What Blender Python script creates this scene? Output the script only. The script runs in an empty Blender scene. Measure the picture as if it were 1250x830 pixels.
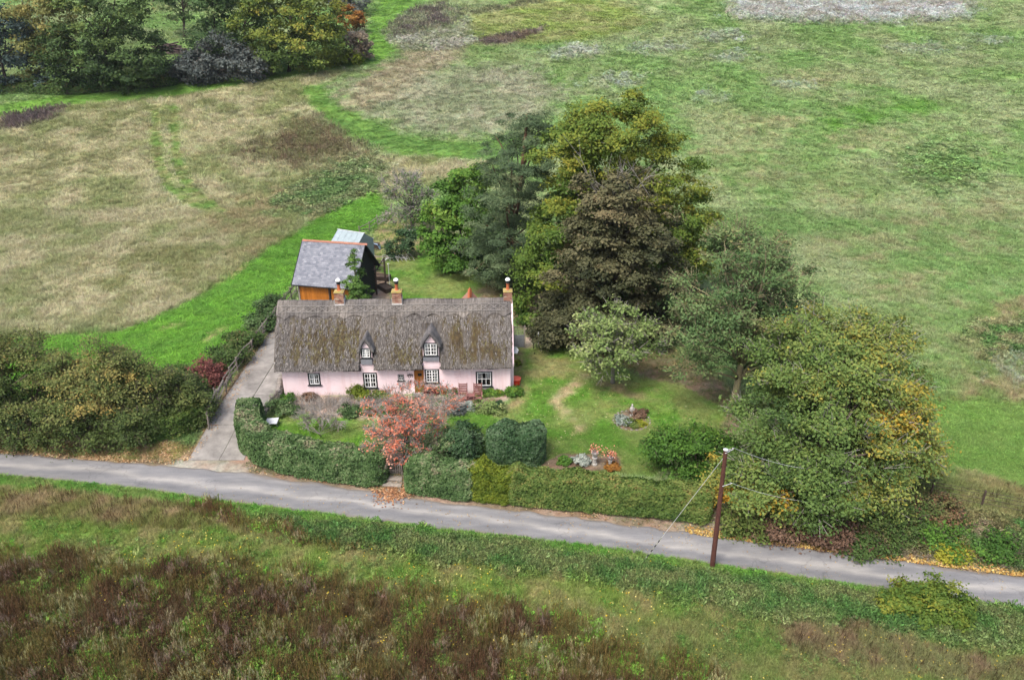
import bpy, bmesh, math
import numpy as np
from mathutils import Vector, Matrix

# ------------------------------------------------------------------ camera, sky, sun, exposure
SC = bpy.context.scene
COL = SC.collection
CAM_H, PITCH, FPX = 29.5, math.radians(26.0), 972.0      # metres, downward pitch, focal length in photo pixels
cam_data = bpy.data.cameras.new("camera")
cam_data.sensor_width = 36.0
cam_data.lens = 36.0 * FPX / 1250.0
cam_data.clip_start = 0.5
cam_data.clip_end = 2000.0
cam = bpy.data.objects.new("camera", cam_data)
cam.location = (0, 0, CAM_H)
cam.rotation_euler = (math.radians(90) - PITCH, 0, 0)
COL.objects.link(cam)
SC.camera = cam

world = bpy.data.worlds.new("World")
SC.world = world
world.use_nodes = True
wn = world.node_tree.nodes
sky = wn.new("ShaderNodeTexSky")
sky.sky_type = 'NISHITA'
sky.sun_disc = False
SUN_EL, SUN_ROT = math.radians(58), math.radians(215)
sky.sun_elevation = SUN_EL
sky.sun_rotation = SUN_ROT
sky.dust_density = 5.0
sky.ozone_density = 1.0
wn["Background"].inputs["Strength"].default_value = 0.138
world.node_tree.links.new(sky.outputs[0], wn["Background"].inputs["Color"])
sd = bpy.data.lights.new("sun", 'SUN')
sd.energy = 1.5
sd.angle = math.radians(17)
sd.color = (1.0, 0.97, 0.92)
sun = bpy.data.objects.new("sun", sd)
sun_dir = Vector((math.sin(SUN_ROT) * math.cos(SUN_EL), math.cos(SUN_ROT) * math.cos(SUN_EL), math.sin(SUN_EL)))
sun.rotation_euler = sun_dir.to_track_quat('Z', 'Y').to_euler()
sun.location = sun_dir * 80
COL.objects.link(sun)
SC.view_settings.view_transform = 'Standard'
SC.view_settings.look = 'None'
SC.view_settings.exposure = 1.12
SC.view_settings.gamma = 1.0
SC.view_settings.use_curve_mapping = False
SC.cycles.use_denoising = True
SC.cycles.max_bounces = 6
SC.cycles.diffuse_bounces = 3
SC.cycles.glossy_bounces = 2
SC.cycles.transparent_max_bounces = 6
SC.cycles.transmission_bounces = 3

# faint autumn haze over the valley: one even box of air round the camera and everything built
hz = bpy.data.meshes.new("haze")
hz.from_pydata([(x, y, z) for z in (-6, 62) for y in (-6, 396) for x in (-252, 252)], [], [(0, 2, 3, 1), (4, 5, 7, 6), (0, 1, 5, 4), (1, 3, 7, 5), (3, 2, 6, 7), (2, 0, 4, 6)])
hm = bpy.data.materials.new("haze"); hm.use_nodes = True
hm.node_tree.nodes.remove(hm.node_tree.nodes["Principled BSDF"])
pv = hm.node_tree.nodes.new("ShaderNodeVolumePrincipled")
pv.inputs["Color"].default_value = (.93, .96, 1.0, 1); pv.inputs["Density"].default_value = 0.00009; pv.inputs["Anisotropy"].default_value = .2
hm.node_tree.links.new(pv.outputs[0], hm.node_tree.nodes["Material Output"].inputs["Volume"])
hz.materials.append(hm)
hazeo = bpy.data.objects.new("haze", hz); hazeo['kind'] = 'stuff'; hazeo['label'] = "faint even haze over the valley"
COL.objects.link(hazeo)

# ------------------------------------------------------------------ small maths helpers
def rng_(seed):
    return np.random.default_rng(seed)

def sstep(a, b, x):
    t = np.clip((np.asarray(x, float) - a) / (b - a), 0, 1)
    return t * t * (3 - 2 * t)

def _hash(i, j, k=0):
    h = (i.astype(np.int64) * 374761393 + j.astype(np.int64) * 668265263 + np.int64(k) * 2147483647) & 0x7fffffff
    h = ((h ^ (h >> 13)) * 1274126177) & 0x7fffffff
    return ((h ^ (h >> 16)) & 0xffff) / 65535.0

def vnoise(x, y, seed=0):
    x = np.asarray(x, float); y = np.asarray(y, float)
    i = np.floor(x); j = np.floor(y)
    fx = x - i; fy = y - j
    fx = fx * fx * (3 - 2 * fx); fy = fy * fy * (3 - 2 * fy)
    a = _hash(i, j, seed); b = _hash(i + 1, j, seed); c = _hash(i, j + 1, seed); d = _hash(i + 1, j + 1, seed)
    return (a * (1 - fx) + b * fx) * (1 - fy) + (c * (1 - fx) + d * fx) * fy

def fbm(x, y, seed=0, oct=4):
    s = 0; a = 0.5; t = 0
    for o in range(oct):
        s = s + a * vnoise(x, y, seed + o * 17); t += a
        x = x * 2.03 + 11.3; y = y * 2.03 + 5.7; a *= 0.5
    return s / t

def nrm(v):
    return v / np.maximum(np.linalg.norm(v, axis=-1, keepdims=True), 1e-9)

# ------------------------------------------------------------------ terrain
RN = np.array([(-80, 52.3), (-50, 46.9), (-34.14, 44.44), (-24.63, 43.2), (-17.79, 42.3), (-10.68, 40.64), (-5.24, 39.32), (2.2, 38.0), (11.02, 36.06), (27.37, 32.73), (60, 25.8), (90, 19.5)])
RS = np.array([(-80, 49.4), (-50, 44.2), (-32.64, 41.85), (-23.39, 40.47), (-16.54, 39.0), (-10.14, 37.83), (-4.99, 36.78), (5.01, 35.08), (10.53, 33.81), (15.53, 32.67), (19.14, 31.88), (26.01, 30.3), (60, 22.6), (90, 16.0)])

def road_n(x): return np.interp(x, RN[:, 0], RN[:, 1])
def road_s(x): return np.interp(x, RS[:, 0], RS[:, 1])

def terrain(x, y):
    x = np.asarray(x, float); y = np.asarray(y, float)
    s = y - road_n(x); f = road_s(x) - y
    t = sstep(0.4, 2.2, s); td = sstep(0.2, 8.0, s)
    w = 1 - sstep(1.9, 3.4, np.abs(x + 19.6))
    wr = sstep(24, 30, x)
    t = t * (1 - w) + td * w
    z = np.where(s > 0, -0.5 + 0.5 * t, -0.5)
    z = np.where(f > 0, -0.5 + 0.35 * sstep(0.3, 3.0, f), z)
    z = z + 0.14 * 8 * np.logaddexp(0, (y - 92) / 8.0)
    und = (fbm(x / 26.0, y / 26.0, 3, 3) - 0.5) * 1.6 * sstep(82, 115, y)
    rough = (fbm(x / 1.7, y / 1.7, 9, 2) - 0.5) * 0.18 * sstep(0.8, 3.0, f) + (fbm(x / 2.2, y / 2.2, 19, 2) - 0.5) * 0.22 * sstep(66, 84, y)
    return z + und + rough

def tz(x, y): return float(terrain(x, y))

def ray(u, v):
    a = (u - 625) / FPX; b = (415 - v) / FPX
    return np.array((a, math.cos(PITCH) + b * math.sin(PITCH), -math.sin(PITCH) + b * math.cos(PITCH)))

def P(u, v, up=0.0):
    """survey helper: where the sight line through a photo pixel meets the ground"""
    d = ray(u, v)
    lo, hi = 15.0, 420.0
    ys = np.linspace(lo, hi, 900)
    t = ys / d[1]
    g = CAM_H + d[2] * t - (terrain(d[0] * t, ys) + up)
    i = int(np.argmax(g < 0)) if (g < 0).any() else len(ys) - 1
    i = max(i, 1)
    a, b = ys[i - 1], ys[i]
    for _ in range(24):
        m = 0.5 * (a + b); tt = m / d[1]
        if CAM_H + d[2] * tt - (tz(d[0] * tt, m) + up) < 0: b = m
        else: a = m
    tt = b / d[1]
    return np.array((d[0] * tt, b, tz(d[0] * tt, b)))

def atY(u, v, Y):
    d = ray(u, v); t = Y / d[1]
    return np.array((d[0] * t, Y, CAM_H + d[2] * t))

def mpp(p):
    """metres per photo pixel at a point"""
    return math.sqrt(p[0] ** 2 + p[1] ** 2 + (p[2] - CAM_H) ** 2) / FPX / math.sqrt(1 + 0.0)

# ------------------------------------------------------------------ mesh helpers
def new_mesh(name, verts, faces, mat=None, attrs=None, smooth=False, cols=None):
    """verts (N,3); faces (M,k) array or list of lists"""
    me = bpy.data.meshes.new(name)
    verts = np.asarray(verts, np.float32)
    if isinstance(faces, np.ndarray) and faces.ndim == 2:
        m, k = faces.shape
        me.vertices.add(len(verts)); me.vertices.foreach_set('co', verts.ravel())
        me.loops.add(m * k); me.loops.foreach_set('vertex_index', faces.astype(np.int32).ravel())
        me.polygons.add(m); me.polygons.foreach_set('loop_start', np.arange(0, m * k, k, dtype=np.int32))
        me.update(calc_edges=True)
    else:
        me.from_pydata([tuple(v) for v in verts], [], [tuple(int(i) for i in f) for f in faces])
        me.update()
    if attrs:
        for an, arr in attrs.items():
            a = me.attributes.new(an, 'FLOAT', 'POINT'); a.data.foreach_set('value', np.asarray(arr, np.float32))
    if cols:
        for an, arr in cols.items():
            a = me.attributes.new(an, 'FLOAT_COLOR', 'POINT')
            c = np.ones((len(verts), 4), np.float32); c[:, :3] = arr
            a.data.foreach_set('color', c.ravel())
    if smooth:
        me.polygons.foreach_set('use_smooth', np.ones(len(me.polygons), bool))
    if mat: me.materials.append(mat)
    return me

def link(name, me, parent=None, loc=None):
    o = bpy.data.objects.new(name, me); COL.objects.link(o)
    if parent is not None: o.parent = parent
    if loc is not None: o.location = loc
    return o

def tag(o, label=None, cat=None, group=None, kind=None):
    if label: o['label'] = label
    if cat: o['category'] = cat
    if group: o['group'] = group
    if kind: o['kind'] = kind
    return o

def empty(name, loc, rz=0.0, label=None, cat=None, group=None):
    o = bpy.data.objects.new(name, None); COL.objects.link(o)
    o.empty_display_size = 0.2
    o.location = loc; o.rotation_euler = (0, 0, rz)
    return tag(o, label, cat, group)

class MB:
    """collects boxes, tubes and lathes into one mesh"""
    def __init__(s): s.v = []; s.f = []; s.t = []; s.tint = 0.5
    def add(s, verts, faces):
        n = len(s.v); s.v += [tuple(map(float, v)) for v in verts]; s.f += [tuple(i + n for i in f) for f in faces]; s.t += [s.tint] * len(verts)
        return s
    def box(s, x0, x1, y0, y1, z0, z1, M=None):
        vs = [(x, y, z) for z in (z0, z1) for y in (y0, y1) for x in (x0, x1)]
        if M is not None: vs = [tuple(M @ Vector(v)) for v in vs]
        return s.add(vs, [(0, 2, 3, 1), (4, 5, 7, 6), (0, 1, 5, 4), (1, 3, 7, 5), (3, 2, 6, 7), (2, 0, 4, 6)])
    def tube(s, pts, rad, n=6, cap=True):
        pts = np.asarray(pts, float)
        rad = np.broadcast_to(np.asarray(rad, float), (len(pts),))
        d = np.gradient(pts, axis=0); d = nrm(d)
        ref = np.array((0.0, 0, 1)) if abs(d[0][2]) < 0.9 else np.array((1.0, 0, 0))
        vs = []; fs = []
        for i, p in enumerate(pts):
            a = np.cross(d[i], ref); a = a / (np.linalg.norm(a) + 1e-9); b = np.cross(d[i], a)
            for k in range(n):
                th = 2 * math.pi * k / n
                vs.append(p + rad[i] * (a * math.cos(th) + b * math.sin(th)))
        for i in range(len(pts) - 1):
            for k in range(n):
                k2 = (k + 1) % n
                fs.append((i * n + k, i * n + k2, (i + 1) * n + k2, (i + 1) * n + k))
        if cap:
            fs.append(tuple(range(n))[::-1]); fs.append(tuple((len(pts) - 1) * n + k for k in range(n)))
        return s.add(vs, fs)
    def lathe(s, prof, c=(0, 0, 0), n=16):
        vs = []; fs = []
        for r, z in prof:
            for k in range(n):
                th = 2 * math.pi * k / n
                vs.append((c[0] + r * math.cos(th), c[1] + r * math.sin(th), c[2] + z))
        for i in range(len(prof) - 1):
            for k in range(n):
                k2 = (k + 1) % n
                fs.append((i * n + k, i * n + k2, (i + 1) * n + k2, (i + 1) * n + k))
        fs.append(tuple(range(n))[::-1]); fs.append(tuple((len(prof) - 1) * n + k for k in range(n)))
        return s.add(vs, fs)
    def mesh(s, name, mat=None, smooth=False):
        return new_mesh(name, s.v, s.f, mat, {'tint': s.t}, smooth)
    def build(s, name, mat, parent=None, loc=None, smooth=False):
        return link(name, s.mesh(name, mat, smooth), parent, loc)

def bevel(o, w=0.01, seg=1):
    m = o.modifiers.new("bevel", 'BEVEL'); m.width = w; m.segments = seg; m.limit_method = 'ANGLE'
    return o

# ------------------------------------------------------------------ materials
def nt_mat(name):
    m = bpy.data.materials.new(name); m.use_nodes = True
    n = m.node_tree.nodes; l = m.node_tree.links
    return m, n, l, n["Principled BSDF"]

def ramp(n, stops):
    r = n.new("ShaderNodeValToRGB")
    e = r.color_ramp.elements
    e[0].position, e[0].color = stops[0][0], (*stops[0][1], 1)
    e[1].position, e[1].color = stops[-1][0], (*stops[-1][1], 1)
    for p, c in stops[1:-1]:
        x = e.new(p); x.color = (*c, 1)
    return r

def mat_plain(name, c, rough=0.8, var=0.15, scale=6.0, bump=0.0, metal=0.0, spec=0.3, bscale=30.0, stretch=None, c2=None, rnd=0.0):
    """principled with a noise-mixed second tone, fine relief and optional per-object variation"""
    m, n, l, b = nt_mat(name)
    tc = n.new("ShaderNodeTexCoord")
    src = tc.outputs["Object"]
    if stretch:
        mp = n.new("ShaderNodeMapping"); mp.inputs["Scale"].default_value = stretch
        l.new(src, mp.inputs[0]); src = mp.outputs[0]
    no = n.new("ShaderNodeTexNoise"); no.inputs["Scale"].default_value = scale; no.inputs["Detail"].default_value = 5
    no.inputs["Roughness"].default_value = 0.65
    l.new(src, no.inputs["Vector"])
    c2 = c2 or tuple(max(0, x * (1 - 2.2 * var)) for x in c)
    r = ramp(n, [(0.3, c2), (0.68, c)])
    l.new(no.outputs[0], r.inputs[0])
    out = r.outputs[0]
    if rnd > 0:
        oi = n.new("ShaderNodeObjectInfo"); mr = n.new("ShaderNodeMapRange")
        mr.inputs["To Min"].default_value = 1 - rnd; mr.inputs["To Max"].default_value = 1 + rnd
        l.new(oi.outputs["Random"], mr.inputs[0])
        mx = n.new("ShaderNodeVectorMath"); mx.operation = 'SCALE'
        l.new(out, mx.inputs[0]); l.new(mr.outputs[0], mx.inputs["Scale"]); out = mx.outputs[0]
    l.new(out, b.inputs["Base Color"])
    b.inputs["Roughness"].default_value = rough; b.inputs["Metallic"].default_value = metal
    b.inputs["Specular IOR Level"].default_value = spec
    if bump:
        n2 = n.new("ShaderNodeTexNoise"); n2.inputs["Scale"].default_value = bscale; n2.inputs["Detail"].default_value = 4
        l.new(src, n2.inputs["Vector"])
        bp = n.new("ShaderNodeBump"); bp.inputs["Strength"].default_value = bump; bp.inputs["Distance"].default_value = 0.03
        l.new(n2.outputs[0], bp.inputs["Height"]); l.new(bp.outputs[0], b.inputs["Normal"])
    return m

def mat_tint(name, stops, rough=0.75, bump=0.0, spec=0.25):
    """colour from the per-vertex 'tint' attribute (slates, bricks ... tell apart by their own colour)"""
    m, n, l, b = nt_mat(name)
    a = n.new("ShaderNodeAttribute"); a.attribute_name = 'tint'
    tc = n.new("ShaderNodeTexCoord"); no = n.new("ShaderNodeTexNoise"); no.inputs["Scale"].default_value = 9; no.inputs["Detail"].default_value = 6
    l.new(tc.outputs["Object"], no.inputs["Vector"])
    ad = n.new("ShaderNodeMath"); ad.operation = 'MULTIPLY_ADD'; ad.inputs[1].default_value = 0.36; ad.inputs[2].default_value = -0.18
    l.new(no.outputs[0], ad.inputs[0])
    s = n.new("ShaderNodeMath"); l.new(ad.outputs[0], s.inputs[0]); l.new(a.outputs["Fac"], s.inputs[1])
    r = ramp(n, stops); l.new(s.outputs[0], r.inputs[0]); l.new(r.outputs[0], b.inputs["Base Color"])
    b.inputs["Roughness"].default_value = rough; b.inputs["Specular IOR Level"].default_value = spec
    return m

def mat_leaf(name, stops, trans=0.3, rough=0.55):
    m, n, l, b = nt_mat(name)
    a = n.new("ShaderNodeAttribute"); a.attribute_name = 'tint'
    r = ramp(n, stops); l.new(a.outputs["Fac"], r.inputs[0])
    l.new(r.outputs[0], b.inputs["Base Color"])
    b.inputs["Roughness"].default_value = rough; b.inputs["Specular IOR Level"].default_value = 0.10
    t = n.new("ShaderNodeBsdfTranslucent"); l.new(r.outputs[0], t.inputs[0])
    mx = n.new("ShaderNodeMixShader"); mx.inputs[0].default_value = trans
    l.new(b.outputs[0], mx.inputs[1]); l.new(t.outputs[0], mx.inputs[2])
    l.new(mx.outputs[0], n["Material Output"].inputs[0])
    return m

def mat_instanced(name, trans=0.25):
    """grass and weeds: the colour each tuft was given, times a per-blade variation"""
    m, n, l, b = nt_mat(name)
    a = n.new("ShaderNodeAttribute"); a.attribute_type = 'INSTANCER'; a.attribute_name = 'tintcol'
    v = n.new("ShaderNodeAttribute"); v.attribute_name = 'tint'
    mr = n.new("ShaderNodeMapRange"); mr.inputs["To Min"].default_value = 0.65; mr.inputs["To Max"].default_value = 1.35
    l.new(v.outputs["Fac"], mr.inputs[0])
    mx = n.new("ShaderNodeVectorMath"); mx.operation = 'SCALE'
    l.new(a.outputs["Color"], mx.inputs[0]); l.new(mr.outputs[0], mx.inputs["Scale"])
    l.new(mx.outputs[0], b.inputs["Base Color"]); b.inputs["Roughness"].default_value = 0.7; b.inputs["Specular IOR Level"].default_value = 0.15
    t = n.new("ShaderNodeBsdfTranslucent"); l.new(mx.outputs[0], t.inputs[0])
    ms = n.new("ShaderNodeMixShader"); ms.inputs[0].default_value = trans
    l.new(b.outputs[0], ms.inputs[1]); l.new(t.outputs[0], ms.inputs[2]); l.new(ms.outputs[0], n["Material Output"].inputs[0])
    return m
# ------------------------------------------------------------------ ground cover zones (surveyed outlines, world metres)
def pxpoly(pts):
    return np.array([P(u, v)[:2] for u, v in pts])

def poly_sd(x, y, poly):
    """signed distance, positive inside"""
    d2 = np.full(x.shape, 1e12); inside = np.zeros(x.shape, bool)
    n = len(poly)
    for i in range(n):
        ax, ay = poly[i]; bx, by = poly[(i + 1) % n]
        ex, ey = bx - ax, by - ay
        t = np.clip(((x - ax) * ex + (y - ay) * ey) / (ex * ex + ey * ey + 1e-12), 0, 1)
        d2 = np.minimum(d2, (x - ax - t * ex) ** 2 + (y - ay - t * ey) ** 2)
        c = ((ay > y) != (by > y)) & (x < (bx - ax) * (y - ay) / ((by - ay) if abs(by - ay) > 1e-12 else 1e-12) + ax)
        inside ^= c
    d = np.sqrt(d2)
    return np.where(inside, d, -d)

def band(pts, w0, w1=None):
    """ribbon outline from a centre line in photo pixels; widths in metres"""
    c = np.array([P(u, v)[:2] for u, v in pts]); w = np.linspace(w0, w1 or w0, len(c))[:, None] / 2
    t = nrm(np.gradient(c, axis=0)); nn = np.stack([-t[:, 1], t[:, 0]], 1)
    return np.concatenate([c + nn * w, (c - nn * w)[::-1]])

G_BRIGHT = (0.140, 0.255, 0.055); G_BRIGHT2 = (0.105, 0.205, 0.050)
G_FIELD = (0.172, 0.282, 0.090); G_FIELD2 = (0.255, 0.305, 0.150)
TAN = (0.385, 0.370, 0.235); TAN2 = (0.240, 0.240, 0.125)
DOCK = (0.120, 0.088, 0.058); DOCK2 = (0.165, 0.165, 0.070)
ROUGH = (0.160, 0.235, 0.078); ROUGH2 = (0.270, 0.245, 0.135)
NETTLE = (0.085, 0.170, 0.048); NETTLE2 = (0.170, 0.205, 0.080)
SILVER = (0.46, 0.465, 0.42); SILVER2 = (0.260, 0.285, 0.170)
BROWN = (0.190, 0.145, 0.100); BROWN2 = (0.175, 0.185, 0.090)
PURPLE = (0.155, 0.125, 0.115); PURPLE2 = (0.190, 0.200, 0.110)
SOIL = (0.190, 0.140, 0.105); SOIL2 = (0.105, 0.075, 0.055)
LAWN = (0.095, 0.205, 0.030); LAWN2 = (0.170, 0.220, 0.068)
LITTER = (0.240, 0.165, 0.095); LITTER2 = (0.150, 0.115, 0.080)
GRAVEL = (0.330, 0.280, 0.240); GRAVEL2 = (0.200, 0.165, 0.140)
APRON = (0.30, 0.28, 0.25); APRON2 = (0.230, 0.200, 0.165)

ZONES = []
def zone(name, poly, feather, c1, c2, ns, kind, h, dens=1.0):
    ZONES.append(dict(name=name, poly=np.asarray(poly), f=feather, c1=np.array(c1), c2=np.array(c2), ns=ns, kind=kind, h=h, dens=dens))

# --- fields
zone('rough_near', pxpoly([(1120, 500), (1160, 480), (1200, 380), (1320, 340), (1400, 640), (1250, 650), (1130, 610)]), 3, ROUGH, ROUGH2, 1.6, 'tall', .35)
zone('bright_right', pxpoly([(1060, 470), (1120, 484), (1180, 488), (1350, 505), (1350, 600), (1230, 588), (1150, 575), (1090, 560)]), 1.5, G_BRIGHT, (0.166, 0.276, 0.069), 2.5, 'short', .13, 1.5)
zone('rough_edge', pxpoly([(1100, 580), (1150, 582), (1230, 592), (1380, 606), (1380, 680), (1240, 640), (1110, 610)]), 1, (0.235, 0.228, 0.103), (0.152, 0.193, 0.069), 1.3, 'tall', .38)
zone('green_rough', pxpoly([(1110, 190), (1150, 180), (1190, 205), (1180, 225), (1130, 228), (1105, 210)]), 6, ROUGH, G_FIELD, 2, 'weed', .45)
zone('green_rough', pxpoly([(1190, 395), (1300, 385), (1300, 430), (1220, 440), (1180, 420)]), 2, NETTLE, ROUGH2, 2, 'weed', .45)
for cu, cv, ru, rv in [(1110, 355, 40, 20), (1060, 300, 40, 14), (1030, 245, 30, 10), (1150, 265, 55, 12), (1060, 170, 55, 9), (930, 150, 60, 8), (1225, 255, 30, 12), (1190, 300, 40, 10), (920, 215, 45, 10), (890, 185, 40, 8), (1000, 95, 50, 7), (1120, 420, 30, 16), (1040, 420, 40, 40)]:
    zone('dry_patch', pxpoly([(cu + ru * math.cos(a), cv + rv * math.sin(a)) for a in np.linspace(0, 6.28, 9)[:-1]]), 7, (0.295, 0.288, 0.165), G_FIELD2, 1.5, 'tall', .38)
zone('bright_far', pxpoly([(980, 160), (1030, 128), (1130, 120), (1160, 135), (1080, 150), (1000, 165)]), 5, (0.124, 0.262, 0.048), G_FIELD, 3, 'short', .2)
zone('yellow_green_far', pxpoly([(560, 20), (640, 0), (760, 0), (800, 30), (720, 50), (560, 55)]), 6, (0.214, 0.283, 0.076), (0.255, 0.276, 0.117), 4, 'short', .25)
zone('silver', pxpoly([(888, 22), (905, -4), (1000, -12), (1185, -6), (1180, 22), (1100, 28), (960, 26)]), 7, SILVER, (0.373, 0.345, 0.276), 3, 'silver', .8, 1.3)
for cu, cv, ru, rv in [(895, 70, 20, 5), (865, 118, 12, 5), (970, 105, 15, 4), (1205, 50, 15, 4), (880, 45, 30, 7), (700, 65, 35, 8), (600, 105, 30, 9), (550, 125, 30, 9), (635, 122, 14, 5), (750, 100, 30, 7), (800, 60, 30, 6), (1130, 60, 40, 5), (530, 70, 12, 14), (1245, 455, 15, 8)]:
    zone('silver', pxpoly([(cu + ru * math.cos(a), cv + rv * math.sin(a)) for a in np.linspace(0, 6.28, 9)[:-1]]), 6, (0.36, 0.375, 0.30), SILVER2, 2, 'silver', .5, .8)
zone('pale_rough', pxpoly([(398, 104), (420, 118), (450, 138), (510, 163), (600, 170), (660, 150), (700, 110), (640, 80), (560, 84), (470, 92)]), 6, (0.215, 0.250, 0.150), (0.30, 0.31, 0.22), 3, 'tall', .35)
zone('brown_strip', pxpoly([(408, 132), (425, 108), (470, 80), (505, 62), (545, 60), (575, 50), (560, 75), (520, 92), (480, 120), (440, 135)]), 5, (0.235, 0.220, 0.140), (0.330, 0.310, 0.215), 2.5, 'tall', .4)
zone('purple', pxpoly([(466, 30), (500, 12), (540, 5), (570, 18), (540, 40), (500, 48), (470, 50)]), 6, PURPLE, SILVER2, 3, 'dockfar', .7)
zone('silver', pxpoly([(465, 48), (500, 46), (560, 35), (570, 20), (575, 55), (540, 65), (490, 62)]), 3, (0.373, 0.359, 0.276), (0.235, 0.248, 0.138), 3, 'silver', .6)
zone('purple', pxpoly([(578, 50), (610, 43), (665, 32), (660, 40), (625, 52), (590, 56)]), 1.5, BROWN, PURPLE, 3, 'dockfar', .5)
zone('purple', pxpoly([(560, 18), (600, 8), (680, -8), (660, 4), (600, 16)]), 2.5, BROWN2, PURPLE2, 3, 'dockfar', .4)
# --- left meadow
zone('meadow', pxpoly([(-120, 160), (60, 129), (180, 119), (300, 102), (372, 90), (430, 86), (375, 112), (395, 150), (440, 182), (470, 192), (560, 196), (600, 200), (560, 225), (480, 232), (462, 236), (400, 262), (330, 305), (240, 368), (150, 408), (0, 412), (-120, 420)]), 1.5, TAN, (0.240, 0.270, 0.125), 4, 'tall', .55, 1.3)
zone('meadow_green', pxpoly([(240, 270), (300, 230), (390, 205), (440, 185), (465, 235), (400, 262), (330, 305), (270, 330)]), 5, (0.193, 0.228, 0.097), (0.276, 0.248, 0.138), 3, 'tall', .45, 1.3)
zone('meadow_green', pxpoly([(-50, 190), (60, 175), (150, 160), (170, 200), (40, 235), (-50, 260)]), 5, (0.235, 0.241, 0.124), TAN, 3, 'tall', .45)
zone('meadow_green', pxpoly([(60, 330), (150, 300), (240, 290), (260, 330), (160, 380), (60, 385)]), 5, (0.214, 0.228, 0.103), TAN, 3, 'tall', .4)
zone('meadow_weeds', pxpoly([(350, 235), (400, 205), (445, 190), (465, 215), (462, 236), (400, 262), (355, 262)]), 5, (0.110, 0.186, 0.062), (0.179, 0.207, 0.097), 2.5, 'weed', .5, 1.2)
zone('brown', pxpoly([(300, 185), (335, 160), (390, 145), (432, 165), (436, 185), (400, 200), (340, 200)]), 7, (0.186, 0.138, 0.086), (0.193, 0.193, 0.090), 2, 'dockfar', .6, 1.3)
zone('purple', pxpoly([(2, 160), (5, 142), (40, 133), (85, 131), (70, 145), (25, 158)]), 1, (0.131, 0.103, 0.099), (0.172, 0.138, 0.117), 2, 'dockfar', .7, 1.5)
for off in (0, 24):
    zone('wheel_track', band([(188 + off, 128), (190 + off, 165), (193 + off, 200), (206 + off, 228), (232 + off, 250), (262 + off * .5, 262)], 2.0, 1.8), .5, (0.145, 0.248, 0.062), (0.221, 0.235, 0.103), 1.5, 'short', .15)
zone('mown', pxpoly([(-120, 146), (20, 125), (100, 113), (160, 106), (240, 95), (330, 82), (400, 74), (440, 66), (470, 74), (420, 86), (372, 94), (300, 104), (180, 122), (60, 133), (0, 142), (-120, 168)]), .7, (0.155, 0.305, 0.052), (0.125, 0.245, 0.05), 3, 'short', .1)
zone('mown', pxpoly([(418, 84), (438, 64), (446, 40), (453, 20), (468, 0), (482, -18), (530, -18), (506, 8), (478, 27), (466, 42), (486, 62), (462, 78)]), .7, (0.155, 0.305, 0.052), (0.125, 0.245, 0.05), 3, 'short', .1)
zone('mown', pxpoly([(368, 114), (376, 103), (402, 104), (405, 122), (440, 142), (500, 168), (570, 176), (650, 165), (660, 190), (570, 196), (490, 190), (430, 168), (388, 140)]), .9, (0.140, 0.258, 0.058), G_BRIGHT2, 3, 'short', .1)
zone('mown', pxpoly([(-120, 425), (0, 413), (150, 407), (240, 365), (330, 303), (400, 260), (462, 234), (474, 262), (452, 284), (420, 296), (370, 330), (350, 365), (330, 395), (280, 440), (200, 500), (0, 490), (-120, 500)]), .8, (0.138, 0.310, 0.039), (0.117, 0.262, 0.041), 1.2, 'short', .17, 1.6)
for pts in ([(405, 478 - 120), (445, 345), (475, 330)], [(190, 405), (225, 395)], [(262, 350), (285, 335), (300, 322)], [(140, 432), (165, 425)], [(248, 420), (275, 400)]):
    zone('worn', band(pts, .6, .45), .5, (0.359, 0.310, 0.166), G_BRIGHT, .8, 'short', .1)
# --- back garden
zone('back_soil', pxpoly([(448, 290), (470, 268), (520, 255), (570, 300), (560, 330), (500, 318), (470, 325), (452, 315)]), .8, (0.255, 0.193, 0.145), (0.228, 0.214, 0.097), 1, 'sparse', .2)
zone('lawn', pxpoly([(452, 318), (480, 312), (500, 318), (525, 308), (560, 318), (600, 340), (590, 362), (570, 372), (450, 372), (446, 335)]), .4, LAWN, LAWN2, 3, 'lawn', .06)
zone('yard', pxpoly([(440, 330), (463, 330), (478, 345), (478, 372), (400, 372), (420, 335)]), .3, (0.304, 0.262, 0.235), SOIL, 1, 'none', 0)
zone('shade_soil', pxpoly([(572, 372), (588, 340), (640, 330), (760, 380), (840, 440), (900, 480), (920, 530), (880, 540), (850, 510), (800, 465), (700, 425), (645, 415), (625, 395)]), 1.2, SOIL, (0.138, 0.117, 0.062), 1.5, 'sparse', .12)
# --- front garden
zone('lawn', pxpoly([(626, 440), (640, 420), (680, 420), (760, 455), (830, 470), (890, 500), (870, 540), (830, 560), (800, 585), (640, 580), (560, 560), (520, 520), (560, 505), (612, 505), (632, 470)]), .4, LAWN, LAWN2, 2.2, 'lawn', .06, 1.3)
zone('lawn_dry', pxpoly([(640, 425), (700, 425), (720, 450), (660, 470), (635, 460)]), 2, (0.214, 0.214, 0.090), LAWN, 2, 'lawn', .06)
zone('lawn_dry', band([(720, 455), (694, 475), (680, 490), (700, 512), (712, 530)], 1.1, .9), .6, (0.331, 0.276, 0.166), LAWN2, .8, 'lawn', .05)
zone('lawn_dry', pxpoly([(730, 470), (760, 465), (800, 480), (790, 500), (740, 490)]), 1.5, (0.235, 0.200, 0.110), LAWN, 1, 'lawn', .05)
zone('lawn_edge', pxpoly([(630, 466), (640, 462), (648, 475), (640, 490), (615, 508), (605, 505), (625, 490)]), .5, (0.276, 0.235, 0.124), LAWN2, 1, 'lawn', .05)
zone('lawn', pxpoly([(318, 525), (335, 505), (360, 500), (450, 500), (455, 550), (330, 550)]), .4, (0.117, 0.255, 0.030), LAWN2, 2, 'lawn', .06)
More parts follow.
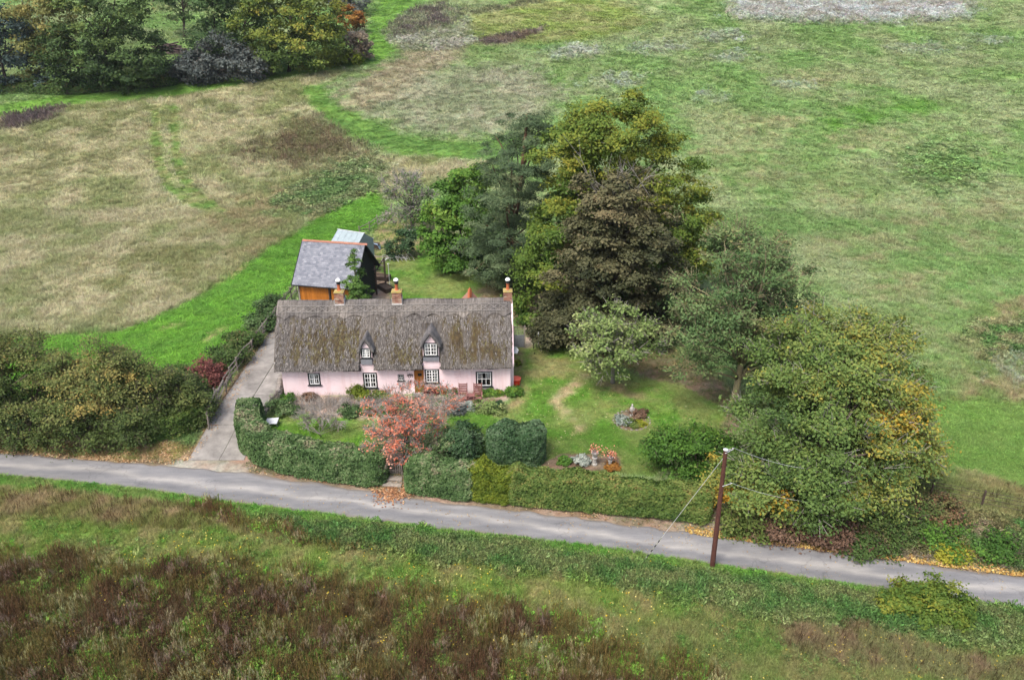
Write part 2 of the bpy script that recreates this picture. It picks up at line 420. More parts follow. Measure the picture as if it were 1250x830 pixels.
zone('border', pxpoly([(346, 492), (352, 482), (480, 482), (500, 482), (622, 480), (612, 498), (560, 500), (520, 510), (470, 512), (380, 508)]), .25, (0.345, 0.269, 0.235), SOIL, .6, 'none', 0)
zone('side_border', pxpoly([(622, 482), (623, 430), (635, 415), (640, 440), (632, 470), (636, 482)]), .3, SOIL, (0.166, 0.193, 0.069), .5, 'sparse', .12)
zone('side_path', pxpoly([(640, 425), (640, 400), (652, 398), (652, 424)]), .3, (0.373, 0.304, 0.262), SOIL, .5, 'none', 0)
zone('bed', pxpoly([(655, 568), (685, 553), (760, 556), (760, 572), (700, 580)]), .25, SOIL2, SOIL, .6, 'none', 0)
zone('round_bed', pxpoly([(771 + 21 * math.cos(a), 513 + 14 * math.sin(a)) for a in np.linspace(0, 6.28, 15)[:-1]]), .2, SOIL, SOIL2, .5, 'none', 0)
# --- road verges (north side)
xs = np.linspace(-60, 60, 61)
zone('north_verge', np.concatenate([np.stack([xs, road_n(xs) - .6], 1), np.stack([xs, road_n(xs) + 2.2], 1)[::-1]]), .4, (0.228, 0.172, 0.138), LITTER2, 1, 'sparse', .1)
zone('drive_side', pxpoly([(225, 560), (258, 500), (300, 440), (335, 395), (340, 392), (330, 410), (275, 500), (235, 562)]), .5, LITTER, SOIL, .8, 'none', 0)
zone('leaf_bank', pxpoly([(-60, 530), (0, 535), (120, 548), (235, 545), (225, 560), (160, 562), (0, 550), (-60, 545)]), .5, LITTER, (0.304, 0.207, 0.110), .7, 'sparse', .15)
zone('apron', pxpoly([(190, 574), (222, 561), (290, 561), (306, 582), (250, 584)]), .6, APRON, APRON2, .8, 'none', 0)
xe = np.linspace(13, 60, 31)
zone('east_bank', np.concatenate([np.stack([xe, road_n(xe) + .5], 1), np.stack([xe, road_n(xe) + 4.5], 1)[::-1]]), .6, NETTLE, (0.166, 0.152, 0.069), 1.0, 'weed', .35, 1.2)
zone('east_bare', pxpoly([(1180, 648), (1200, 640), (1240, 655), (1250, 680), (1215, 668)]), .5, (0.359, 0.276, 0.207), SOIL, .6, 'sparse', .15)
zone('yellow_verge', pxpoly([(1145, 668), (1180, 672), (1185, 684), (1150, 680)]), .5, (0.331, 0.262, 0.055), NETTLE, .6, 'weed', .25)
# --- foreground field (south of the road)
xf = np.linspace(-60, 60, 61)
zone('south_field', np.concatenate([np.stack([xf, road_s(xf) + .35], 1), np.array([(60, 5), (-60, 5)])]), .3, (0.159, 0.235, 0.052), (0.241, 0.228, 0.097), 1.3, 'mid', .28, 1.0)
zone('south_verge', np.concatenate([np.stack([xf, road_s(xf) + .3], 1), np.stack([xf, road_s(xf) - 1.3], 1)[::-1]]), .3, (0.117, 0.248, 0.044), (0.152, 0.228, 0.062), 1.0, 'mid', .22, 1.5)
zone('south_tan', pxpoly([(-100, 600), (60, 602), (230, 615), (330, 640), (440, 650), (520, 668), (440, 672), (300, 655), (150, 640), (-100, 632)]), .8, (0.297, 0.241, 0.131), (0.193, 0.214, 0.069), 1.1, 'tall', .55, 1.2)
zone('south_docks', pxpoly([(215, 620), (250, 612), (330, 640), (420, 645), (510, 668), (470, 676), (380, 668), (240, 640)]), .8, (0.152, 0.117, 0.069), (0.166, 0.193, 0.062), 1, 'dock', .8, .7)
zone('south_nettles', pxpoly([(320, 632), (480, 650), (640, 668), (800, 690), (900, 705), (1080, 730), (1260, 755), (1260, 800), (1000, 770), (860, 745), (700, 705), (540, 690), (400, 660)]), .8, NETTLE, NETTLE2, 1.0, 'weed', .45, 1.6)
zone('south_rough', pxpoly([(760, 760), (860, 745), (1000, 775), (1300, 800), (1300, 900), (820, 900)]), 1.5, (0.207, 0.207, 0.083), (0.138, 0.207, 0.055), 1.2, 'mid', .4, 1.3)
zone('south_brown', pxpoly([(960, 765), (1050, 762), (1110, 785), (1250, 810), (1250, 840), (1060, 820), (950, 790)]), .8, (0.221, 0.172, 0.103), (0.179, 0.193, 0.083), .8, 'tall', .5)
zone('dock_field', pxpoly([(-120, 682), (0, 685), (110, 680), (260, 690), (380, 705), (480, 720), (620, 748), (740, 778), (880, 835), (900, 960), (-120, 960)]), 1.4, DOCK, DOCK2, 1.3, 'dock', .85, 1.0)

def zone_eval(x, y, want_pick=None):
    """albedo at points; with want_pick (uniform random numbers) also which zone's cover stands there"""
    wx = (fbm(x / 1.3, y / 1.3, 31, 3) - .5) * 2; wy = (fbm(x / 1.3, y / 1.3, 47, 3) - .5) * 2
    sc = np.clip(y / 60.0, .4, 3.0)
    n1 = fbm(x / 8.0, y / 11.0, 5, 4); n2 = fbm(x / 1.6, y / 1.2, 77, 3)
    k = np.clip((n1 - .5) * 3.2 + .47 + (n2 - .5) * 1.5, 0, 1)[:, None]
    c = np.array(G_FIELD) * (1 - k) + np.array(G_FIELD2) * k
    g = np.clip((fbm(x / 11, y / 15, 55, 4) - .5) * 3.2, 0, .8)[:, None]
    c = c * (1 - g) + np.array((0.155, 0.250, 0.075)) * g
    pick = np.full(x.shape, -1)
    for i, z in enumerate(ZONES):
        p = z['poly']; f = z['f']
        m = (x > p[:, 0].min() - 3 * f) & (x < p[:, 0].max() + 3 * f) & (y > p[:, 1].min() - 3 * f) & (y < p[:, 1].max() + 3 * f)
        if not m.any(): continue
        xm = x[m] + wx[m] * f * .9; ym = y[m] + wy[m] * f * .9
        w = sstep(-f * .5, f * .5, poly_sd(xm, ym, p))
        kk = np.clip((fbm(x[m] / z['ns'], y[m] / z['ns'], 100 + i, 3) - .5) * 3.5 + .5, 0, 1)[:, None]
        zc = z['c1'] * (1 - kk) + z['c2'] * kk
        c[m] = c[m] * (1 - w[:, None]) + zc * w[:, None]
        if want_pick is not None:
            pm = pick[m]; pm[want_pick[m] < w] = i; pick[m] = pm
    return c, pick

# ------------------------------------------------------------------ ground sheet
def axis(lo, hi, d0, d1, step, grow):
    mid = list(np.arange(d0, d1, step)); a = [d0]; s = step
    while a[-1] > lo: s *= grow; a.append(a[-1] - s)
    b = [mid[-1]]; s = step
    while b[-1] < hi: s *= grow; b.append(b[-1] + s)
    return np.array(a[::-1][:-1] + mid + b[1:])
gx = axis(-230, 230, -42, 42, 0.40, 1.04)
gy = axis(8, 380, 22, 66, 0.34, 1.014)
GX, GY = np.meshgrid(gx, gy)
gxf, gyf = GX.ravel(), GY.ravel()
inroad = sstep(-.25, .05, np.minimum(road_n(gxf) - gyf, gyf - road_s(gxf)))
gz = terrain(gxf, gyf) - 0.06 * inroad
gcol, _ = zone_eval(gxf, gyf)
nx, ny = len(gx), len(gy)
ii = np.arange(nx * ny).reshape(ny, nx)
gf = np.stack([ii[:-1, :-1], ii[:-1, 1:], ii[1:, 1:], ii[1:, :-1]], -1).reshape(-1, 4)

m_ground, n, l, b = nt_mat("ground_cover")
at = n.new("ShaderNodeAttribute"); at.attribute_name = 'cover'
geo = n.new("ShaderNodeNewGeometry")
na = n.new("ShaderNodeTexNoise"); na.inputs["Scale"].default_value = 3.5; na.inputs["Detail"].default_value = 8; na.inputs["Roughness"].default_value = .72
l.new(geo.outputs["Position"], na.inputs["Vector"])
mr = n.new("ShaderNodeMapRange"); mr.inputs["From Min"].default_value = .3; mr.inputs["From Max"].default_value = .7; mr.inputs["To Min"].default_value = .62; mr.inputs["To Max"].default_value = 1.3
l.new(na.outputs[0], mr.inputs[0])
nb = n.new("ShaderNodeTexNoise"); nb.inputs["Scale"].default_value = 1.1; nb.inputs["Detail"].default_value = 5
l.new(geo.outputs["Position"], nb.inputs["Vector"])
rr = ramp(n, [(.32, (1.12, .98, .9)), (.68, (.9, 1.03, .95))]); l.new(nb.outputs[0], rr.inputs[0])
vm = n.new("ShaderNodeVectorMath"); vm.operation = 'SCALE'; l.new(at.outputs["Color"], vm.inputs[0]); l.new(mr.outputs[0], vm.inputs["Scale"])
v2 = n.new("ShaderNodeVectorMath"); v2.operation = 'MULTIPLY'; l.new(vm.outputs[0], v2.inputs[0]); l.new(rr.outputs[0], v2.inputs[1])
l.new(v2.outputs[0], b.inputs["Base Color"]); b.inputs["Roughness"].default_value = .9; b.inputs["Specular IOR Level"].default_value = .1
bp = n.new("ShaderNodeBump"); bp.inputs["Strength"].default_value = .6; bp.inputs["Distance"].default_value = .12
l.new(na.outputs[0], bp.inputs["Height"]); l.new(bp.outputs[0], b.inputs["Normal"])
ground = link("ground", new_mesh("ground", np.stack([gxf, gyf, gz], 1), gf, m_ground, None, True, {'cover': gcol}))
tag(ground, "sloping grass fields and garden ground round the cottage", None, None, 'structure')

# ------------------------------------------------------------------ road and driveway
m_road, n, l, b = nt_mat("worn_asphalt")
at = n.new("ShaderNodeAttribute"); at.attribute_name = 'across'
geo = n.new("ShaderNodeNewGeometry")
n1 = n.new("ShaderNodeTexNoise"); n1.inputs["Scale"].default_value = .8; n1.inputs["Detail"].default_value = 9; n1.inputs["Roughness"].default_value = .7
n2 = n.new("ShaderNodeTexNoise"); n2.inputs["Scale"].default_value = 22; n2.inputs["Detail"].default_value = 3
mp = n.new("ShaderNodeMapping"); mp.inputs["Rotation"].default_value = (0, 0, .17); mp.inputs["Scale"].default_value = (.35, 1.5, 1)
l.new(geo.outputs["Position"], mp.inputs[0]); l.new(mp.outputs[0], n1.inputs["Vector"]); l.new(geo.outputs["Position"], n2.inputs["Vector"])
r0 = ramp(n, [(0, (.6, .58, .56)), (.10, (.80, .80, .80)), (.27, (.72, .73, .76)), (.36, (.82, .82, .84)), (.5, (1.26, 1.23, 1.17)), (.64, (.95, .95, .96)), (.75, (.82, .83, .86)), (.9, (.92, .92, .94)), (1, (.68, .66, .62))])
l.new(at.outputs["Fac"], r0.inputs[0])
r1 = ramp(n, [(.3, (.150, .149, .150)), (.5, (.195, .193, .191)), (.72, (.270, .264, .255))]); l.new(n1.outputs[0], r1.inputs[0])
m1 = n.new("ShaderNodeVectorMath"); m1.operation = 'MULTIPLY'; l.new(r0.outputs[0], m1.inputs[0]); l.new(r1.outputs[0], m1.inputs[1])
mr = n.new("ShaderNodeMapRange"); mr.inputs["To Min"].default_value = .8; mr.inputs["To Max"].default_value = 1.2; l.new(n2.outputs[0], mr.inputs[0])
m2 = n.new("ShaderNodeVectorMath"); m2.operation = 'SCALE'; l.new(m1.outputs[0], m2.inputs[0]); l.new(mr.outputs[0], m2.inputs["Scale"])
vo = n.new("ShaderNodeTexVoronoi"); vo.feature = 'DISTANCE_TO_EDGE'; vo.inputs["Scale"].default_value = .55
wn_ = n.new("ShaderNodeTexNoise"); wn_.inputs["Scale"].default_value = 1.4; wn_.inputs["Detail"].default_value = 6; l.new(geo.outputs["Position"], wn_.inputs["Vector"])
wm = n.new("ShaderNodeVectorMath"); wm.operation = 'MULTIPLY_ADD'; wm.inputs[1].default_value = (1.6, 1.6, 0); l.new(wn_.outputs["Color"], wm.inputs[0]); l.new(geo.outputs["Position"], wm.inputs[2]); l.new(wm.outputs[0], vo.inputs["Vector"])
cr = n.new("ShaderNodeMapRange"); cr.inputs["From Min"].default_value = .003; cr.inputs["From Max"].default_value = .022; cr.inputs["To Min"].default_value = .80; l.new(vo.outputs["Distance"], cr.inputs[0])
gk = n.new("ShaderNodeTexNoise"); gk.inputs["Scale"].default_value = .22; l.new(geo.outputs["Position"], gk.inputs["Vector"])
gs = n.new("ShaderNodeMapRange"); gs.inputs["From Min"].default_value = .5; gs.inputs["From Max"].default_value = .56; l.new(gk.outputs[0], gs.inputs[0])
cm = n.new("ShaderNodeMixRGB"); cm.inputs[1].default_value = (1, 1, 1, 1); l.new(gs.outputs[0], cm.inputs[0]); l.new(cr.outputs[0], cm.inputs[2])
m3 = n.new("ShaderNodeVectorMath"); m3.operation = 'MULTIPLY'; l.new(m2.outputs[0], m3.inputs[0]); l.new(cm.outputs[0], m3.inputs[1])
mud = n.new("ShaderNodeTexNoise"); mud.inputs["Scale"].default_value = 1.8; mud.inputs["Detail"].default_value = 6; l.new(geo.outputs["Position"], mud.inputs["Vector"])
ed = n.new("ShaderNodeMath"); ed.operation = 'SUBTRACT'; ed.inputs[1].default_value = .5; l.new(at.outputs["Fac"], ed.inputs[0])
ea = n.new("ShaderNodeMath"); ea.operation = 'ABSOLUTE'; l.new(ed.outputs[0], ea.inputs[0])
es = n.new("ShaderNodeMath"); es.operation = 'ADD'; l.new(ea.outputs[0], es.inputs[0]); 
eh = n.new("ShaderNodeMath"); eh.operation = 'MULTIPLY'; eh.inputs[1].default_value = .35; l.new(mud.outputs[0], eh.inputs[0]); l.new(eh.outputs[0], es.inputs[1])
em = n.new("ShaderNodeMapRange"); em.inputs["From Min"].default_value = .60; em.inputs["From Max"].default_value = .70; em.inputs["To Max"].default_value = .7; l.new(es.outputs[0], em.inputs[0])
mx3 = n.new("ShaderNodeMixRGB"); mx3.inputs[2].default_value = (.17, .14, .115, 1); l.new(em.outputs[0], mx3.inputs[0]); l.new(m3.outputs[0], mx3.inputs[1])
l.new(mx3.outputs[0], b.inputs["Base Color"]); b.inputs["Roughness"].default_value = .85; b.inputs["Specular IOR Level"].default_value = .2
bp = n.new("ShaderNodeBump"); bp.inputs["Strength"].default_value = .3; bp.inputs["Distance"].default_value = .01
l.new(n2.outputs[0], bp.inputs["Height"]); l.new(bp.outputs[0], b.inputs["Normal"])
rx = np.arange(-79, 89, .3); K = 17
tt = np.linspace(0, 1, K)
yn = road_n(rx); ys = road_s(rx)
# soften the survey kinks and roughen the broken edges
ker = np.hanning(41); ker /= ker.sum()
sm = lambda a: np.convolve(np.pad(a, 20, mode='edge'), ker, 'valid')
yn, ys = sm(yn), sm(ys)
yn = yn + (fbm(rx / .9, rx * 0, 61, 4) - .5) * .5; ys = ys + (fbm(rx / .8, rx * 0, 63, 4) - .5) * .5
RY = ys[:, None] * (1 - tt) + yn[:, None] * tt
RX = np.repeat(rx[:, None], K, 1)
cam_ = 0.03 * (1 - (2 * tt - 1) ** 2)
RZ = np.full_like(RX, -.5) + .012 + cam_ - 0.03 * (np.abs(2 * tt - 1) > .99)
ri = np.arange(len(rx) * K).reshape(len(rx), K)
rf = np.stack([ri[:-1, :-1], ri[1:, :-1], ri[1:, 1:], ri[:-1, 1:]], -1).reshape(-1, 4)
wob = (fbm(RX / 2.6, RY / 1.5, 65, 4) - .5) * .42
road = link("road", new_mesh("road", np.stack([RX.ravel(), RY.ravel(), RZ.ravel()], 1), rf, m_road, {'across': (np.tile(tt, (len(rx), 1)) + wob * np.sin(np.pi * tt)).ravel()}, True))
tag(road, "narrow grey country lane with paler worn centre and broken edges", None, None, 'structure')

m_conc = mat_plain("worn_concrete", (.285, .268, .245), .9, .26, .8, .25, spec=.15, bscale=60, rnd=.09)
drive = empty("driveway", (-19.6, 43.6, -.35)); tag(drive, "pale concrete slab driveway rising from lane past cottage gable", None, None, 'structure')
ysl = [43.45, 47.3, 51.1, 55.0, 59.0, 63.0, 66.6]
for r in range(6):
    for c, (x0, x1) in enumerate(((-21.25, -19.2), (-19.2, -17.55))):
        g = .022
        y0, y1 = ysl[r] + g, ysl[r + 1] - g; nn = 8
        sk = (-.0, .0)
        vs = []; fs = []
        for k in range(nn + 1):
            y = y0 + (y1 - y0) * k / nn
            lean = (y - 43.5) * .02
            for x, top in ((x0 + g, 1), (x1 - g, 1), (x1 - g, 0), (x0 + g, 0)):
                vs.append((x + lean, y, tz(-19.6, y) + (.05 if top else -.15) + .012 * ((r * 7 + c * 3) % 4 - 1.5) / 1.5))
        for k in range(nn):
            for q in range(4):
                a0 = k * 4 + q; a1 = k * 4 + (q + 1) % 4
                fs.append((a0, a1, a1 + 4, a0 + 4))
        fs += [(0, 3, 2, 1), tuple(nn * 4 + q for q in range(4))]
        vs = np.array(vs) - np.array((-19.6, 43.6, -.35))
        link("concrete_slab", new_mesh("concrete_slab", vs, fs, m_conc), drive)
# ------------------------------------------------------------------ cottage
m_pink, n, l, b = nt_mat("pink_limewash")
tc = n.new("ShaderNodeTexCoord")
n1 = n.new("ShaderNodeTexNoise"); n1.inputs["Scale"].default_value = .9; n1.inputs["Detail"].default_value = 6; l.new(tc.outputs["Object"], n1.inputs["Vector"])
r = ramp(n, [(.3, (.70, .55, .565)), (.65, (.77, .625, .64))]); l.new(n1.outputs[0], r.inputs[0])
sx = n.new("ShaderNodeSeparateXYZ"); l.new(tc.outputs["Object"], sx.inputs[0])
n3 = n.new("ShaderNodeTexNoise"); n3.inputs["Scale"].default_value = 3; n3.inputs["Detail"].default_value = 6; l.new(tc.outputs["Object"], n3.inputs["Vector"])
ad = n.new("ShaderNodeMath"); ad.operation = 'MULTIPLY_ADD'; ad.inputs[1].default_value = -.9; ad.inputs[2].default_value = .62
l.new(n3.outputs[0], ad.inputs[0])
ad2 = n.new("ShaderNodeMath"); ad2.operation = 'SUBTRACT'; l.new(ad.outputs[0], ad2.inputs[0]); l.new(sx.outputs["Z"], ad2.inputs[1])
mrr = n.new("ShaderNodeMapRange"); mrr.inputs["From Min"].default_value = -.1; mrr.inputs["From Max"].default_value = .3; mrr.inputs["To Max"].default_value = .55; l.new(ad2.outputs[0], mrr.inputs[0])
stn = n.new("ShaderNodeTexNoise"); stn.inputs["Scale"].default_value = 1.0; stn.inputs["Detail"].default_value = 6
stm = n.new("ShaderNodeMapping"); stm.inputs["Scale"].default_value = (3.2, 3.2, .35); l.new(tc.outputs["Object"], stm.inputs[0]); l.new(stm.outputs[0], stn.inputs["Vector"])
str_ = ramp(n, [(.36, (.94, .90, .89)), (.5, (1, 1, 1))]); l.new(stn.outputs[0], str_.inputs[0])
stx = n.new("ShaderNodeVectorMath"); stx.operation = 'MULTIPLY'; l.new(r.outputs[0], stx.inputs[0]); l.new(str_.outputs[0], stx.inputs[1])
mx = n.new("ShaderNodeMixRGB"); mx.inputs[2].default_value = (.42, .33, .29, 1); l.new(mrr.outputs[0], mx.inputs[0]); l.new(stx.outputs[0], mx.inputs[1])
l.new(mx.outputs[0], b.inputs["Base Color"]); b.inputs["Roughness"].default_value = .9; b.inputs["Specular IOR Level"].default_value = .15
n2 = n.new("ShaderNodeTexNoise"); n2.inputs["Scale"].default_value = 5; n2.inputs["Detail"].default_value = 8; l.new(tc.outputs["Object"], n2.inputs["Vector"])
bp = n.new("ShaderNodeBump"); bp.inputs["Strength"].default_value = .35; bp.inputs["Distance"].default_value = .04; l.new(n2.outputs[0], bp.inputs["Height"]); l.new(bp.outputs[0], b.inputs["Normal"])

def mat_thatch(name, base_stops, moss=True):
    m, n, l, b = nt_mat(name)
    tc = n.new("ShaderNodeTexCoord")
    mp = n.new("ShaderNodeMapping"); mp.inputs["Scale"].default_value = (9.0, 1.1, .9); l.new(tc.outputs["Object"], mp.inputs[0])
    n1 = n.new("ShaderNodeTexNoise"); n1.inputs["Scale"].default_value = 1.3; n1.inputs["Detail"].default_value = 8; n1.inputs["Roughness"].default_value = .7; l.new(mp.outputs[0], n1.inputs["Vector"])
    r = ramp(n, base_stops); l.new(n1.outputs[0], r.inputs[0])
    n4 = n.new("ShaderNodeTexNoise"); n4.inputs["Scale"].default_value = .5; n4.inputs["Detail"].default_value = 4; l.new(tc.outputs["Object"], n4.inputs["Vector"])
    rb = ramp(n, [(.35, (.62, .62, .64)), (.65, (1.22, 1.18, 1.12))]); l.new(n4.outputs[0], rb.inputs[0])
    mu = n.new("ShaderNodeVectorMath"); mu.operation = 'MULTIPLY'; l.new(r.outputs[0], mu.inputs[0]); l.new(rb.outputs[0], mu.inputs[1])
    out = mu.outputs[0]
    if moss:
        a = n.new("ShaderNodeAttribute"); a.attribute_name = 'moss'
        n3 = n.new("ShaderNodeTexNoise"); n3.inputs["Scale"].default_value = 2.2; n3.inputs["Detail"].default_value = 6; l.new(tc.outputs["Object"], n3.inputs["Vector"])
        mr_ = ramp(n, [(.3, (.040, .030, .019)), (.55, (.074, .054, .027)), (.72, (.105, .096, .036))]); l.new(n3.outputs[0], mr_.inputs[0])
        mx = n.new("ShaderNodeMixRGB"); l.new(a.outputs["Fac"], mx.inputs[0]); l.new(out, mx.inputs[1]); l.new(mr_.outputs[0], mx.inputs[2]); out = mx.outputs[0]
    l.new(out, b.inputs["Base Color"]); b.inputs["Roughness"].default_value = .95; b.inputs["Specular IOR Level"].default_value = .1
    bp = n.new("ShaderNodeBump"); bp.inputs["Strength"].default_value = .9; bp.inputs["Distance"].default_value = .05; l.new(n1.outputs[0], bp.inputs["Height"]); l.new(bp.outputs[0], b.inputs["Normal"])
    return m
m_thatch = mat_thatch("weathered_thatch", [(.28, (.032, .028, .024)), (.45, (.086, .078, .070)), (.6, (.146, .134, .122)), (.75, (.23, .213, .197))])
m_ridge = mat_thatch("ridge_thatch", [(.28, (.058, .052, .046)), (.5, (.138, .127, .117)), (.72, (.25, .233, .217))], moss=False)
m_hood = mat_thatch("hood_thatch", [(.28, (.06, .058, .058)), (.5, (.135, .13, .13)), (.72, (.22, .21, .205))], moss=False)
m_hazel = mat_plain("hazel_rod", (.29, .27, .245), .8)
m_black = mat_plain("black_paint", (.022, .024, .026), .5, .1)
m_white = mat_plain("white_paint", (.78, .78, .76), .45, .05)
m_lead = mat_plain("lead_sheet", (.20, .205, .225), .6, .12, 4)
m_dark = mat_plain("dark_room", (.012, .012, .013), .9, .1)  # near black painted for the unlit interior behind glass
m_curtain = mat_plain("white_curtain", (.62, .62, .60), .9, .1, 12)
m_oak = mat_plain("orange_oak", (.34, .125, .022), .5, .2, 5, .2, stretch=(8, 8, 1))
m_glass, n, l, b = nt_mat("window_glass")
tr = n.new("ShaderNodeBsdfTransparent"); gl = n.new("ShaderNodeBsdfGlossy"); gl.inputs["Roughness"].default_value = .03
lw = n.new("ShaderNodeFresnel"); lw.inputs[0].default_value = 1.45
ms = n.new("ShaderNodeMixShader"); l.new(lw.outputs[0], ms.inputs[0]); l.new(tr.outputs[0], ms.inputs[1]); l.new(gl.outputs[0], ms.inputs[2]); l.new(ms.outputs[0], n["Material Output"].inputs[0])

CX, CY, CROT = -16.77, 51.03, math.radians(1.9)
CL = 16.62                     # wall length
cottage = empty("cottage", (CX, CY, 0), CROT, "long pink rendered cottage with mossy grey thatched roof beside the lane", "cottage")
ccos, csin = math.cos(CROT), math.sin(CROT)
def on_wall(u, v, yl=0.0):
    """photo pixel -> local x, z on the cottage's own front plane (local y = yl)"""
    d = ray(u, v)
    # (o + t d - C) . normal = yl ; normal (into house) = (-sin, cos)
    nx_, ny_ = -csin, ccos
    t = (yl - ((0 - CX) * nx_ + (0 - CY) * ny_)) / (d[0] * nx_ + d[1] * ny_)
    px, py, pz = d[0] * t, d[1] * t, CAM_H + d[2] * t
    return (px - CX) * ccos + (py - CY) * csin, pz

WINS = [  # u0, v0, u1, v1, columns, rows, centre mullions, curtain panes
    (375.5, 455.6, 391.8, 469.8, 4, 2, [2], (0, 1)),
    (442.8, 455.0, 461.2, 473.5, 4, 3, [2], ()),
    (485.7, 457.2, 493.2, 464.6, 2, 2, [], ()),
    (518.4, 450.7, 536.3, 467.2, 4, 4, [2], (3,)),
    (580.8, 453.7, 600.8, 471.6, 3, 2, [], ()),
    (440.2, 425.0, 453.4, 437.0, 4, 3, [2], (0,)),
    (516.5, 418.5, 535.0, 434.2, 4, 3, [2], (0, 3)),
]
rects = []
for w in WINS:
    x0, z1 = on_wall(w[0], w[1]); x1, z0 = on_wall(w[2], w[3])
    rects.append([x0, x1, z0, z1])
dx0, dz1 = on_wall(505.6, 452); dx1, _ = on_wall(518.3, 470)
door_r = [dx0 + .02, dx1 - .07, 0.12, 2.12]
# front wall with openings
holes = [tuple(r) for r in rects[:5]] + [tuple(door_r)]
WALL_TOP = 2.62
def holed_wall(x0, x1, z0, z1, holes, y=0.0):
    xs_ = sorted({x0, x1, *[h[0] for h in holes], *[h[1] for h in holes], *np.arange(x0, x1, .6)})
    zs_ = sorted({z0, z1, *[h[2] for h in holes], *[h[3] for h in holes]})
    xs_ = [x for x in xs_ if x0 <= x <= x1]; zs_ = [z for z in zs_ if z0 <= z <= z1]
    vs = []; fs = []
    for i in range(len(xs_) - 1):
        for j in range(len(zs_) - 1):
            cx, cz = (xs_[i] + xs_[i + 1]) / 2, (zs_[j] + zs_[j + 1]) / 2
            if any(h[0] < cx < h[1] and h[2] < cz < h[3] for h in holes): continue
            k = len(vs)
            for (x, z) in ((xs_[i], zs_[j]), (xs_[i + 1], zs_[j]), (xs_[i + 1], zs_[j + 1]), (xs_[i], zs_[j + 1])):
                vs.append((x, y, z))
            fs.append((k, k + 1, k + 2, k + 3))
    return vs, fs
mb = MB()
mb.add(*holed_wall(0, CL - .001, -.3, WALL_TOP, holes))
for h in holes:     # reveals
    x0, x1, z0, z1 = h
    for q in (((x0, z0), (x1, z0)), ((x1, z0), (x1, z1)), ((x1, z1), (x0, z1)), ((x0, z1), (x0, z0))):
        (a, c), (e, g) = q
        mb.add([(a, 0, c), (e, 0, g), (e, .28, g), (a, .28, c)], [(0, 1, 2, 3)])
D = 6.0
for x in (0, CL):   # gables
    mb.add([(x, 0, -.3), (x, D, -.3), (x, D, 2.62), (x, 3.1, 6.0), (x, 0, 2.62)], [(0, 1, 2, 3, 4)])
mb.add([(0, D, -.3), (CL, D, -.3), (CL, D, 2.62), (0, D, 2.62)], [(0, 1, 2, 3)])
mb.build("wall", m_pink, cottage)
# corner buttress at the right-hand end, gable coping beyond the thatch
mb = MB(); mb.box(CL - .52, CL + .06, -.05, .5, -.3, 2.2); bevel(mb.build("corner_pier", m_pink, cottage), .03, 2)
mb = MB()
pts = [(-.12, 2.45), (3.1, 6.28), (3.1, 6.05), (-.12, 2.2)]
mb.add([(CL + .16, y, z) for y, z in pts] + [(CL + .30, y, z) for y, z in pts], [(0, 1, 2, 3), (7, 6, 5, 4), (0, 4, 5, 1), (1, 5, 6, 2), (2, 6, 7, 3), (3, 7, 4, 0)])
mb.build("gable_coping", m_pink, cottage)
mb = MB(); mb.box(CL - .2, CL + .3, .55, 5.6, -.3, 2.3); mb.build("gable_plinth", m_pink, cottage)

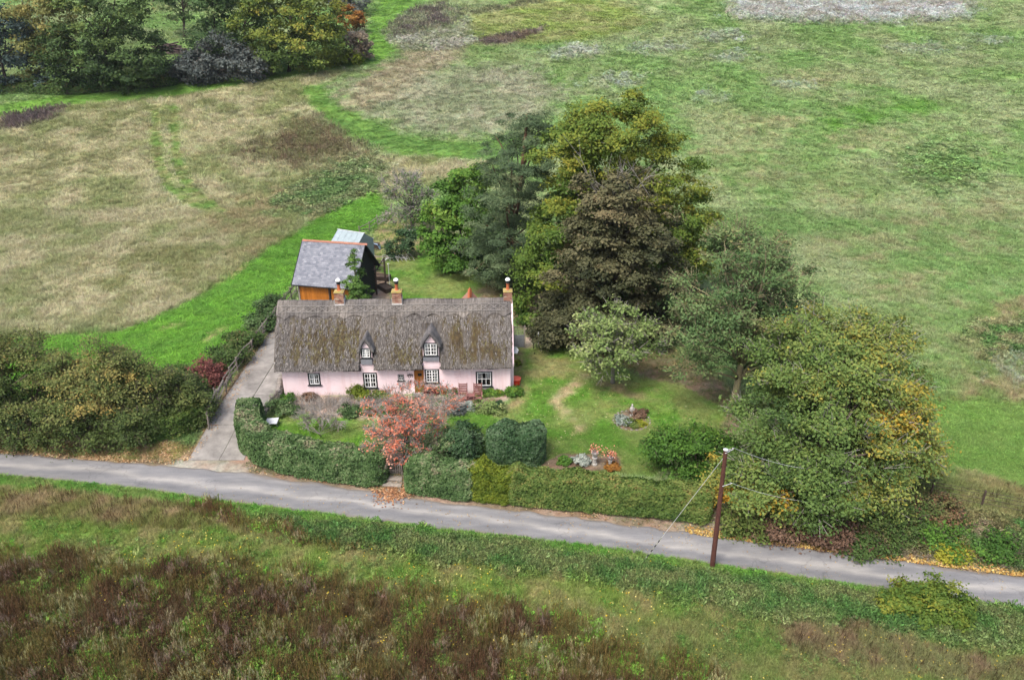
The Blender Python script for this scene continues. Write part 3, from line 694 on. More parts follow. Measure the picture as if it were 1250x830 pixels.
PANE = {}
def window(rect, cols, rows, mulls, curt, sill=True, y=0.0):
    x0, x1, z0, z1 = rect
    f = .085 if (x1 - x0) > .6 else .04
    w = MB()
    fr = (y - .03, y + .09)
    w.box(x0 - .01, x0 + f, *fr, z0 - .01, z1 + .01); w.box(x1 - f, x1 + .01, *fr, z0 - .01, z1 + .01)
    w.box(x0 + f, x1 - f, *fr, z1 - f * .7, z1 + .01); w.box(x0 + f, x1 - f, *fr, z0 - .01, z0 + f * .8)
    fo = w.build("window", m_black, cottage)
    if sill:
        s = MB(); s.box(x0 - .09, x1 + .09, y - .09, y - .031, z0 - .05, z0 + .03); s.build("sill", m_black, fo)
    a0, a1, b0, b1 = x0 + f + .002, x1 - f - .002, z0 + f * .8 + .002, z1 - f * .7 - .002
    s = MB(); t = .055 if f > .05 else .03; sy = (y - .012, y + .05)
    s.box(a0, a0 + t, *sy, b0, b1); s.box(a1 - t, a1, *sy, b0, b1); s.box(a0 + t, a1 - t, *sy, b1 - t, b1); s.box(a0 + t, a1 - t, *sy, b0, b0 + t)
    s.build("sash", m_white, fo)
    c0, c1, d0, d1 = a0 + t, a1 - t, b0 + t, b1 - t
    for i in range(1, cols):
        xx = c0 + (c1 - c0) * i / cols; hw = .045 if i in mulls else .018
        g = MB(); g.box(xx - hw, xx + hw, y - .006, y + .045, d0, d1); g.build("glazing_bar", m_white, fo)
    for j in range(1, rows):
        zz = d0 + (d1 - d0) * j / rows
        g = MB(); g.box(c0, c1, y - .001, y + .04, zz - .017, zz + .017); g.build("glazing_bar", m_white, fo)
    pw, ph = (c1 - c0) / cols, (d1 - d0) / rows
    key = (round(pw, 3), round(ph, 3))
    if key not in PANE:
        PANE[key] = new_mesh("pane", [(0, 0, 0), (pw, 0, 0), (pw, 0, ph), (0, 0, ph)], [(0, 1, 2, 3)], m_glass)
    for i in range(cols):
        for j in range(rows):
            link("pane", PANE[key], fo, (c0 + i * pw, y + .02, d0 + j * ph))
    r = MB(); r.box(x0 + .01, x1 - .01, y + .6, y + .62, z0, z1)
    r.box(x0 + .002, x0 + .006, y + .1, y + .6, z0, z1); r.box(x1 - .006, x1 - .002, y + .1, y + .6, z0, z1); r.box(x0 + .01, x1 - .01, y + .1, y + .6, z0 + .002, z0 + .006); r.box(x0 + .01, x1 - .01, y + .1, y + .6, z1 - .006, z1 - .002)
    r.build("unlit_room_box", m_dark, fo)  # added box whose near-black colour stands in for the room's darkness
    for i in curt:
        q = MB(); xa, xb = c0 + i * pw, c0 + (i + 1) * pw; nn = 8
        vs = [(xa + (xb - xa) * k / nn, y + .14 + .02 * (k % 2), z) for z in (z0 + f, z1 - f) for k in range(nn + 1)]
        q.add(vs, [(k, k + 1, nn + 2 + k, nn + 1 + k) for k in range(nn)]); q.build("curtain", m_curtain, fo)
    return fo
for r_, w in zip(rects[:5], WINS[:5]):
    fo = window(r_, w[4], w[5], w[6], w[7])
# half-curtains of the right-hand window
x0, x1, z0, z1 = rects[4]
q = MB()
for xa, xb in ((x0 + .12, x0 + .36), (x1 - .36, x1 - .12)):
    q = MB(); nn = 8; q.add([(xa + (xb - xa) * k / nn, .14 + .02 * (k % 2), z) for z in ((z0 + z1) / 2 + .02, z1 - .08) for k in range(nn + 1)], [(k, k + 1, nn + 2 + k, nn + 1 + k) for k in range(nn)])
    q.build("curtain", m_curtain, fo)
# door: ledged oak boards with a glazed light
dr = empty("door", (0, 0, 0)); dr.parent = cottage
dw = (door_r[1] - door_r[0]) / 5
for i in range(5):
    q = MB(); q.box(door_r[0] + i * dw + .006, door_r[0] + (i + 1) * dw - .006, .02, .07, door_r[2], door_r[3]); bevel(q.build("board", m_oak, dr), .006)
q = MB(); q.box(door_r[0] - .05, door_r[0] + .002, -.03, .12, .1, 2.16); q.box(door_r[1] - .002, door_r[1] + .05, -.03, .12, .1, 2.16); q.box(door_r[0] + .002, door_r[1] - .002, -.03, .12, 2.121, 2.17); q.build("door_frame", m_oak, dr)
q = MB(); q.box(door_r[0] + .22, door_r[0] + .5, .008, .019, 1.5, 1.72); q.build("door_light", m_dark, dr)
q = MB(); q.tube([(door_r[0] + .1, -.02, 1.05), (door_r[0] + .1, -.04, 1.0), (door_r[0] + .1, -.02, .92)], .012, 6); q.build("handle", m_black, dr)
q = MB(); q.box(door_r[0] - .2, door_r[1] + .2, -.5, -.035, -.05, .11); bevel(q.build("doorstep", m_conc, cottage), .02)
# iron ornaments on the wall left of the door
m_iron = mat_plain("wrought_iron", (.05, .035, .035), .6)
def scrolls(u0, v0, u1, v1, kind):
    xa, zb = on_wall(u0, v0); xb, za = on_wall(u1, v1); q = MB()
    n_ = 3 if kind else 2
    for i in range(n_):
        cx = xa + (xb - xa) * (i + .5) / n_; r0 = (xb - xa) / n_ * .48; cz = (za + zb) / 2 + (.04 if i % 2 else -.02)
        th = np.linspace(0, 4.4, 16)
        q.tube(np.stack([cx + r0 * np.cos(th) * (1 - th / 9), np.full(16, -.025), cz + r0 * 1.1 * np.sin(th) * (1 - th / 9)], 1), .022, 5)
        q.tube([(cx + r0 * .7, -.025, za), (cx + r0 * .2, -.025, zb)], .02, 5)
    q.tube([(xa, -.025, (za + zb) / 2), (xb, -.025, (za + zb) / 2 + .05)], .018, 5)
    return q.build("iron_ornament", m_iron, cottage)
scrolls(496.5, 455.5, 504, 460.5, 1); scrolls(497, 463.8, 502, 469.5, 0)

# dormer walls, standing in the front wall plane
DORM = [(0, rects[5], on_wall(446.4, 416.4)), (1, rects[6], on_wall(525.3, 409.6))]
NOTCH = []
for k, r_, (ax, az) in DORM:
    x0, x1, z0, z1 = r_
    hw = (x1 - x0) / 2 + .06; cx = (x0 + x1) / 2
    NOTCH.append((cx, hw, z1, az))
    vs, fs = holed_wall(cx - hw, cx + hw, WALL_TOP - .4, z1 + .02, [(x0, x1, z0, z1)], -.02)
    q = MB(); q.add(vs, fs)
    q.add([(cx - hw, -.02, z1 + .02), (cx + hw, -.02, z1 + .02), (cx, -.02, az)], [(0, 1, 2)])
    for sx_ in (-hw, hw):
        q.add([(cx + sx_, -.02, WALL_TOP - .4), (cx + sx_, 2.2, WALL_TOP - .4), (cx + sx_, 2.2, z1 + .02), (cx + sx_, -.02, z1 + .02)], [(0, 1, 2, 3)])
    d = q.build("dormer", m_pink, cottage)
    wfo = window(r_, *WINS[5 + k][4:8], sill=True, y=-.03)
    q = MB(); q.box(x0 - .05, x1 + .05, -.14, -.09, z0 - (.45 if k == 0 else .36), z0 - .06); q.build("lead_apron", m_lead, d)

# ---- thatch
RIDGE_Y, RIDGE_Z, LIP_Y, LIP_Z = 3.15, 6.30, -.48, 2.42
TX0, TX1 = -.42, CL + .14
def slope_pt(s):
    """front slope, s = 0 ridge .. 1 eave; slightly bellied"""
    y = RIDGE_Y + (LIP_Y - RIDGE_Y) * s
    z = RIDGE_Z + (LIP_Z - RIDGE_Z) * s + .16 * np.sin(np.pi * np.clip(s, 0, 1)) - .10 * sstep(.9, 1.02, s)
    return y, z
MOSS = ((2.6, .62, 1.3, .22, .50), (4.4, .60, 1.5, .24, .55), (1.3, .80, 1.2, .14, .35), (3.4, .80, 2.2, .12, .45), (5.4, .40, .7, .16, .35), (8.4, .80, 1.2, .16, .32), (9.6, .82, .9, .12, .4), (12.7, .62, .8, .26, .45), (14.2, .50, 1.0, .26, .45), (15.0, .78, 1.5, .14, .55), (13.6, .82, 1.4, .12, .45), (16.0, .5, .4, .3, .3))
def moss_at(x, s):
    """how mossy the thatch is, 0..1: patches that run down the slope in streaks"""
    m = np.zeros_like(x)
    for (mx_, ms_, mr_, mh_, mv) in MOSS: m = np.maximum(m, mv * np.exp(-((x - mx_) / mr_) ** 2 - ((s - ms_) / mh_) ** 2))
    t = fbm(x * 3.4, s * 3.4, 231, 3) * .5 + fbm(x * 11.0, s * 17.0, 237, 3) * .5
    return sstep(.53, .82, m * .62 + t + .04 * sstep(.3, .6, s)) * sstep(.2, .34, s) * (1 - sstep(.93, .985, s))
def thatch_slope(front=True):
    nxx, nss = (300, 110) if front else (60, 24)
    X = np.linspace(TX0, TX1, nxx); S = np.linspace(0, 1, nss)
    XX, SS = np.meshgrid(X, S)
    y, z = slope_pt(SS)
    nz = .67; nyv = -.74
    d = (fbm(XX * 3.2, SS * 6, 201, 3) - .5) * .11 + (fbm(XX * 11, SS * 9, 205, 3) - .5) * .10 + (fbm(XX * .5, SS * 2, 208, 2) - .5) * .14
    d = d * sstep(0, .06, SS)
    d += -.07 * sstep(.5, 0, np.minimum(XX - TX0, TX1 - XX)) * 0
    # combed grooves running down the slope
    d += .03 * (vnoise(XX * 9, SS * 1.2, 211) - .5)
    y = y + nyv * d; z = z + nz * d
    z = z + ((fbm(XX * .9, SS * 0, 221, 3) - .5) * .20 + (fbm(XX * 5, SS * 0, 223, 2) - .5) * .10) * SS ** 6
    if not front: y = 2 * RIDGE_Y - y
    ok = np.ones((nss - 1, nxx - 1), bool)
    xm = (XX[:-1, :-1] + XX[1:, 1:]) / 2; zm = (z[:-1, :-1] + z[1:, 1:]) / 2
    if front:
        for cx, hw, z1, az in NOTCH:
            wid = hw + .02 + .10 * sstep(3.1, 2.4, zm)
            ok &= ~((np.abs(xm - cx) < wid) & (zm < z1 + .1))
    idx = np.arange(nxx * nss).reshape(nss, nxx)
    q = np.stack([idx[:-1, :-1], idx[1:, :-1], idx[1:, 1:], idx[:-1, 1:]], -1)[ok]
    if not front: q = q[:, ::-1]
    moss = moss_at(XX, SS)
    me = new_mesh("thatch", np.stack([XX.ravel(), y.ravel(), z.ravel()], 1), q, m_thatch, {'moss': moss.ravel()}, True)
    return me, d
me, _ = thatch_slope(True)
roof = link("roof", me, cottage)
so = roof.modifiers.new("thickness", 'SOLIDIFY'); so.thickness = .34; so.offset = -1
me, _ = thatch_slope(False)
rb_ = link("rear_roof", me, cottage)
so = rb_.modifiers.new("thickness", 'SOLIDIFY'); so.thickness = .34; so.offset = -1
# loose straws standing off the slope
rg = rng_(7); N = 30000
sx_ = rg.uniform(TX0 + .05, TX1 - .05, N); ss_ = rg.uniform(.27, .99, N)
okm = np.ones(N, bool)
y_, z_ = slope_pt(ss_)
for cx, hw, z1, az in NOTCH: okm &= ~((np.abs(sx_ - cx) < hw + .12) & (z_ < az + .25))
okm &= moss_at(sx_, ss_) < .5 + .5 * rg.random(N)
sx_, ss_, y_, z_ = sx_[okm], ss_[okm], y_[okm], z_[okm]; N = len(sx_)
dn = np.array((0, -.67, -.74)); up = np.array((0, -.74, .67))
c0 = np.stack([sx_, y_, z_], 1) + up * rg.uniform(-.03, .05, N)[:, None]
L_ = rg.uniform(.08, .27, N)[:, None]; wv = rg.uniform(.008, .019, N)[:, None]
dd = nrm(dn + np.stack([rg.normal(0, .13, N), rg.normal(0, .06, N), rg.normal(0, .06, N)], 1) + up * .12)
sd_ = np.array((1.0, 0, 0)) * wv
vv = np.stack([c0 - sd_, c0 + sd_, c0 + dd * L_ + sd_ * .4 + up * .015, c0 + dd * L_ - sd_ * .4 + up * .015], 1).reshape(-1, 3)
m_straw = mat_tint("straw", [(0, (.042, .036, .031)), (.4, (.102, .092, .083)), (.75, (.190, .174, .160)), (1, (.32, .30, .28))], .9)
tag(link("loose_straw", new_mesh("loose_straw", vv, np.arange(N * 4).reshape(-1, 4), m_straw, {'tint': np.repeat(np.clip(rg.normal(.5, .25, N), 0, 1), 4)}), roof), kind='stuff')
# moss cushions on the slope
N = 5200; sx_ = rg.uniform(TX0 + .3, TX1 - .3, N); ss_ = rg.uniform(.3, .95, N)
keep = rg.uniform(0, 1, N) < moss_at(sx_, ss_) * .9
for cx, hw, z1, az in NOTCH: keep &= ~((np.abs(sx_ - cx) < hw + .2) & (slope_pt(ss_)[1] < az + .7))
sx_, ss_ = sx_[keep], ss_[keep]; y_, z_ = slope_pt(ss_); N = len(sx_)
oct_v = nrm(np.array([(1, 0, .1), (.5, .85, .15), (-.5, .85, .1), (-1, 0, .2), (-.5, -.85, .1), (.5, -.85, .15)], float))
vs = []; fs = []; ti = []
for i in range(N):
    r = rg.uniform(.05, .14); c = np.array((sx_[i], y_[i], z_[i])); k = len(vs)
    e1 = np.array((1, 0, 0)); e2 = np.array((0, .67, .74)) * rg.uniform(1, 1.9)
    for o in oct_v:
        rr_ = r * rg.uniform(.7, 1.3); vs.append(c + e1 * o[0] * rr_ + e2 * o[1] * rr_ + up * .0)
    vs.append(c + up * rg.uniform(.04, .075)); fs += [(k + a, k + (a + 1) % 6, k + 6) for a in range(6)]; ti += [rg.uniform(.1, .9)] * 7
m_moss = mat_tint("roof_moss", [(0, (.038, .030, .021)), (.5, (.068, .054, .031)), (1, (.105, .096, .042))], .95)
tag(link("moss", new_mesh("moss", vs, fs, m_moss, {'tint': ti}), roof), kind='stuff')

# ---- block-cut ridge with scalloped lower edge
def ridge_cap():
    nxx, nss = 420, 30
    X = np.linspace(TX0 - .02, TX1 + .01, nxx); T = np.linspace(-.4, 1, nss)
    edge = .280 + .036 * (1 - 2 * np.abs(np.sin(np.pi * (X - .2 + .25 * (vnoise(X * .8, X * 0, 9) - .5)) / 1.46))) * (.7 + .6 * vnoise(X * .5, X * 0, 12)) + (vnoise(X * 3, X * 0, 3) - .5) * .01
    XX, TT = np.meshgrid(X, T)
    SS = TT * edge[None, :]
    S_ = np.abs(SS)
    y, z = slope_pt(S_)
    y = np.where(SS < 0, 2 * RIDGE_Y - y, y)
    th = .11 - .05 * TT + (fbm(XX * 12, TT * 5, 301, 3) - .5) * .035 + (vnoise(XX * 17, TT, 305) - .5) * .02
    rd = sstep(.0, .05, S_)
    sy_ = np.where(SS < 0, .74, -.74) * rd
    y = y + sy_ * th; z = z + (.67 + .2 * (1 - rd)) * th - .10 * (1 - rd) ** 2
    z = z + (fbm(XX * .7, XX * 0, 307, 2) - .5) * .10
    idx = np.arange(nxx * nss).reshape(nss, nxx)
    q = np.stack([idx[:-1, :-1], idx[1:, :-1], idx[1:, 1:], idx[:-1, 1:]], -1).reshape(-1, 4)
    return new_mesh("thatch_ridge", np.stack([XX.ravel(), y.ravel(), z.ravel()], 1), q, m_ridge, None, True), edge, X
me, edge, X_ = ridge_cap()
rc = link("thatch_ridge", me, cottage)
so = rc.modifiers.new("thickness", 'SOLIDIFY'); so.thickness = .09; so.offset = -1
def rp(x, s, lift=.15):
    y, z = slope_pt(np.array(s)); zz = z + .67 * lift + (fbm(np.array([x * .7]), np.array([0.]), 307, 2)[0] - .5) * .10
    return (x, float(y) - .74 * lift, float(zz))
for s0 in (.10, .205):
    q = MB(); q.tube([rp(x, s0) for x in np.arange(TX0 + .1, TX1 - .05, .35)], .017, 4); q.build("hazel_ligger", m_hazel, rc)
x = TX0 + .2; i = 0
lig = None
q = MB()
while x < TX1 - .8:
    q.tube([rp(x, .105), rp(x + .35, .155), rp(x + .7, .20)], .013, 4); q.tube([rp(x + .7, .105), rp(x + .35, .155, .165), rp(x, .20)], .013, 4)
    x += .7
tag(q.build("hazel_cross_spar", m_hazel, rc), kind='stuff')

# ---- thatched dormer hoods
for (cx, hw, z1, az) in NOTCH:
    nyy, ntt = 26, 31
    ytop = 2.3
    Yv = np.linspace(-.20, ytop, nyy); Tv = np.linspace(-1, 1, ntt)
    YY, TT = np.meshgrid(Yv, Tv, indexing='ij')
    bk = sstep(-.2, ytop, YY)
    half = hw + .20
    prof = np.sqrt(TT ** 2 + .015) - .12
    drop = (az - z1) + .50
    top = az + .33 - .16 * bk
    flare = 1 + .25 * bk
    x = cx + TT * half * flare
    z = top - prof * drop * (1 + .35 * bk) - .25 * np.abs(TT) ** 6
    # keep the skirt under the main slope further back
    z = z + (fbm(x * 7, YY * 4, 411, 3) - .5) * .08
    idx = np.arange(nyy * ntt).reshape(nyy, ntt)
    qf = np.stack([idx[:-1, :-1], idx[:-1, 1:], idx[1:, 1:], idx[1:, :-1]], -1).reshape(-1, 4)
    ho = link("dormer_hood", new_mesh("dormer_hood", np.stack([x.ravel(), YY.ravel(), z.ravel()], 1), qf, m_hood, None, True), cottage)
    so = ho.modifiers.new("thickness", 'SOLIDIFY'); so.thickness = .2; so.offset = -1

# ---- chimneys
m_brick = mat_tint("old_brick", [(0, (.09, .05, .04)), (.35, (.24, .115, .08)), (.65, (.33, .185, .13)), (.9, (.42, .33, .24))], .9)
m_mortar = mat_plain("mortar", (.36, .32, .28), .95)
m_lichen = mat_plain("lichen_mortar", (.40, .29, .045), .95, .25, 9, c2=(.22, .2, .15))
m_terra = mat_plain("terracotta", (.44, .125, .05), .7, .15, 8)
m_steel = mat_plain("cowl_white", (.80, .80, .79), .35, .05)
m_flash = mat_plain("lead_flashing", (.55, .53, .51), .7, .1)
def chimney(x0, x1, y0, y1, ztop, zlow, pot=True, lich=True):
    rg = rng_(int(x0 * 10) + 5)
    q = MB(); q.box(x0 + .02, x1 - .02, y0 + .02, y1 - .02, zlow, ztop - .02)
    ch = q.build("chimney", m_mortar, cottage)
    q = MB(); z = zlow; r = 0
    top2 = ztop - .03
    while z < top2:
        for (ax, a0, a1, fix, side) in (('x', x0, x1, y0, -1), ('x', x0, x1, y1, 1), ('y', y0, y1, x0, -1), ('y', y0, y1, x1, 1)):
            p = a0 + (0 if r % 2 else -.11)
            while p < a1 - .01:
                e0, e1 = max(p, a0), min(p + .215, a1)
                if e1 - e0 > .04:
                    q.tint = float(np.clip(rg.normal(.5, .22), 0, 1)); pr = rg.uniform(0, .008)
                    lo, hi = (fix - pr, fix + .03) if side < 0 else (fix - .03, fix + pr)
                    if ax == 'x': q.box(e0, e1, lo, hi, z, min(z + .066, top2))
                    else: q.box(lo, hi, e0, e1, z, min(z + .066, top2))
                p += .225
        z += .078; r += 1
    tag(q.build("brick_course", m_brick, ch), kind='stuff')
    q = MB(); q.box(x0 - .04, x1 + .04, y0 - .04, y1 + .04, ztop - .03, ztop + .05); q.box(x0 + .05, x1 - .05, y0 + .05, y1 - .05, ztop + .051, ztop + .1)
    bevel(q.build("capping", m_lichen if lich else m_mortar, ch), .02)
    q = MB(); w_ = .02
    zf = zlow + .3
    q.box(x0 - .03, x1 + .03, y0 - .035, y0 - .012, zf - .14, zf); q.box(x0 - .032, x0 - .012, y0 - .012, y1, zf - .05, zf + .38); q.box(x1 + .012, x1 + .032, y0 - .012, y1, zf - .05, zf + .38)
    q.build("flashing", m_flash, ch)
    cx, cy = (x0 + x1) / 2, (y0 + y1) / 2
    q = MB(); q.lathe([(.15, ztop + .1), (.14, ztop + .14), (.115, ztop + .2), (.11, ztop + .50), (.135, ztop + .52), (.135, ztop + .57)], (cx, cy, 0), 14)
    q.build("pot", m_terra, ch, smooth=False)
    q = MB(); q.lathe([(.12, ztop + .571), (.15, ztop + .6), (.15, ztop + .80), (.13, ztop + .82)], (cx, cy, 0), 14); q.build("cowl_mesh", m_black, ch)
    q = MB(); q.lathe([(.19, ztop + .821), (.195, ztop + .85), (.165, ztop + .94), (.10, ztop + 1.0), (.02, ztop + 1.025)], (cx, cy, 0), 14); q.build("cowl_cap", m_steel, ch, smooth=True)
for (u0, u1, vt) in ((408, 419, 357), (478.2, 489.8, 356.5), (615.4, 624.2, 356.5)):
    xa, zt = on_wall(u0, vt, 2.9); xb, _ = on_wall(u1, vt, 2.9)
    if u0 > 600: chimney(CL - .36, CL + .26, 2.85, 3.5, zt - .0, 5.0)
    else: chimney(xa, xb, 2.75, 3.4, zt, 5.85)
# rear wing ridge showing over the main ridge
xr, zr = on_wall(573, 362, 7.5); zr -= .12
q = MB(); q.add([(xr - 1.6, 5.8, zr - 1.9), (xr + 1.6, 5.8, zr - 1.9), (xr + 1.6, 9.5, zr - 1.9), (xr - 1.6, 9.5, zr - 1.9), (xr, 5.8, zr - .08), (xr, 9.5, zr - .08)], [(0, 1, 4), (1, 2, 5, 4), (2, 3, 5), (3, 0, 4, 5)])
q.box(xr - 1.4, xr + 1.4, 6.05, 9.3, -.2, zr - 1.7)
q.build("rear_wing", m_brick, cottage)
for i in range(8):
    q = MB(); y0 = 6.0 + i * .44; hw = .16
    q.add([(xr - hw, y0, zr - .14), (xr, y0, zr + .10), (xr + hw, y0, zr - .14), (xr - hw, y0 + .43, zr - .12), (xr, y0 + .43, zr + .12), (xr + hw, y0 + .43, zr - .12)], [(0, 1, 2), (3, 5, 4), (0, 3, 4, 1), (1, 4, 5, 2), (0, 2, 5, 3)])
    q.build("ridge_tile", m_terra, cottage)
# satellite dish on the gable
m_dish = mat_plain("dish_grey", (.34, .36, .38), .5, .05)
sp = empty("satellite_dish", (0, 0, 0), 0, "small pale grey satellite dish fixed to the right gable wall", "satellite dish")
dl = Vector((CX + (CL + .42) * ccos - 1.2 * csin, CY + (CL + .42) * csin + 1.2 * ccos, 2.9)); sp.location = dl; sp.rotation_euler = (math.radians(62), 0, math.radians(35))
q = MB(); q.lathe([(.02, -.02), (.14, .0), (.20, .03), (.25, .06), (.255, .055), (.20, .01), (.14, -.03), (.02, -.05)], (0, 0, 0), 20); q.build("dish", m_dish, sp, smooth=True)
q = MB(); q.tube([(0, -.33, .06), (0, -.2, .3), (0, -.05, .38)], .015, 5); q.box(-.04, .04, -.08, .02, .36, .44); q.build("feed_arm", m_dish, sp)
q = MB(); q.tube([(0, .05, -.05), (-.1, .15, -.2), (-.28, .2, -.25)], .025, 6); q.build("wall_bracket", m_dish, sp)
m_soil = mat_plain("garden_soil", SOIL2, .95, .2, 8, .3)
# ------------------------------------------------------------------ barn behind the cottage
m_slate = mat_tint("welsh_slate", [(0, (.07, .077, .098)), (.4, (.125, .134, .160)), (.75, (.195, .203, .23)), (1, (.30, .305, .32))], .6)
m_cedar = mat_plain("orange_cedar_boards", (.42, .145, .018), .6, .16, 4, .2, stretch=(6, 6, .8), rnd=.18)
m_tarred = mat_plain("tarred_boards", (.024, .024, .027), .8, .15, 5, .3, stretch=(1, 1, 6))
m_oldwood = mat_plain("weathered_grey_wood", (.235, .205, .175), .9, .2, 6, .3, rnd=.2)
m_darkwood = mat_plain("dark_stained_wood", (.060, .042, .034), .8, .2, 6, .2, rnd=.2)
BROT = math.radians(-11)
BL, BW, BE, BR = 5.8, 6.0, 2.78, 5.78
bo = np.array((-19.62, 66.5, 0.0))
barn = empty("barn", bo, BROT, "slate roofed barn with orange boarded front and black gable behind the cottage", "barn")
q = MB(); q.box(.3, BL - .3, .36, BW - .3, -.2, BE - .05); q.build("timber_core", m_tarred, barn)
nb_ = 22; bw = (BL - .6) / nb_
bm_ = None
for i in range(nb_):
    if i in (12,): continue
    o = link("board", bm_, barn, (.3 + i * bw, .30, 0)) if bm_ else None
    if o is None:
        q = MB(); q.box(.006, bw - .006, 0, .055, -.15, BE); bm_ = q.mesh("board", m_cedar); o = link("board", bm_, barn, (.3 + i * bw, .30, 0))
q = MB(); q.box(.22, .36, .24, .40, -.15, BE - .02); q.build("corner_post", m_oldwood, barn)
q = MB(); q.box(.3 + 12 * bw, .3 + 13 * bw - .1, .26, .34, -.15, BE - .02); q.build("post", m_darkwood, barn)
# black weatherboarded gables
for xg, sgn in ((BL - .3, 1), (.3, -1)):
    z = -.1; k = 0
    while z < BR - .3:
        t = np.clip((z - BE) / (BR - BE), 0, 1) * (BW / 2)
        y0, y1 = .3 + t * .94, BW - .3 - t * .94
        if y1 - y0 > .2:
            q = MB(); q.add([(xg, y0, z), (xg, y1, z), (xg, y1, z + .26), (xg, y0, z + .26), (xg + sgn * .045, y0, z), (xg + sgn * .045, y1, z), (xg + sgn * .012, y1, z + .26), (xg + sgn * .012, y0, z + .26)], [(0, 1, 2, 3), (7, 6, 5, 4), (0, 4, 5, 1), (1, 5, 6, 2), (2, 6, 7, 3), (3, 7, 4, 0)])
            q.build("weatherboard", m_tarred, barn)
        z += .25; k += 1
q = MB()
for xg in (BL - .3, .3): q.add([(xg, .3, BE), (xg, BW - .3, BE), (xg, BW / 2, BR - .25)], [(0, 1, 2)])
q.build("gable_panel", m_tarred, barn)
# slates
rg = rng_(11)
q = MB(); sl = math.hypot(BW / 2 + .15, BR - BE + .15); nrow = 24
for side in (0, 1):
    for r in range(nrow):
        y0, z0 = -.15 + (BW / 2 + .15) * r / nrow, BE - .15 + (BR - BE + .15) * r / nrow
        f = 1.9 if r < nrow - 1 else 1.0
        y1, z1 = -.15 + (BW / 2 + .15) * (r + f) / nrow, BE - .15 + (BR - BE + .15) * (r + f) / nrow
        x = -.12 - (.15 if r % 2 else 0)
        while x < BL + .12:
            xa, xb = max(x + .006, -.12), min(x + .30 - .006, BL + .12)
            if xb - xa > .03:
                lift = rg.uniform(.02, .032); q.tint = float(np.clip(rg.normal(.48, .13) + (rg.random() < .03) * .2, 0, 1))
                ya, yb = (y0, y1) if side == 0 else (BW - y0, BW - y1)
                dz = rg.uniform(-.006, .006)
                vs = [(xa, ya, z0 + lift + dz), (xb, ya, z0 + lift - dz), (xb, yb, z1 + .004), (xa, yb, z1 + .004), (xa, ya, z0 + lift - .016), (xb, ya, z0 + lift - .016)]
                q.add(vs, [(0, 1, 2, 3), (4, 5, 1, 0)])
            x += .30
roofp = q.build("slate_roof", m_slate, barn); tag(roofp, kind='stuff')
q = MB()
for side in (0, 1):
    s = lambda y: y if side == 0 else BW - y
    q.add([(-.1, s(-.12), BE - .16), (BL + .1, s(-.12), BE - .16), (BL + .1, s(BW / 2), BR - .02), (-.1, s(BW / 2), BR - .02), (-.1, s(-.12), BE - .26), (BL + .1, s(-.12), BE - .26), (BL + .1, s(BW / 2), BR - .12), (-.1, s(BW / 2), BR - .12)], [(0, 1, 2, 3), (7, 6, 5, 4), (0, 4, 5, 1), (1, 5, 6, 2), (3, 2, 6, 7), (0, 3, 7, 4)])
q.build("roof_deck", m_tarred, barn)
m_rtile = mat_plain("orange_ridge_tile", (.33, .15, .10), .8, .15, 6, rnd=.12)
q = MB(); q.add([(0, -.13, -.09), (0, 0, .06), (0, .13, -.09), (.44, -.13, -.09), (.44, 0, .06), (.44, .13, -.09)], [(0, 1, 2), (3, 5, 4), (0, 3, 4, 1), (1, 4, 5, 2), (0, 2, 5, 3)])
rm_ = q.mesh("ridge_tile", m_rtile)
for i in range(14): link("ridge_tile", rm_, barn, (-.1 + i * .445, BW / 2, BR + .03 + .004 * (i % 3)))
for sx_ in (BL + .11, -.16):
    q = MB(); 
    for side in (0, 1):
        s = lambda y: y if side == 0 else BW - y
        q.add([(sx_, s(-.2), BE - .28), (sx_ + .04, s(-.2), BE - .28), (sx_ + .04, s(BW / 2), BR - .08), (sx_, s(BW / 2), BR - .08), (sx_, s(-.2), BE - .1), (sx_ + .04, s(-.2), BE - .1), (sx_ + .04, s(BW / 2), BR + .06), (sx_, s(BW / 2), BR + .06)], [(0, 1, 2, 3), (7, 6, 5, 4), (0, 4, 5, 1), (1, 5, 6, 2), (3, 2, 6, 7), (0, 3, 7, 4)])
    q.build("barge_board", m_tarred, barn)

# greenhouse with whitened panes behind the barn
m_poly = mat_plain("whitened_glass", (.27, .33, .345), .35, .12, 3, spec=.5)
m_alu = mat_plain("aluminium_bar", (.55, .57, .58), .4, .1)
Yg = 75.5
g0 = atY(428, 283, Yg); gb = (g0[0], Yg, tz(g0[0], Yg))
gh = empty("greenhouse", gb, math.radians(-24), "small greenhouse with whitened glass roof peeping over the barn ridge", "greenhouse")
rz = g0[2] - gb[2] + .05
for side in (0, 1):
    for i in range(5):
        x0 = -1.5 + i * .62
        q = MB(); y0, y1 = (-1.45, 0) if side == 0 else (1.45, 0)
        q.add([(x0, y0, rz - .95), (x0 + .6, y0, rz - .95), (x0 + .6, y1, rz), (x0, y1, rz), (x0, y0, rz - .965), (x0 + .6, y0, rz - .965), (x0 + .6, y1, rz - .015), (x0, y1, rz - .015)], [(0, 1, 2, 3), (7, 6, 5, 4), (0, 4, 5, 1), (1, 5, 6, 2), (2, 6, 7, 3), (3, 7, 4, 0)])
        q.build("pane", m_poly, gh)
        q = MB(); q.box(x0 - .5 + .49, x0 + .01 - .02 + .02, y0 - .02, y0 + .02, .0, rz - .95); q.build("glazing_bar", m_alu, gh)
        q = MB(); q.box(x0 + .012, x0 + .59, y0 - .01, y0 + .0, .3, rz - .97); q.build("pane", m_poly, gh)
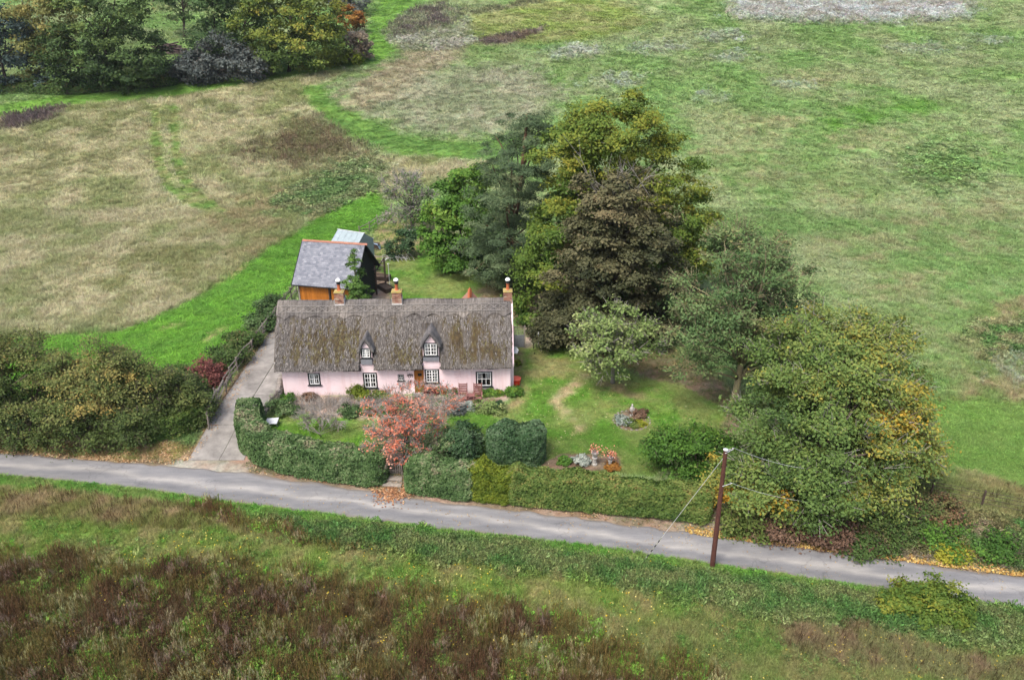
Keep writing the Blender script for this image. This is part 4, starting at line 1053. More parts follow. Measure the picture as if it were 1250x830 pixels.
q = MB(); q.tube([(-1.55, 0, rz + .02), (1.65, 0, rz + .02)], .035, 6); q.tube([(-1.55, -1.45, rz - .95), (1.65, -1.45, rz - .95)], .03, 6); q.tube([(-1.55, 1.45, rz - .95), (1.65, 1.45, rz - .95)], .03, 6); q.build("frame", m_alu, gh)
q = MB(); q.add([(1.61, -1.45, .1), (1.61, 1.45, .1), (1.61, 1.45, rz - .96), (1.61, 0, rz - .02), (1.61, -1.45, rz - .96)], [(0, 1, 2, 3, 4)]); q.add([(-1.52, -1.45, .1), (-1.52, 1.45, .1), (-1.52, 1.45, rz - .96), (-1.52, 0, rz - .02), (-1.52, -1.45, rz - .96)], [(0, 1, 2, 3, 4)])
q.build("end_pane", m_poly, gh)
q = MB(); q.box(-1.5, 1.6, -1.44, 1.44, -.2, .29); q.build("base_wall", m_brick, gh)

# water butt with blue lid and yard clutter right of the barn
m_green = mat_plain("green_plastic", (.11, .17, .12), .5, .08)
m_blue = mat_plain("blue_sheet", (.33, .47, .62), .4, .15, 4)
pb = P(449, 306); wb = empty("water_butt", pb, 0, "green plastic water butt standing beside the black barn gable", "water butt")
q = MB(); q.lathe([(.34, 0), (.40, .15), (.46, .6), (.46, .95), (.40, 1.15), (.42, 1.2)], (0, 0, 0), 16); q.build("barrel", m_green, wb, smooth=False)
q = MB(); q.lathe([(.43, 1.201), (.44, 1.24), (.1, 1.28)], (0, 0, 0), 16); q.build("lid", m_green, wb)
pb = P(457, 304)
q = MB(); vs = []; fs = []
for i in range(7):
    for j in range(5): vs.append((-.65 + i * .22 + .1 * (j / 4), -.45 + j * .23, .75 + .25 * math.sin(i * .9) * .5 - .09 * j + .05 * ((i * j) % 3) - (.55 if i == 6 else 0)))
for i in range(6):
    for j in range(4): a = i * 5 + j; fs.append((a, a + 5, a + 6, a + 1))
q.add(vs, fs); o = q.build("tarpaulin", m_blue, None, pb); so = o.modifiers.new("thickness", 'SOLIDIFY'); so.thickness = .02
tag(o, "crumpled pale blue tarpaulin over a heap beside the green water butt", "tarpaulin")
q = MB(); q.box(-.5, .55, -.35, .4, -.1, .62); bevel(q.build("crate_heap", m_darkwood, o), .03)
m_net = mat_plain("white_netting", (.55, .55, .52), .9, .2)
pb = P(480, 318); net = empty("garden_netting", pb, .2, "heap of white garden netting on hoops at back lawn edge", "netting")
rg = rng_(5)
for i in range(7):
    q = MB(); x = -1.2 + i * .42; y = rg.uniform(-.25, .25); q.tube([(x, y, -.02), (x + .2, y + .25, .42 + rg.uniform(0, .2)), (x + .55, y + .1, .5), (x + .9, y - .35, -.02)], .022, 4); q.build("hoop", m_net, net)
for i in range(8):
    q = MB(); y = -.3 + i * .09; q.tube([(-1.3, y - .3, .04), (-.5, y, .25 + rg.uniform(0, .15)), (.4, y + .05, .4), (1.6, y + .2, .05)], .013, 3); q.build("net_strand", m_net, net)

# dark timber pergola and raised beds beside the barn
pg = empty("pergola", P(460, 352), math.radians(-8), "dark timber pergola frame with leaning planks beside the barn gable", "pergola")
for x, y, h in ((-.55, -1.2, 2.3), (.45, -1.5, 2.2), (-.5, 1.4, 2.5), (.45, 1.5, 2.5)):
    q = MB(); q.box(x - .07, x + .07, y - .07, y + .07, -.1, h); q.build("post", m_darkwood, pg)
for x in (-.52, .45):
    q = MB(); q.tube([(x, -1.8, 2.25), (x, 1.9, 2.6)], .07, 4); q.build("beam", m_darkwood, pg)
for i in range(4):
    q = MB(); y = -1.3 + i * .95; q.tube([(-1.0, y, 2.44 + .09 * i), (.95, y + .1, 2.40 + .09 * i)], .045, 4); q.build("rafter", m_oldwood if i % 2 else m_darkwood, pg)
for i in range(4):
    q = MB(); q.tube([(-.9 + i * .12, -1.6 + .2 * i, -.05), (-.6 + i * .1, -.3 + .3 * i, 1.9)], .04, 4); q.build("plank", m_oldwood, pg)
for (u, v, rz_, lab) in ((466, 341, .0, "dark timber raised bed beside the back lawn corner"), (471, 354, -.75, "dark timber raised bed turned askew in the gravel yard"), (447, 340, .1, "dark timber raised bed tucked against the barn gable")):
    pb = P(u, v); rbx = empty("raised_bed", pb, math.radians(-8) + rz_, lab, "raised bed", "raised beds in the yard")
    for (a, b_, c, d_) in ((-.85, .85, -.45, -.4), (-.85, .85, .4, .45), (-.85, -.8, -.395, .395), (.8, .85, -.395, .395)):
        q = MB(); q.box(a, b_, c, d_, -.1, .42); q.build("board", m_darkwood, rbx)
    q = MB(); q.box(-.79, .79, -.39, .39, -.1, .34); q.build("soil", m_soil, rbx)
ap = P(476, 352); aer = empty("washing_line_post", ap, 0, "thin grey steel post standing on back lawn behind the middle chimney", "post")
q = MB(); q.tube([(0, 0, -.1), (0, 0, 2.6)], .03, 6); q.build("post", m_alu, aer); q = MB(); q.tube([(-.12, 0, 2.5), (.12, 0, 2.52)], .02, 5); q.build("hook", m_alu, aer)

# ------------------------------------------------------------------ fences, gate, walls
def post_rail(name, pts, label, cat, rails=(.45, .85, 1.15), post_h=1.25, mat=None, seed=1, messy=.05, step=2.0, rr=.045, group=None):
    mat = mat or m_oldwood; rg = rng_(seed)
    pts = [np.array(p) for p in pts]
    base = pts[0]; root = empty(name, base, 0, label, cat, group)
    W = np.array(pts); d = np.r_[0, np.cumsum(np.linalg.norm(np.diff(W[:, :2], axis=0), axis=1))]
    n_ = max(2, int(round(d[-1] / step)) + 1); tt_ = np.linspace(0, d[-1], n_)
    X = np.interp(tt_, d, W[:, 0]); Y = np.interp(tt_, d, W[:, 1]); Z = np.array([tz(x, y) for x, y in zip(X, Y)])
    for i in range(n_):
        p = np.array((X[i], Y[i], Z[i])) - base; le = rg.normal(0, messy, 2)
        q = MB(); q.tube([p + (0, 0, -.3), p + (le[0], le[1], post_h * rg.uniform(.92, 1.08))], .06, 5); q.build("post", mat, root)
    for i in range(n_ - 1):
        a = np.array((X[i], Y[i], Z[i])) - base; c = np.array((X[i + 1], Y[i + 1], Z[i + 1])) - base
        for h in rails:
            q = MB(); q.tube([a + (0, 0, h + rg.normal(0, messy)), c + (0, 0, h + rg.normal(0, messy))], rr, 4); q.build("rail", mat, root)
    return root
post_rail("rail_fence", [P(255, 524), P(268, 490), P(290, 455), P(312, 425), P(331, 400), P(352, 372), P(362, 358)], "weathered wooden post and rail fence leaning along left edge of driveway", "fence", seed=3, messy=.09, step=1.6, rr=.06)
post_rail("rail_fence", [P(440, 290), P(455, 280), P(470, 270), P(478, 262)], "pale pole fence behind the barn along the mown strip", "fence", rails=(.6, 1.05), seed=4, messy=.12)
# stock fence on the right-hand bank
m_wire = mat_plain("fence_wire", (.05, .05, .05), .5)
root = post_rail("wire_fence", [P(1075, 596), P(1115, 605), P(1160, 612), P(1200, 620), P(1260, 632), P(1330, 648)], "dark post and wire stock fence above the right roadside bank", "fence", rails=(.35, .65, .95, 1.15), post_h=1.3, mat=m_darkwood, seed=6, messy=.03, step=2.6, rr=.016)

def picket(p0, p1, label, h=.85, gap=.16, name="picket_fence", cat="fence", mat=None, gate=False):
    mat = mat or m_oldwood
    a = np.array((*p0[:2], tz(*p0[:2]))); c = np.array((*p1[:2], tz(*p1[:2])))
    L = float(np.linalg.norm((c - a)[:2])); ang = math.atan2(c[1] - a[1], c[0] - a[0]); sl = (c[2] - a[2]) / L
    root = empty(name, a, ang, label, cat)
    n_ = int(L / gap)
    for i in range(n_ + 1):
        x = i * L / n_
        if not gate and i % 8 == 0:
            q = MB(); q.box(x - .05, x + .05, -.02, .08, sl * x - .2, sl * x + h + .08); q.build("post", mat, root); continue
        q = MB(); q.box(x - .04, x + .04, -.045, -.021, sl * x + .06, sl * x + h - .04)
        q.add([(x - .04, -.045, sl * x + h - .04), (x + .04, -.045, sl * x + h - .04), (x, -.033, sl * x + h + .03), (x + .04, -.021, sl * x + h - .04), (x - .04, -.021, sl * x + h - .04)], [(0, 1, 2), (1, 3, 2), (3, 4, 2), (4, 0, 2)])
        q.build("picket", mat, root)
    for z in (.22, .62):
        q = MB(); q.add([(0, -.019, z), (L, -.019, z + sl * L), (L, .02, z + sl * L), (0, .02, z), (0, -.019, z + .08), (L, -.019, z + .08 + sl * L), (L, .02, z + .08 + sl * L), (0, .02, z + .08)], [(0, 1, 5, 4), (1, 2, 6, 5), (2, 3, 7, 6), (3, 0, 4, 7), (4, 5, 6, 7), (3, 2, 1, 0)]); q.build("rail", mat, root)
    return root
picket(P(322, 511), P(340, 489), "low grey picket fence between driveway and front garden", .9)
# flint garden wall stub at the cottage corner
m_stone = mat_plain("grey_field_stone", (.24, .215, .19), .95, .2, 5, .3, rnd=.25)
pa, pc = P(340, 489), P(344, 468)
fw = empty("stone_wall", pa, 0, "low grey stone wall running from picket fence to cottage corner", "wall")
dv = (pc - pa); rg = rng_(21); Lw = float(np.linalg.norm(dv[:2])); ux = dv / Lw; vx = np.array((-ux[1], ux[0], 0))
q = MB(); q.add([tuple(ux * s + vx * t + np.array((0, 0, z))) for z in (-.2, .62) for (s, t) in ((0, -.13), (Lw, -.13), (Lw, .13), (0, .13))], [(0, 1, 5, 4), (1, 2, 6, 5), (2, 3, 7, 6), (3, 0, 4, 7), (4, 5, 6, 7)]); q.build("wall_core", m_mortar, fw)
bmx = bmesh.new(); bmesh.ops.create_icosphere(bmx, subdivisions=1, radius=1.0); stv = np.array([v.co[:] for v in bmx.verts]); stf = [tuple(v.index for v in f.verts) for f in bmx.faces]; bmx.free()
stone_me = [new_mesh("stone", stv * (1 + rng_(k).uniform(-.18, .18, (len(stv), 1))), stf, m_stone) for k in range(4)]
s_ = .1
while s_ < Lw:
    for j, z in enumerate((.1, .3, .5, .68)):
        for t in ((-.13, .13) if z < .6 else (0,)):
            o = link("stone", stone_me[rg.integers(4)], fw, tuple(ux * (s_ + .1 * (j % 2)) + vx * t + np.array((0, 0, z)))); o.scale = (.15 * rg.uniform(.8, 1.2), .13, .10 if z < .6 else .08); o.rotation_euler = (0, 0, rg.uniform(0, 3)); 
            if z > .6: o.scale = (.17, .2, .09)
    s_ += .26
# garden gate with two stone steps
gp = P(480, 578); gy_ = gp[1]
gate = empty("garden_gate", (gp[0] - .5, gp[1], gp[2]), -.1, "small weathered picket gate between the two clipped hedges", "gate")
for i in range(8):
    q = MB(); x = .07 + i * .125; q.box(x - .032, x + .032, -.03, -.008, .08, .9 + .08 * math.sin(math.pi * i / 7)); q.build("picket", m_oldwood, gate)
for z in (.25, .7):
    q = MB(); q.box(0.01, 1.0, -.006, .03, z, z + .08); q.build("rail", m_oldwood, gate)
for x in (-.08, 1.08):
    q = MB(); q.box(x - .07, x + .07, -.05, .09, -.4, 1.2); bevel(q.build("gate_post", m_oldwood, gate), .02)
m_step = mat_plain("step_stone", (.30, .265, .225), .95, .2, 4, .3)
for k in range(3):
    y = gp[1] - .38 - .42 * k; z = gp[2] - .02 - .16 * k
    q = MB(); q.box(-.62, .62, -.2, .24, -.4, 0); o = bevel(q.build("stone_step", m_step, None, (gp[0] + .02, y, z)), .02)
    o.rotation_euler = (0, 0, -.12)
    tag(o, ("worn stone step directly below the picket gate", "middle worn stone step below the picket gate", "lowest stone step, half buried in fallen leaves")[k], "step", "steps up to the gate")
# brick path from gate to front door
m_paver = mat_plain("path_brick", (.36, .27, .23), .95, .2, 5, .2, rnd=.22)
pd = np.array((CX + (door_r[0] + .35) * ccos, CY - .5 + (door_r[0] + .35) * csin)); pg0 = np.array((gp[0], gp[1] + .25))
path = empty("garden_path", (*pg0, 0), 0); tag(path, "narrow brick path from gate up to the orange front door", None, None, 'structure')
dvec = pd - pg0; Lp = float(np.linalg.norm(dvec)); ang = math.atan2(dvec[1], dvec[0])
path.rotation_euler = (0, 0, ang)
q = MB(); q.box(.008, .442, -.215, .215, -.05, .03); pm = q.mesh("paver", m_paver)
for i in range(int(Lp / .45)):
    for j in (-1, 0, 1):
        wx_, wy_ = pg0 + dvec / Lp * i * .45
        o = link("paver", pm, path, (i * .45, j * .44 + .0, tz(wx_, wy_) + rg.uniform(-.006, .006)))
# trellis screen by the right gable
tp = P(630, 424); tr_ = empty("trellis_screen", (tp[0] - .2, tp[1], 0), 0, "grey lattice trellis screen beyond the right gable end", "trellis")
for x in (0, .9): 
    q = MB(); q.box(x - .05, x + .05, -.05, .05, -.1, 2.0); q.build("post", m_oldwood, tr_)
q = MB(); q.box(.05, .85, -.02, .02, .05, 1.15); q.build("panel", mat_plain("grey_panel", (.22, .23, .235), .9, .2, 6), tr_)
for i in range(6):
    q = MB(); x = .1 + i * .14; q.box(x - .015, x + .015, -.02, .0, 1.15, 1.95); q.build("lath", m_oldwood, tr_)
for i in range(6):
    q = MB(); z = 1.2 + i * .14; q.box(.05, .85, .002, .02, z - .015, z + .015); q.build("lath", m_oldwood, tr_)
sgp = P(651, 424); q = MB(); q.tube([(0, 0, -.1), (0, 0, 1.3)], .05, 6); o = q.build("gate_post", m_alu, None, P(657, 423)); tag(o, "pale slim post at far end of the side path", "post")

# ------------------------------------------------------------------ telegraph pole and stay
m_urnish = mat_plain('glazed_grey', (.34, .33, .32), .4)
m_pole = mat_plain("creosoted_pole", (.105, .040, .028), .75, .3, 5, .3, stretch=(5, 5, .6), c2=(.045, .02, .016))
pb = P(869.5, 692); ptop = atY(886, 549, pb[1])
pole = empty("telegraph_pole", pb, 0, "tall dark reddish brown telegraph pole on the near grass verge", "telegraph pole")
tv = ptop - pb
q = MB(); q.tube([np.array((0, 0, -.5)) - tv * .0, tv * .33, tv * .66, tv], [.145, .132, .118, .105], 12); q.build("pole", m_pole, pole, smooth=False)
q = MB(); q.lathe([(.13, 0), (.13, .03), (.02, .07)], tuple(tv), 12); q.build("cap", m_alu, pole)
q = MB(); q.tube([tv * .985 + (-.05, -.14, 0), tv * .985 + (.45, .2, .03)], .02, 5); q.build("bracket", m_alu, pole)
for i in range(3):
    q = MB(); q.lathe([(.03, 0), (.05, .03), (.03, .06), (.05, .09), (.02, .11)], tuple(tv * .985 + np.array((.05 + .17 * i, -.05 + .1 * i, .02))), 8); q.build("insulator", m_urnish, pole)
q = MB(); q.tube([tv * .72 + (0, -.14, 0), tv * .72 + (.55, .12, .0)], .018, 5); q.build("bracket", m_alu, pole)
for i in range(5):
    q = MB(); s = .3 + .09 * i; q.tube([tv * s + (.12 if i % 2 else -.12, -.06, 0), tv * s + (.25 if i % 2 else -.25, -.1, .0)], .012, 4); q.build("step_iron", m_iron, pole)
gpnt = P(783, 688)
sw = empty("stay_wire", gpnt, 0, "thin steel stay wire slanting from pole top down to the verge", "cable")
a_ = ptop - gpnt + (0, 0, -.35)
q = MB(); q.tube([np.zeros(3), a_], .014, 4); q.build("wire", mat_plain("stay_steel", (.36, .37, .36), .5, .1), sw)
q = MB(); q.tube([a_ * .02, a_ * .26], .028, 6); q.build("guard", mat_plain("guard_grey", (.30, .30, .25), .6, .2), sw)
for i in range(5):
    q = MB(); s = .03 + .046 * i; q.tube([a_ * s, a_ * (s + .02)], .031, 6); q.build("black_band", m_black, sw)
for k, (fr, tx, lab) in enumerate(((.985, tuple(atY(985, 572, 36.5)), "upper service cable running from pole top into maple crown"), (.72, tuple(atY(985, 612, 36.0)), "lower service cable running from pole into the maple crown"))):
    a = pb + tv * fr + np.array((.45, .2, .1 if k == 0 else 0)); c = np.array(tx); pts = []
    for s in np.linspace(0, 1, 12): p = a * (1 - s) + c * s; p[2] -= .35 * 4 * s * (1 - s) * .5; pts.append(p - a)
    q = MB(); q.tube(pts, .009, 4); o = q.build("service_cable", m_alu, None, a); tag(o, lab, "cable")

# ------------------------------------------------------------------ garden furniture and ornaments
m_teak = mat_plain("maroon_stained_timber", (.235, .105, .095), .65, .15, 6, .1, rnd=.08)
def garden_chair(p, rz, label):
    r = empty("garden_chair", p, rz, label, "garden chair", "maroon chairs on the cottage terrace")
    for i in range(6):
        q = MB(); y = -.42 + i * .085; q.box(-.26, .26, y, y + .07, .36 - .012 * i, .385 - .012 * i); q.build("seat_slat", m_teak, r)
    for i in range(7):
        z = .42 + i * .115; y = .10 + i * .045
        q = MB(); q.box(-.27, .27, y, y + .03, z, z + .095); q.build("back_slat", m_teak, r)
    for sx_ in (-.29, .29):
        q = MB(); q.box(sx_ - .03, sx_ + .03, -.44, -.37, 0, .6); q.build("leg", m_teak, r)
        q = MB(); q.tube([(sx_, .34, 0), (sx_, .12, .4), (sx_, .45, 1.24)], .035, 4); q.build("leg", m_teak, r)
        q = MB(); q.box(sx_ - .05, sx_ + .05, -.46, .22, .6, .635); q.build("armrest", m_teak, r)
    return r
tc_ = P(572.5, 489); hz = tz(tc_[0], tc_[1])
garden_chair((*(P(565.5, 489)[:2]), 0), CROT, "left maroon slatted chair, nearer the white flowerpot")
garden_chair((*(P(583.5, 489)[:2]), 0), CROT, "right maroon slatted chair, below the right-hand window")
c_ = (P(565.5, 489) + P(583.5, 489)) / 2
t_ = empty("garden_table", (c_[0], c_[1] - .05, 0), CROT, "small maroon slatted table joining the two chairs", "table")
for i in range(5):
    q = MB(); q.box(-.24, .24, -.28 + i * .11, -.28 + i * .11 + .095, .50, .53); q.build("top_slat", m_teak, t_)
for x in (-.2, .2):
    for y in (-.24, .2): q = MB(); q.box(x - .03, x + .03, y, y + .06, 0, .499); q.build("leg", m_teak, t_)
q = MB(); q.box(-.22, .22, -.24, .24, .18, .21); q.build("shelf", m_teak, t_)

m_red = mat_plain("red_plastic", (.62, .045, .022), .4, .08)
rt = empty("red_tub", P(630, 469), 0, "bright red plastic tub with lid beside the right gable", "tub")
q = MB(); q.lathe([(.27, 0), (.30, .05), (.35, .40), (.37, .44), (.37, .48)], (0, 0, 0), 20); q.build("bucket", m_red, rt, smooth=False)
q = MB(); q.lathe([(.385, .481), (.385, .53), (.30, .56), (.05, .57)], (0, 0, 0), 20); q.build("lid", mat_plain("faded_red_lid", (.68, .14, .09), .45, .08), rt)

m_glaze = mat_plain("pale_glazed_pot", (.62, .66, .63), .35, .06)
def pot(name, p, label, mat, r=.17, h=.3):
    e = empty(name, p, 0, label, "flowerpot")
    q = MB(); q.lathe([(r * .7, 0), (r * .78, .02), (r, h * .9), (r * 1.12, h * .92), (r * 1.12, h), (r * .95, h), (r * .9, h - .05)], (0, 0, 0), 14); q.build("pot", mat, e)
    return e
pot1 = pot("flower_pot", P(548.5, 484), "white glazed flowerpot with green plant left of the chairs", m_glaze)
pot2 = pot("flower_pot", P(555.5, 482), "brown flowerpot with pinkish plant between white pot and chair", m_darkwood)
pot3 = pot("flower_pot", P(533, 480), "terracotta flowerpot of red flowers under the small-paned window", m_terra, .2, .32)
pot4 = pot("flower_pot", P(541, 481), "terracotta flowerpot of crimson flowers nearer the white pot", m_terra, .18, .3)
m_board = mat_plain("white_board", (.50, .52, .53), .6, .06)
o = MB().box(-.42, .42, -.3, .3, .0, .05).build("white_board", m_board, None, P(333, 520) + (0, 0, .38)); o.rotation_euler = (math.radians(12), math.radians(-6), -.05)
tag(o, "small white board top of garden table behind left hedge", "board")
for x in (-.34, .34):
    for y in (-.22, .22): MB().box(x - .025, x + .025, y - .025, y + .025, -.45, -.001).build("leg", m_oldwood, o)
# stone urns with red flowers on the bed behind the right hedge
m_urn = mat_plain("pale_cast_stone", (.38, .365, .335), .9, .12, 6)
def urn(u, v, label, s=1.0):
    e = empty("stone_urn", P(u, v), 0, label, "urn", "flower urns on the hedge bed")
    q = MB(); q.lathe([(.2 * s, 0), (.2 * s, .1 * s), (.14 * s, .14 * s), (.14 * s, .5 * s), (.19 * s, .54 * s), (.19 * s, .6 * s)], (0, 0, 0), 12); q.build("plinth", m_urn, e)
    q = MB(); q.lathe([(.08 * s, .6 * s), (.07 * s, .68 * s), (.18 * s, .78 * s), (.25 * s, .96 * s), (.27 * s, .98 * s), (.22 * s, .97 * s), (.18 * s, .9 * s)], (0, 0, 0), 14); q.build("bowl", m_urn, e)
    return e
urn1 = urn(725.5, 567, "taller white stone urn filled with salmon red flowers behind hedge", .95)
urn2 = urn(744.5, 569, "shorter stone urn of red flowers, right of the taller urn", .72)
st_ = empty("garden_statue", P(771, 507), 0, "small pale grey statue standing in the round flower bed", "statue")
q = MB(); q.lathe([(.14, 0), (.14, .12), (.10, .15), (.09, .3)], (0, 0, 0), 10); q.build("plinth", m_urn, st_)
q = MB(); q.lathe([(.09, .301), (.13, .36), (.10, .5), (.12, .62), (.10, .70), (.045, .74), (.07, .79), (.075, .85), (.04, .92)], (0, 0, 0), 12); q.tube([(-.11, 0, .66), (-.16, -.06, .5), (-.05, -.12, .48)], .03, 6); q.tube([(.11, 0, .66), (.16, -.06, .5), (.05, -.12, .48)], .03, 6); q.build("figure", m_urn, st_, smooth=True)
# stone edging of the round bed
rb0 = P(771, 513); re = empty("bed_edging", rb0, 0, "ring of small stones edging the round flower bed", "edging")
for i in range(22):
    a = i / 22 * 2 * math.pi; o = link("stone", stone_me[i % 4], re, (1.28 * math.cos(a), 1.28 * math.sin(a), .01)); o.scale = (.12, .08, .06); o.rotation_euler = (0, 0, a + 1.57)
# log pile in the far wood
m_log = mat_plain("old_logs", (.085, .062, .058), .9, .2, 4, .3, rnd=.35)
lp = P(209, 66); pile = empty("log_pile", lp, 0, "heap of dark felled logs and branches in the wood clearing", "log pile")
rg = rng_(44)
for i in range(46):
    L = rg.uniform(2.0, 5.0); a = rg.normal(0, .45) + (1.2 if rg.random() < .2 else 0); x, y = rg.normal(0, 1.3), rg.normal(0, .8); h = max(.1, 2.3 * math.exp(-(x * x / 4 + y * y / 2)) * rg.uniform(.2, 1)); t = rg.normal(0, .12)
    d_ = np.array((math.cos(a), math.sin(a), t)) * L / 2
    q = MB(); q.tube([np.array((x, y, h)) - d_, np.array((x, y, h)) + d_], [rg.uniform(.1, .22), rg.uniform(.05, .14)], 5); q.build("log", m_log, pile)
# ------------------------------------------------------------------ foliage builders
def L(*c): return c
LEAF = {
 'pine':    mat_leaf("pine_needles", [(0, (.034, .058, .028)), (.5, (.076, .116, .054)), (.85, (.140, .180, .085)), (1, (.19, .18, .11))], .15),
 'spruce':  mat_leaf("spruce_needles", [(0, (.040, .085, .022)), (.6, (.095, .185, .040)), (1, (.16, .26, .06))], .15),
 'golden':  mat_leaf("golden_green_leaf", [(0, (.050, .105, .020)), (.4, (.110, .170, .030)), (.7, (.220, .235, .036)), (1, (.33, .24, .04))], .3),
 'beech':   mat_leaf("copper_leaf", [(0, (.034, .042, .020)), (.45, (.078, .080, .038)), (.75, (.132, .118, .060)), (1, (.20, .150, .080))], .15),
 'green':   mat_leaf("mid_green_leaf", [(0, (0.039, 0.091, 0.019)), (.5, (0.091, 0.195, 0.031)), (.85, (0.176, 0.267, 0.046)), (1, (0.338, 0.286, 0.052))], .3),
 'ash':     mat_leaf("grey_green_leaf", [(0, (.036, .075, .030)), (.5, (.085, .150, .052)), (.85, (.160, .215, .085)), (1, (.27, .24, .10))], .25),
 'maple':   mat_leaf("field_maple_leaf", [(0, (.046, .084, .026)), (.4, (.118, .188, .048)), (.64, (.200, .240, .062)), (.82, (.36, .28, .045)), (1, (.48, .25, .03))], .3),
 'apple':   mat_leaf("apple_leaf", [(0, (0.078, 0.130, 0.039)), (.5, (0.176, 0.254, 0.078)), (1, (0.338, 0.377, 0.156))], .3),
 'hedge':   mat_leaf("dark_hedge_leaf", [(0, (0.029, 0.058, 0.021)), (.5, (0.072, 0.130, 0.042)), (.85, (0.150, 0.202, 0.091)), (1, (0.260, 0.221, 0.143))], .15),
 'olive':   mat_leaf("olive_hedge_leaf", [(0, (.040, .080, .018)), (.45, (.100, .155, .036)), (.78, (.170, .200, .055)), (1, (.27, .19, .07))], .25),
 'yellow':  mat_leaf("yellow_green_leaf", [(0, (.07, .11, .014)), (.5, (.18, .22, .026)), (1, (.36, .33, .04))], .3),
 'holly':   mat_leaf("holly_leaf", [(0, (.018, .042, .018)), (.6, (.045, .090, .036)), (1, (.10, .15, .08))], .1, .35),
 'row':     mat_leaf("hedgerow_leaf", [(0, (0.039, 0.065, 0.021)), (.45, (0.098, 0.137, 0.039)), (.75, (0.176, 0.189, 0.062)), (1, (0.338, 0.260, 0.078))], .25),
 'red':     mat_leaf("red_leaf", [(0, (.46, .120, .075)), (.5, (.64, .215, .125)), (1, (.72, .41, .30))], .35),
 'maroon':  mat_leaf("maroon_leaf", [(0, (.10, .035, .03)), (.6, (.20, .075, .065)), (1, (.27, .14, .10))], .3),
 'bluegrey':mat_leaf("blue_grey_leaf", [(0, (.045, .056, .052)), (.5, (.095, .112, .104)), (1, (.17, .182, .158))], .2),
 'birch':   mat_leaf("birch_leaf", [(0, (.10, .13, .04)), (.45, (.22, .22, .075)), (1, (.38, .32, .11))], .35),
 'oak':     mat_leaf("oak_leaf", [(0, (.032, .062, .018)), (.45, (.085, .135, .030)), (.8, (.20, .23, .04)), (1, (.30, .24, .05))], .25),
 'darkoak': mat_leaf('dark_oak_leaf', [(0, (.028, .055, .020)), (.45, (.070, .115, .034)), (.85, (.150, .195, .050)), (1, (.24, .22, .06))], .2),
 'conifer': mat_leaf("dark_conifer", [(0, (.028, .045, .045)), (.6, (.055, .085, .075)), (1, (.09, .13, .09))], .15),
 'fawn':    mat_leaf("fawn_leaf", [(0, (.12, .09, .065)), (.5, (.22, .175, .12)), (1, (.36, .30, .20))], .25),
 'orange':  mat_leaf("orange_leaf", [(0, (.15, .065, .02)), (.5, (.27, .125, .03)), (1, (.36, .21, .05))], .3),
 'silver':  mat_leaf("silver_leaf", [(0, (.13, .17, .14)), (.6, (.27, .31, .27)), (1, (.42, .44, .38))], .2),
 'bramble': mat_leaf("bramble_leaf", [(0, (.035, .07, .02)), (.5, (.08, .13, .035)), (.8, (.14, .12, .05)), (1, (.22, .11, .07))], .25),
 'dead':    mat_leaf("dead_bracken", [(0, (.085, .05, .035)), (.5, (.17, .105, .07)), (1, (.27, .20, .13))], .25),
}
BARK = {
 'brown': mat_plain("brown_bark", (.13, .10, .078), .95, .25, 4, .4, stretch=(6, 6, 1)),
 'grey': mat_plain("grey_bark", (.235, .215, .185), .95, .2, 4, .3, stretch=(5, 5, 1)),
 'dark': mat_plain("dark_bark", (.065, .052, .044), .95, .2, 4, .3, stretch=(5, 5, 1)),
 'pine': mat_plain("pine_bark", (.17, .095, .06), .95, .25, 4, .4, stretch=(5, 5, 1)),
 'lichen': mat_plain("lichened_bark", (.26, .235, .12), .95, .25, 3, .2, c2=(.12, .105, .075)),
 'twig': mat_plain("pale_twigs", (.34, .31, .28), .95, .15),
 'pinktwig': mat_plain("pinkish_twigs", (.33, .25, .215), .95, .15),
 'white': mat_plain("birch_bark", (.55, .53, .49), .9, .25, 6),
}
def twig_mesh(segs, name, mat):
    """many thin tapered three-sided twigs: segs (N, 2, 3) with radii (N, 2)"""
    A, B, ra, rb = segs
    N = len(A); d = nrm(B - A)
    ref = np.where(np.abs(d[:, 2:3]) < .9, np.array([[0, 0, 1.0]]), np.array([[1.0, 0, 0]]))
    e1 = nrm(np.cross(d, ref)); e2 = np.cross(d, e1)
    vs = []
    for (p, r) in ((A, ra), (B, rb)):
        for k in range(3):
            t = 2 * math.pi * k / 3
            vs.append(p + r[:, None] * (e1 * math.cos(t) + e2 * math.sin(t)))
    V = np.stack(vs, 1).reshape(-1, 3)
    b = np.arange(N)[:, None] * 6
    F = np.concatenate([b + np.array([[k, (k + 1) % 3, 3 + (k + 1) % 3, 3 + k]]) for k in range(3)], 0)
    return new_mesh(name, V, F, mat)

def leaf_mesh(C, Nn, size, tint, mat, name, aspect=.6, seed=0):
    """one bent rhombus per leaf"""
    rg = rng_(seed + 1); N = len(C)
    t = nrm(np.cross(Nn, rg.normal(0, 1, (N, 3)))); s = np.cross(Nn, t)
    size = np.broadcast_to(size, (N,))[:, None]
    a = C - t * size * .5; b_ = C + s * size * aspect * .5 + Nn * size * .08; c = C + t * size * .5 - Nn * size * .1; d = C - s * size * aspect * .5 + Nn * size * .08
    V = np.stack([a, b_, c, d], 1).reshape(-1, 3)
    return new_mesh(name, V, np.arange(N * 4).reshape(-1, 4), mat, {'tint': np.repeat(np.clip(tint, 0, 1), 4)})

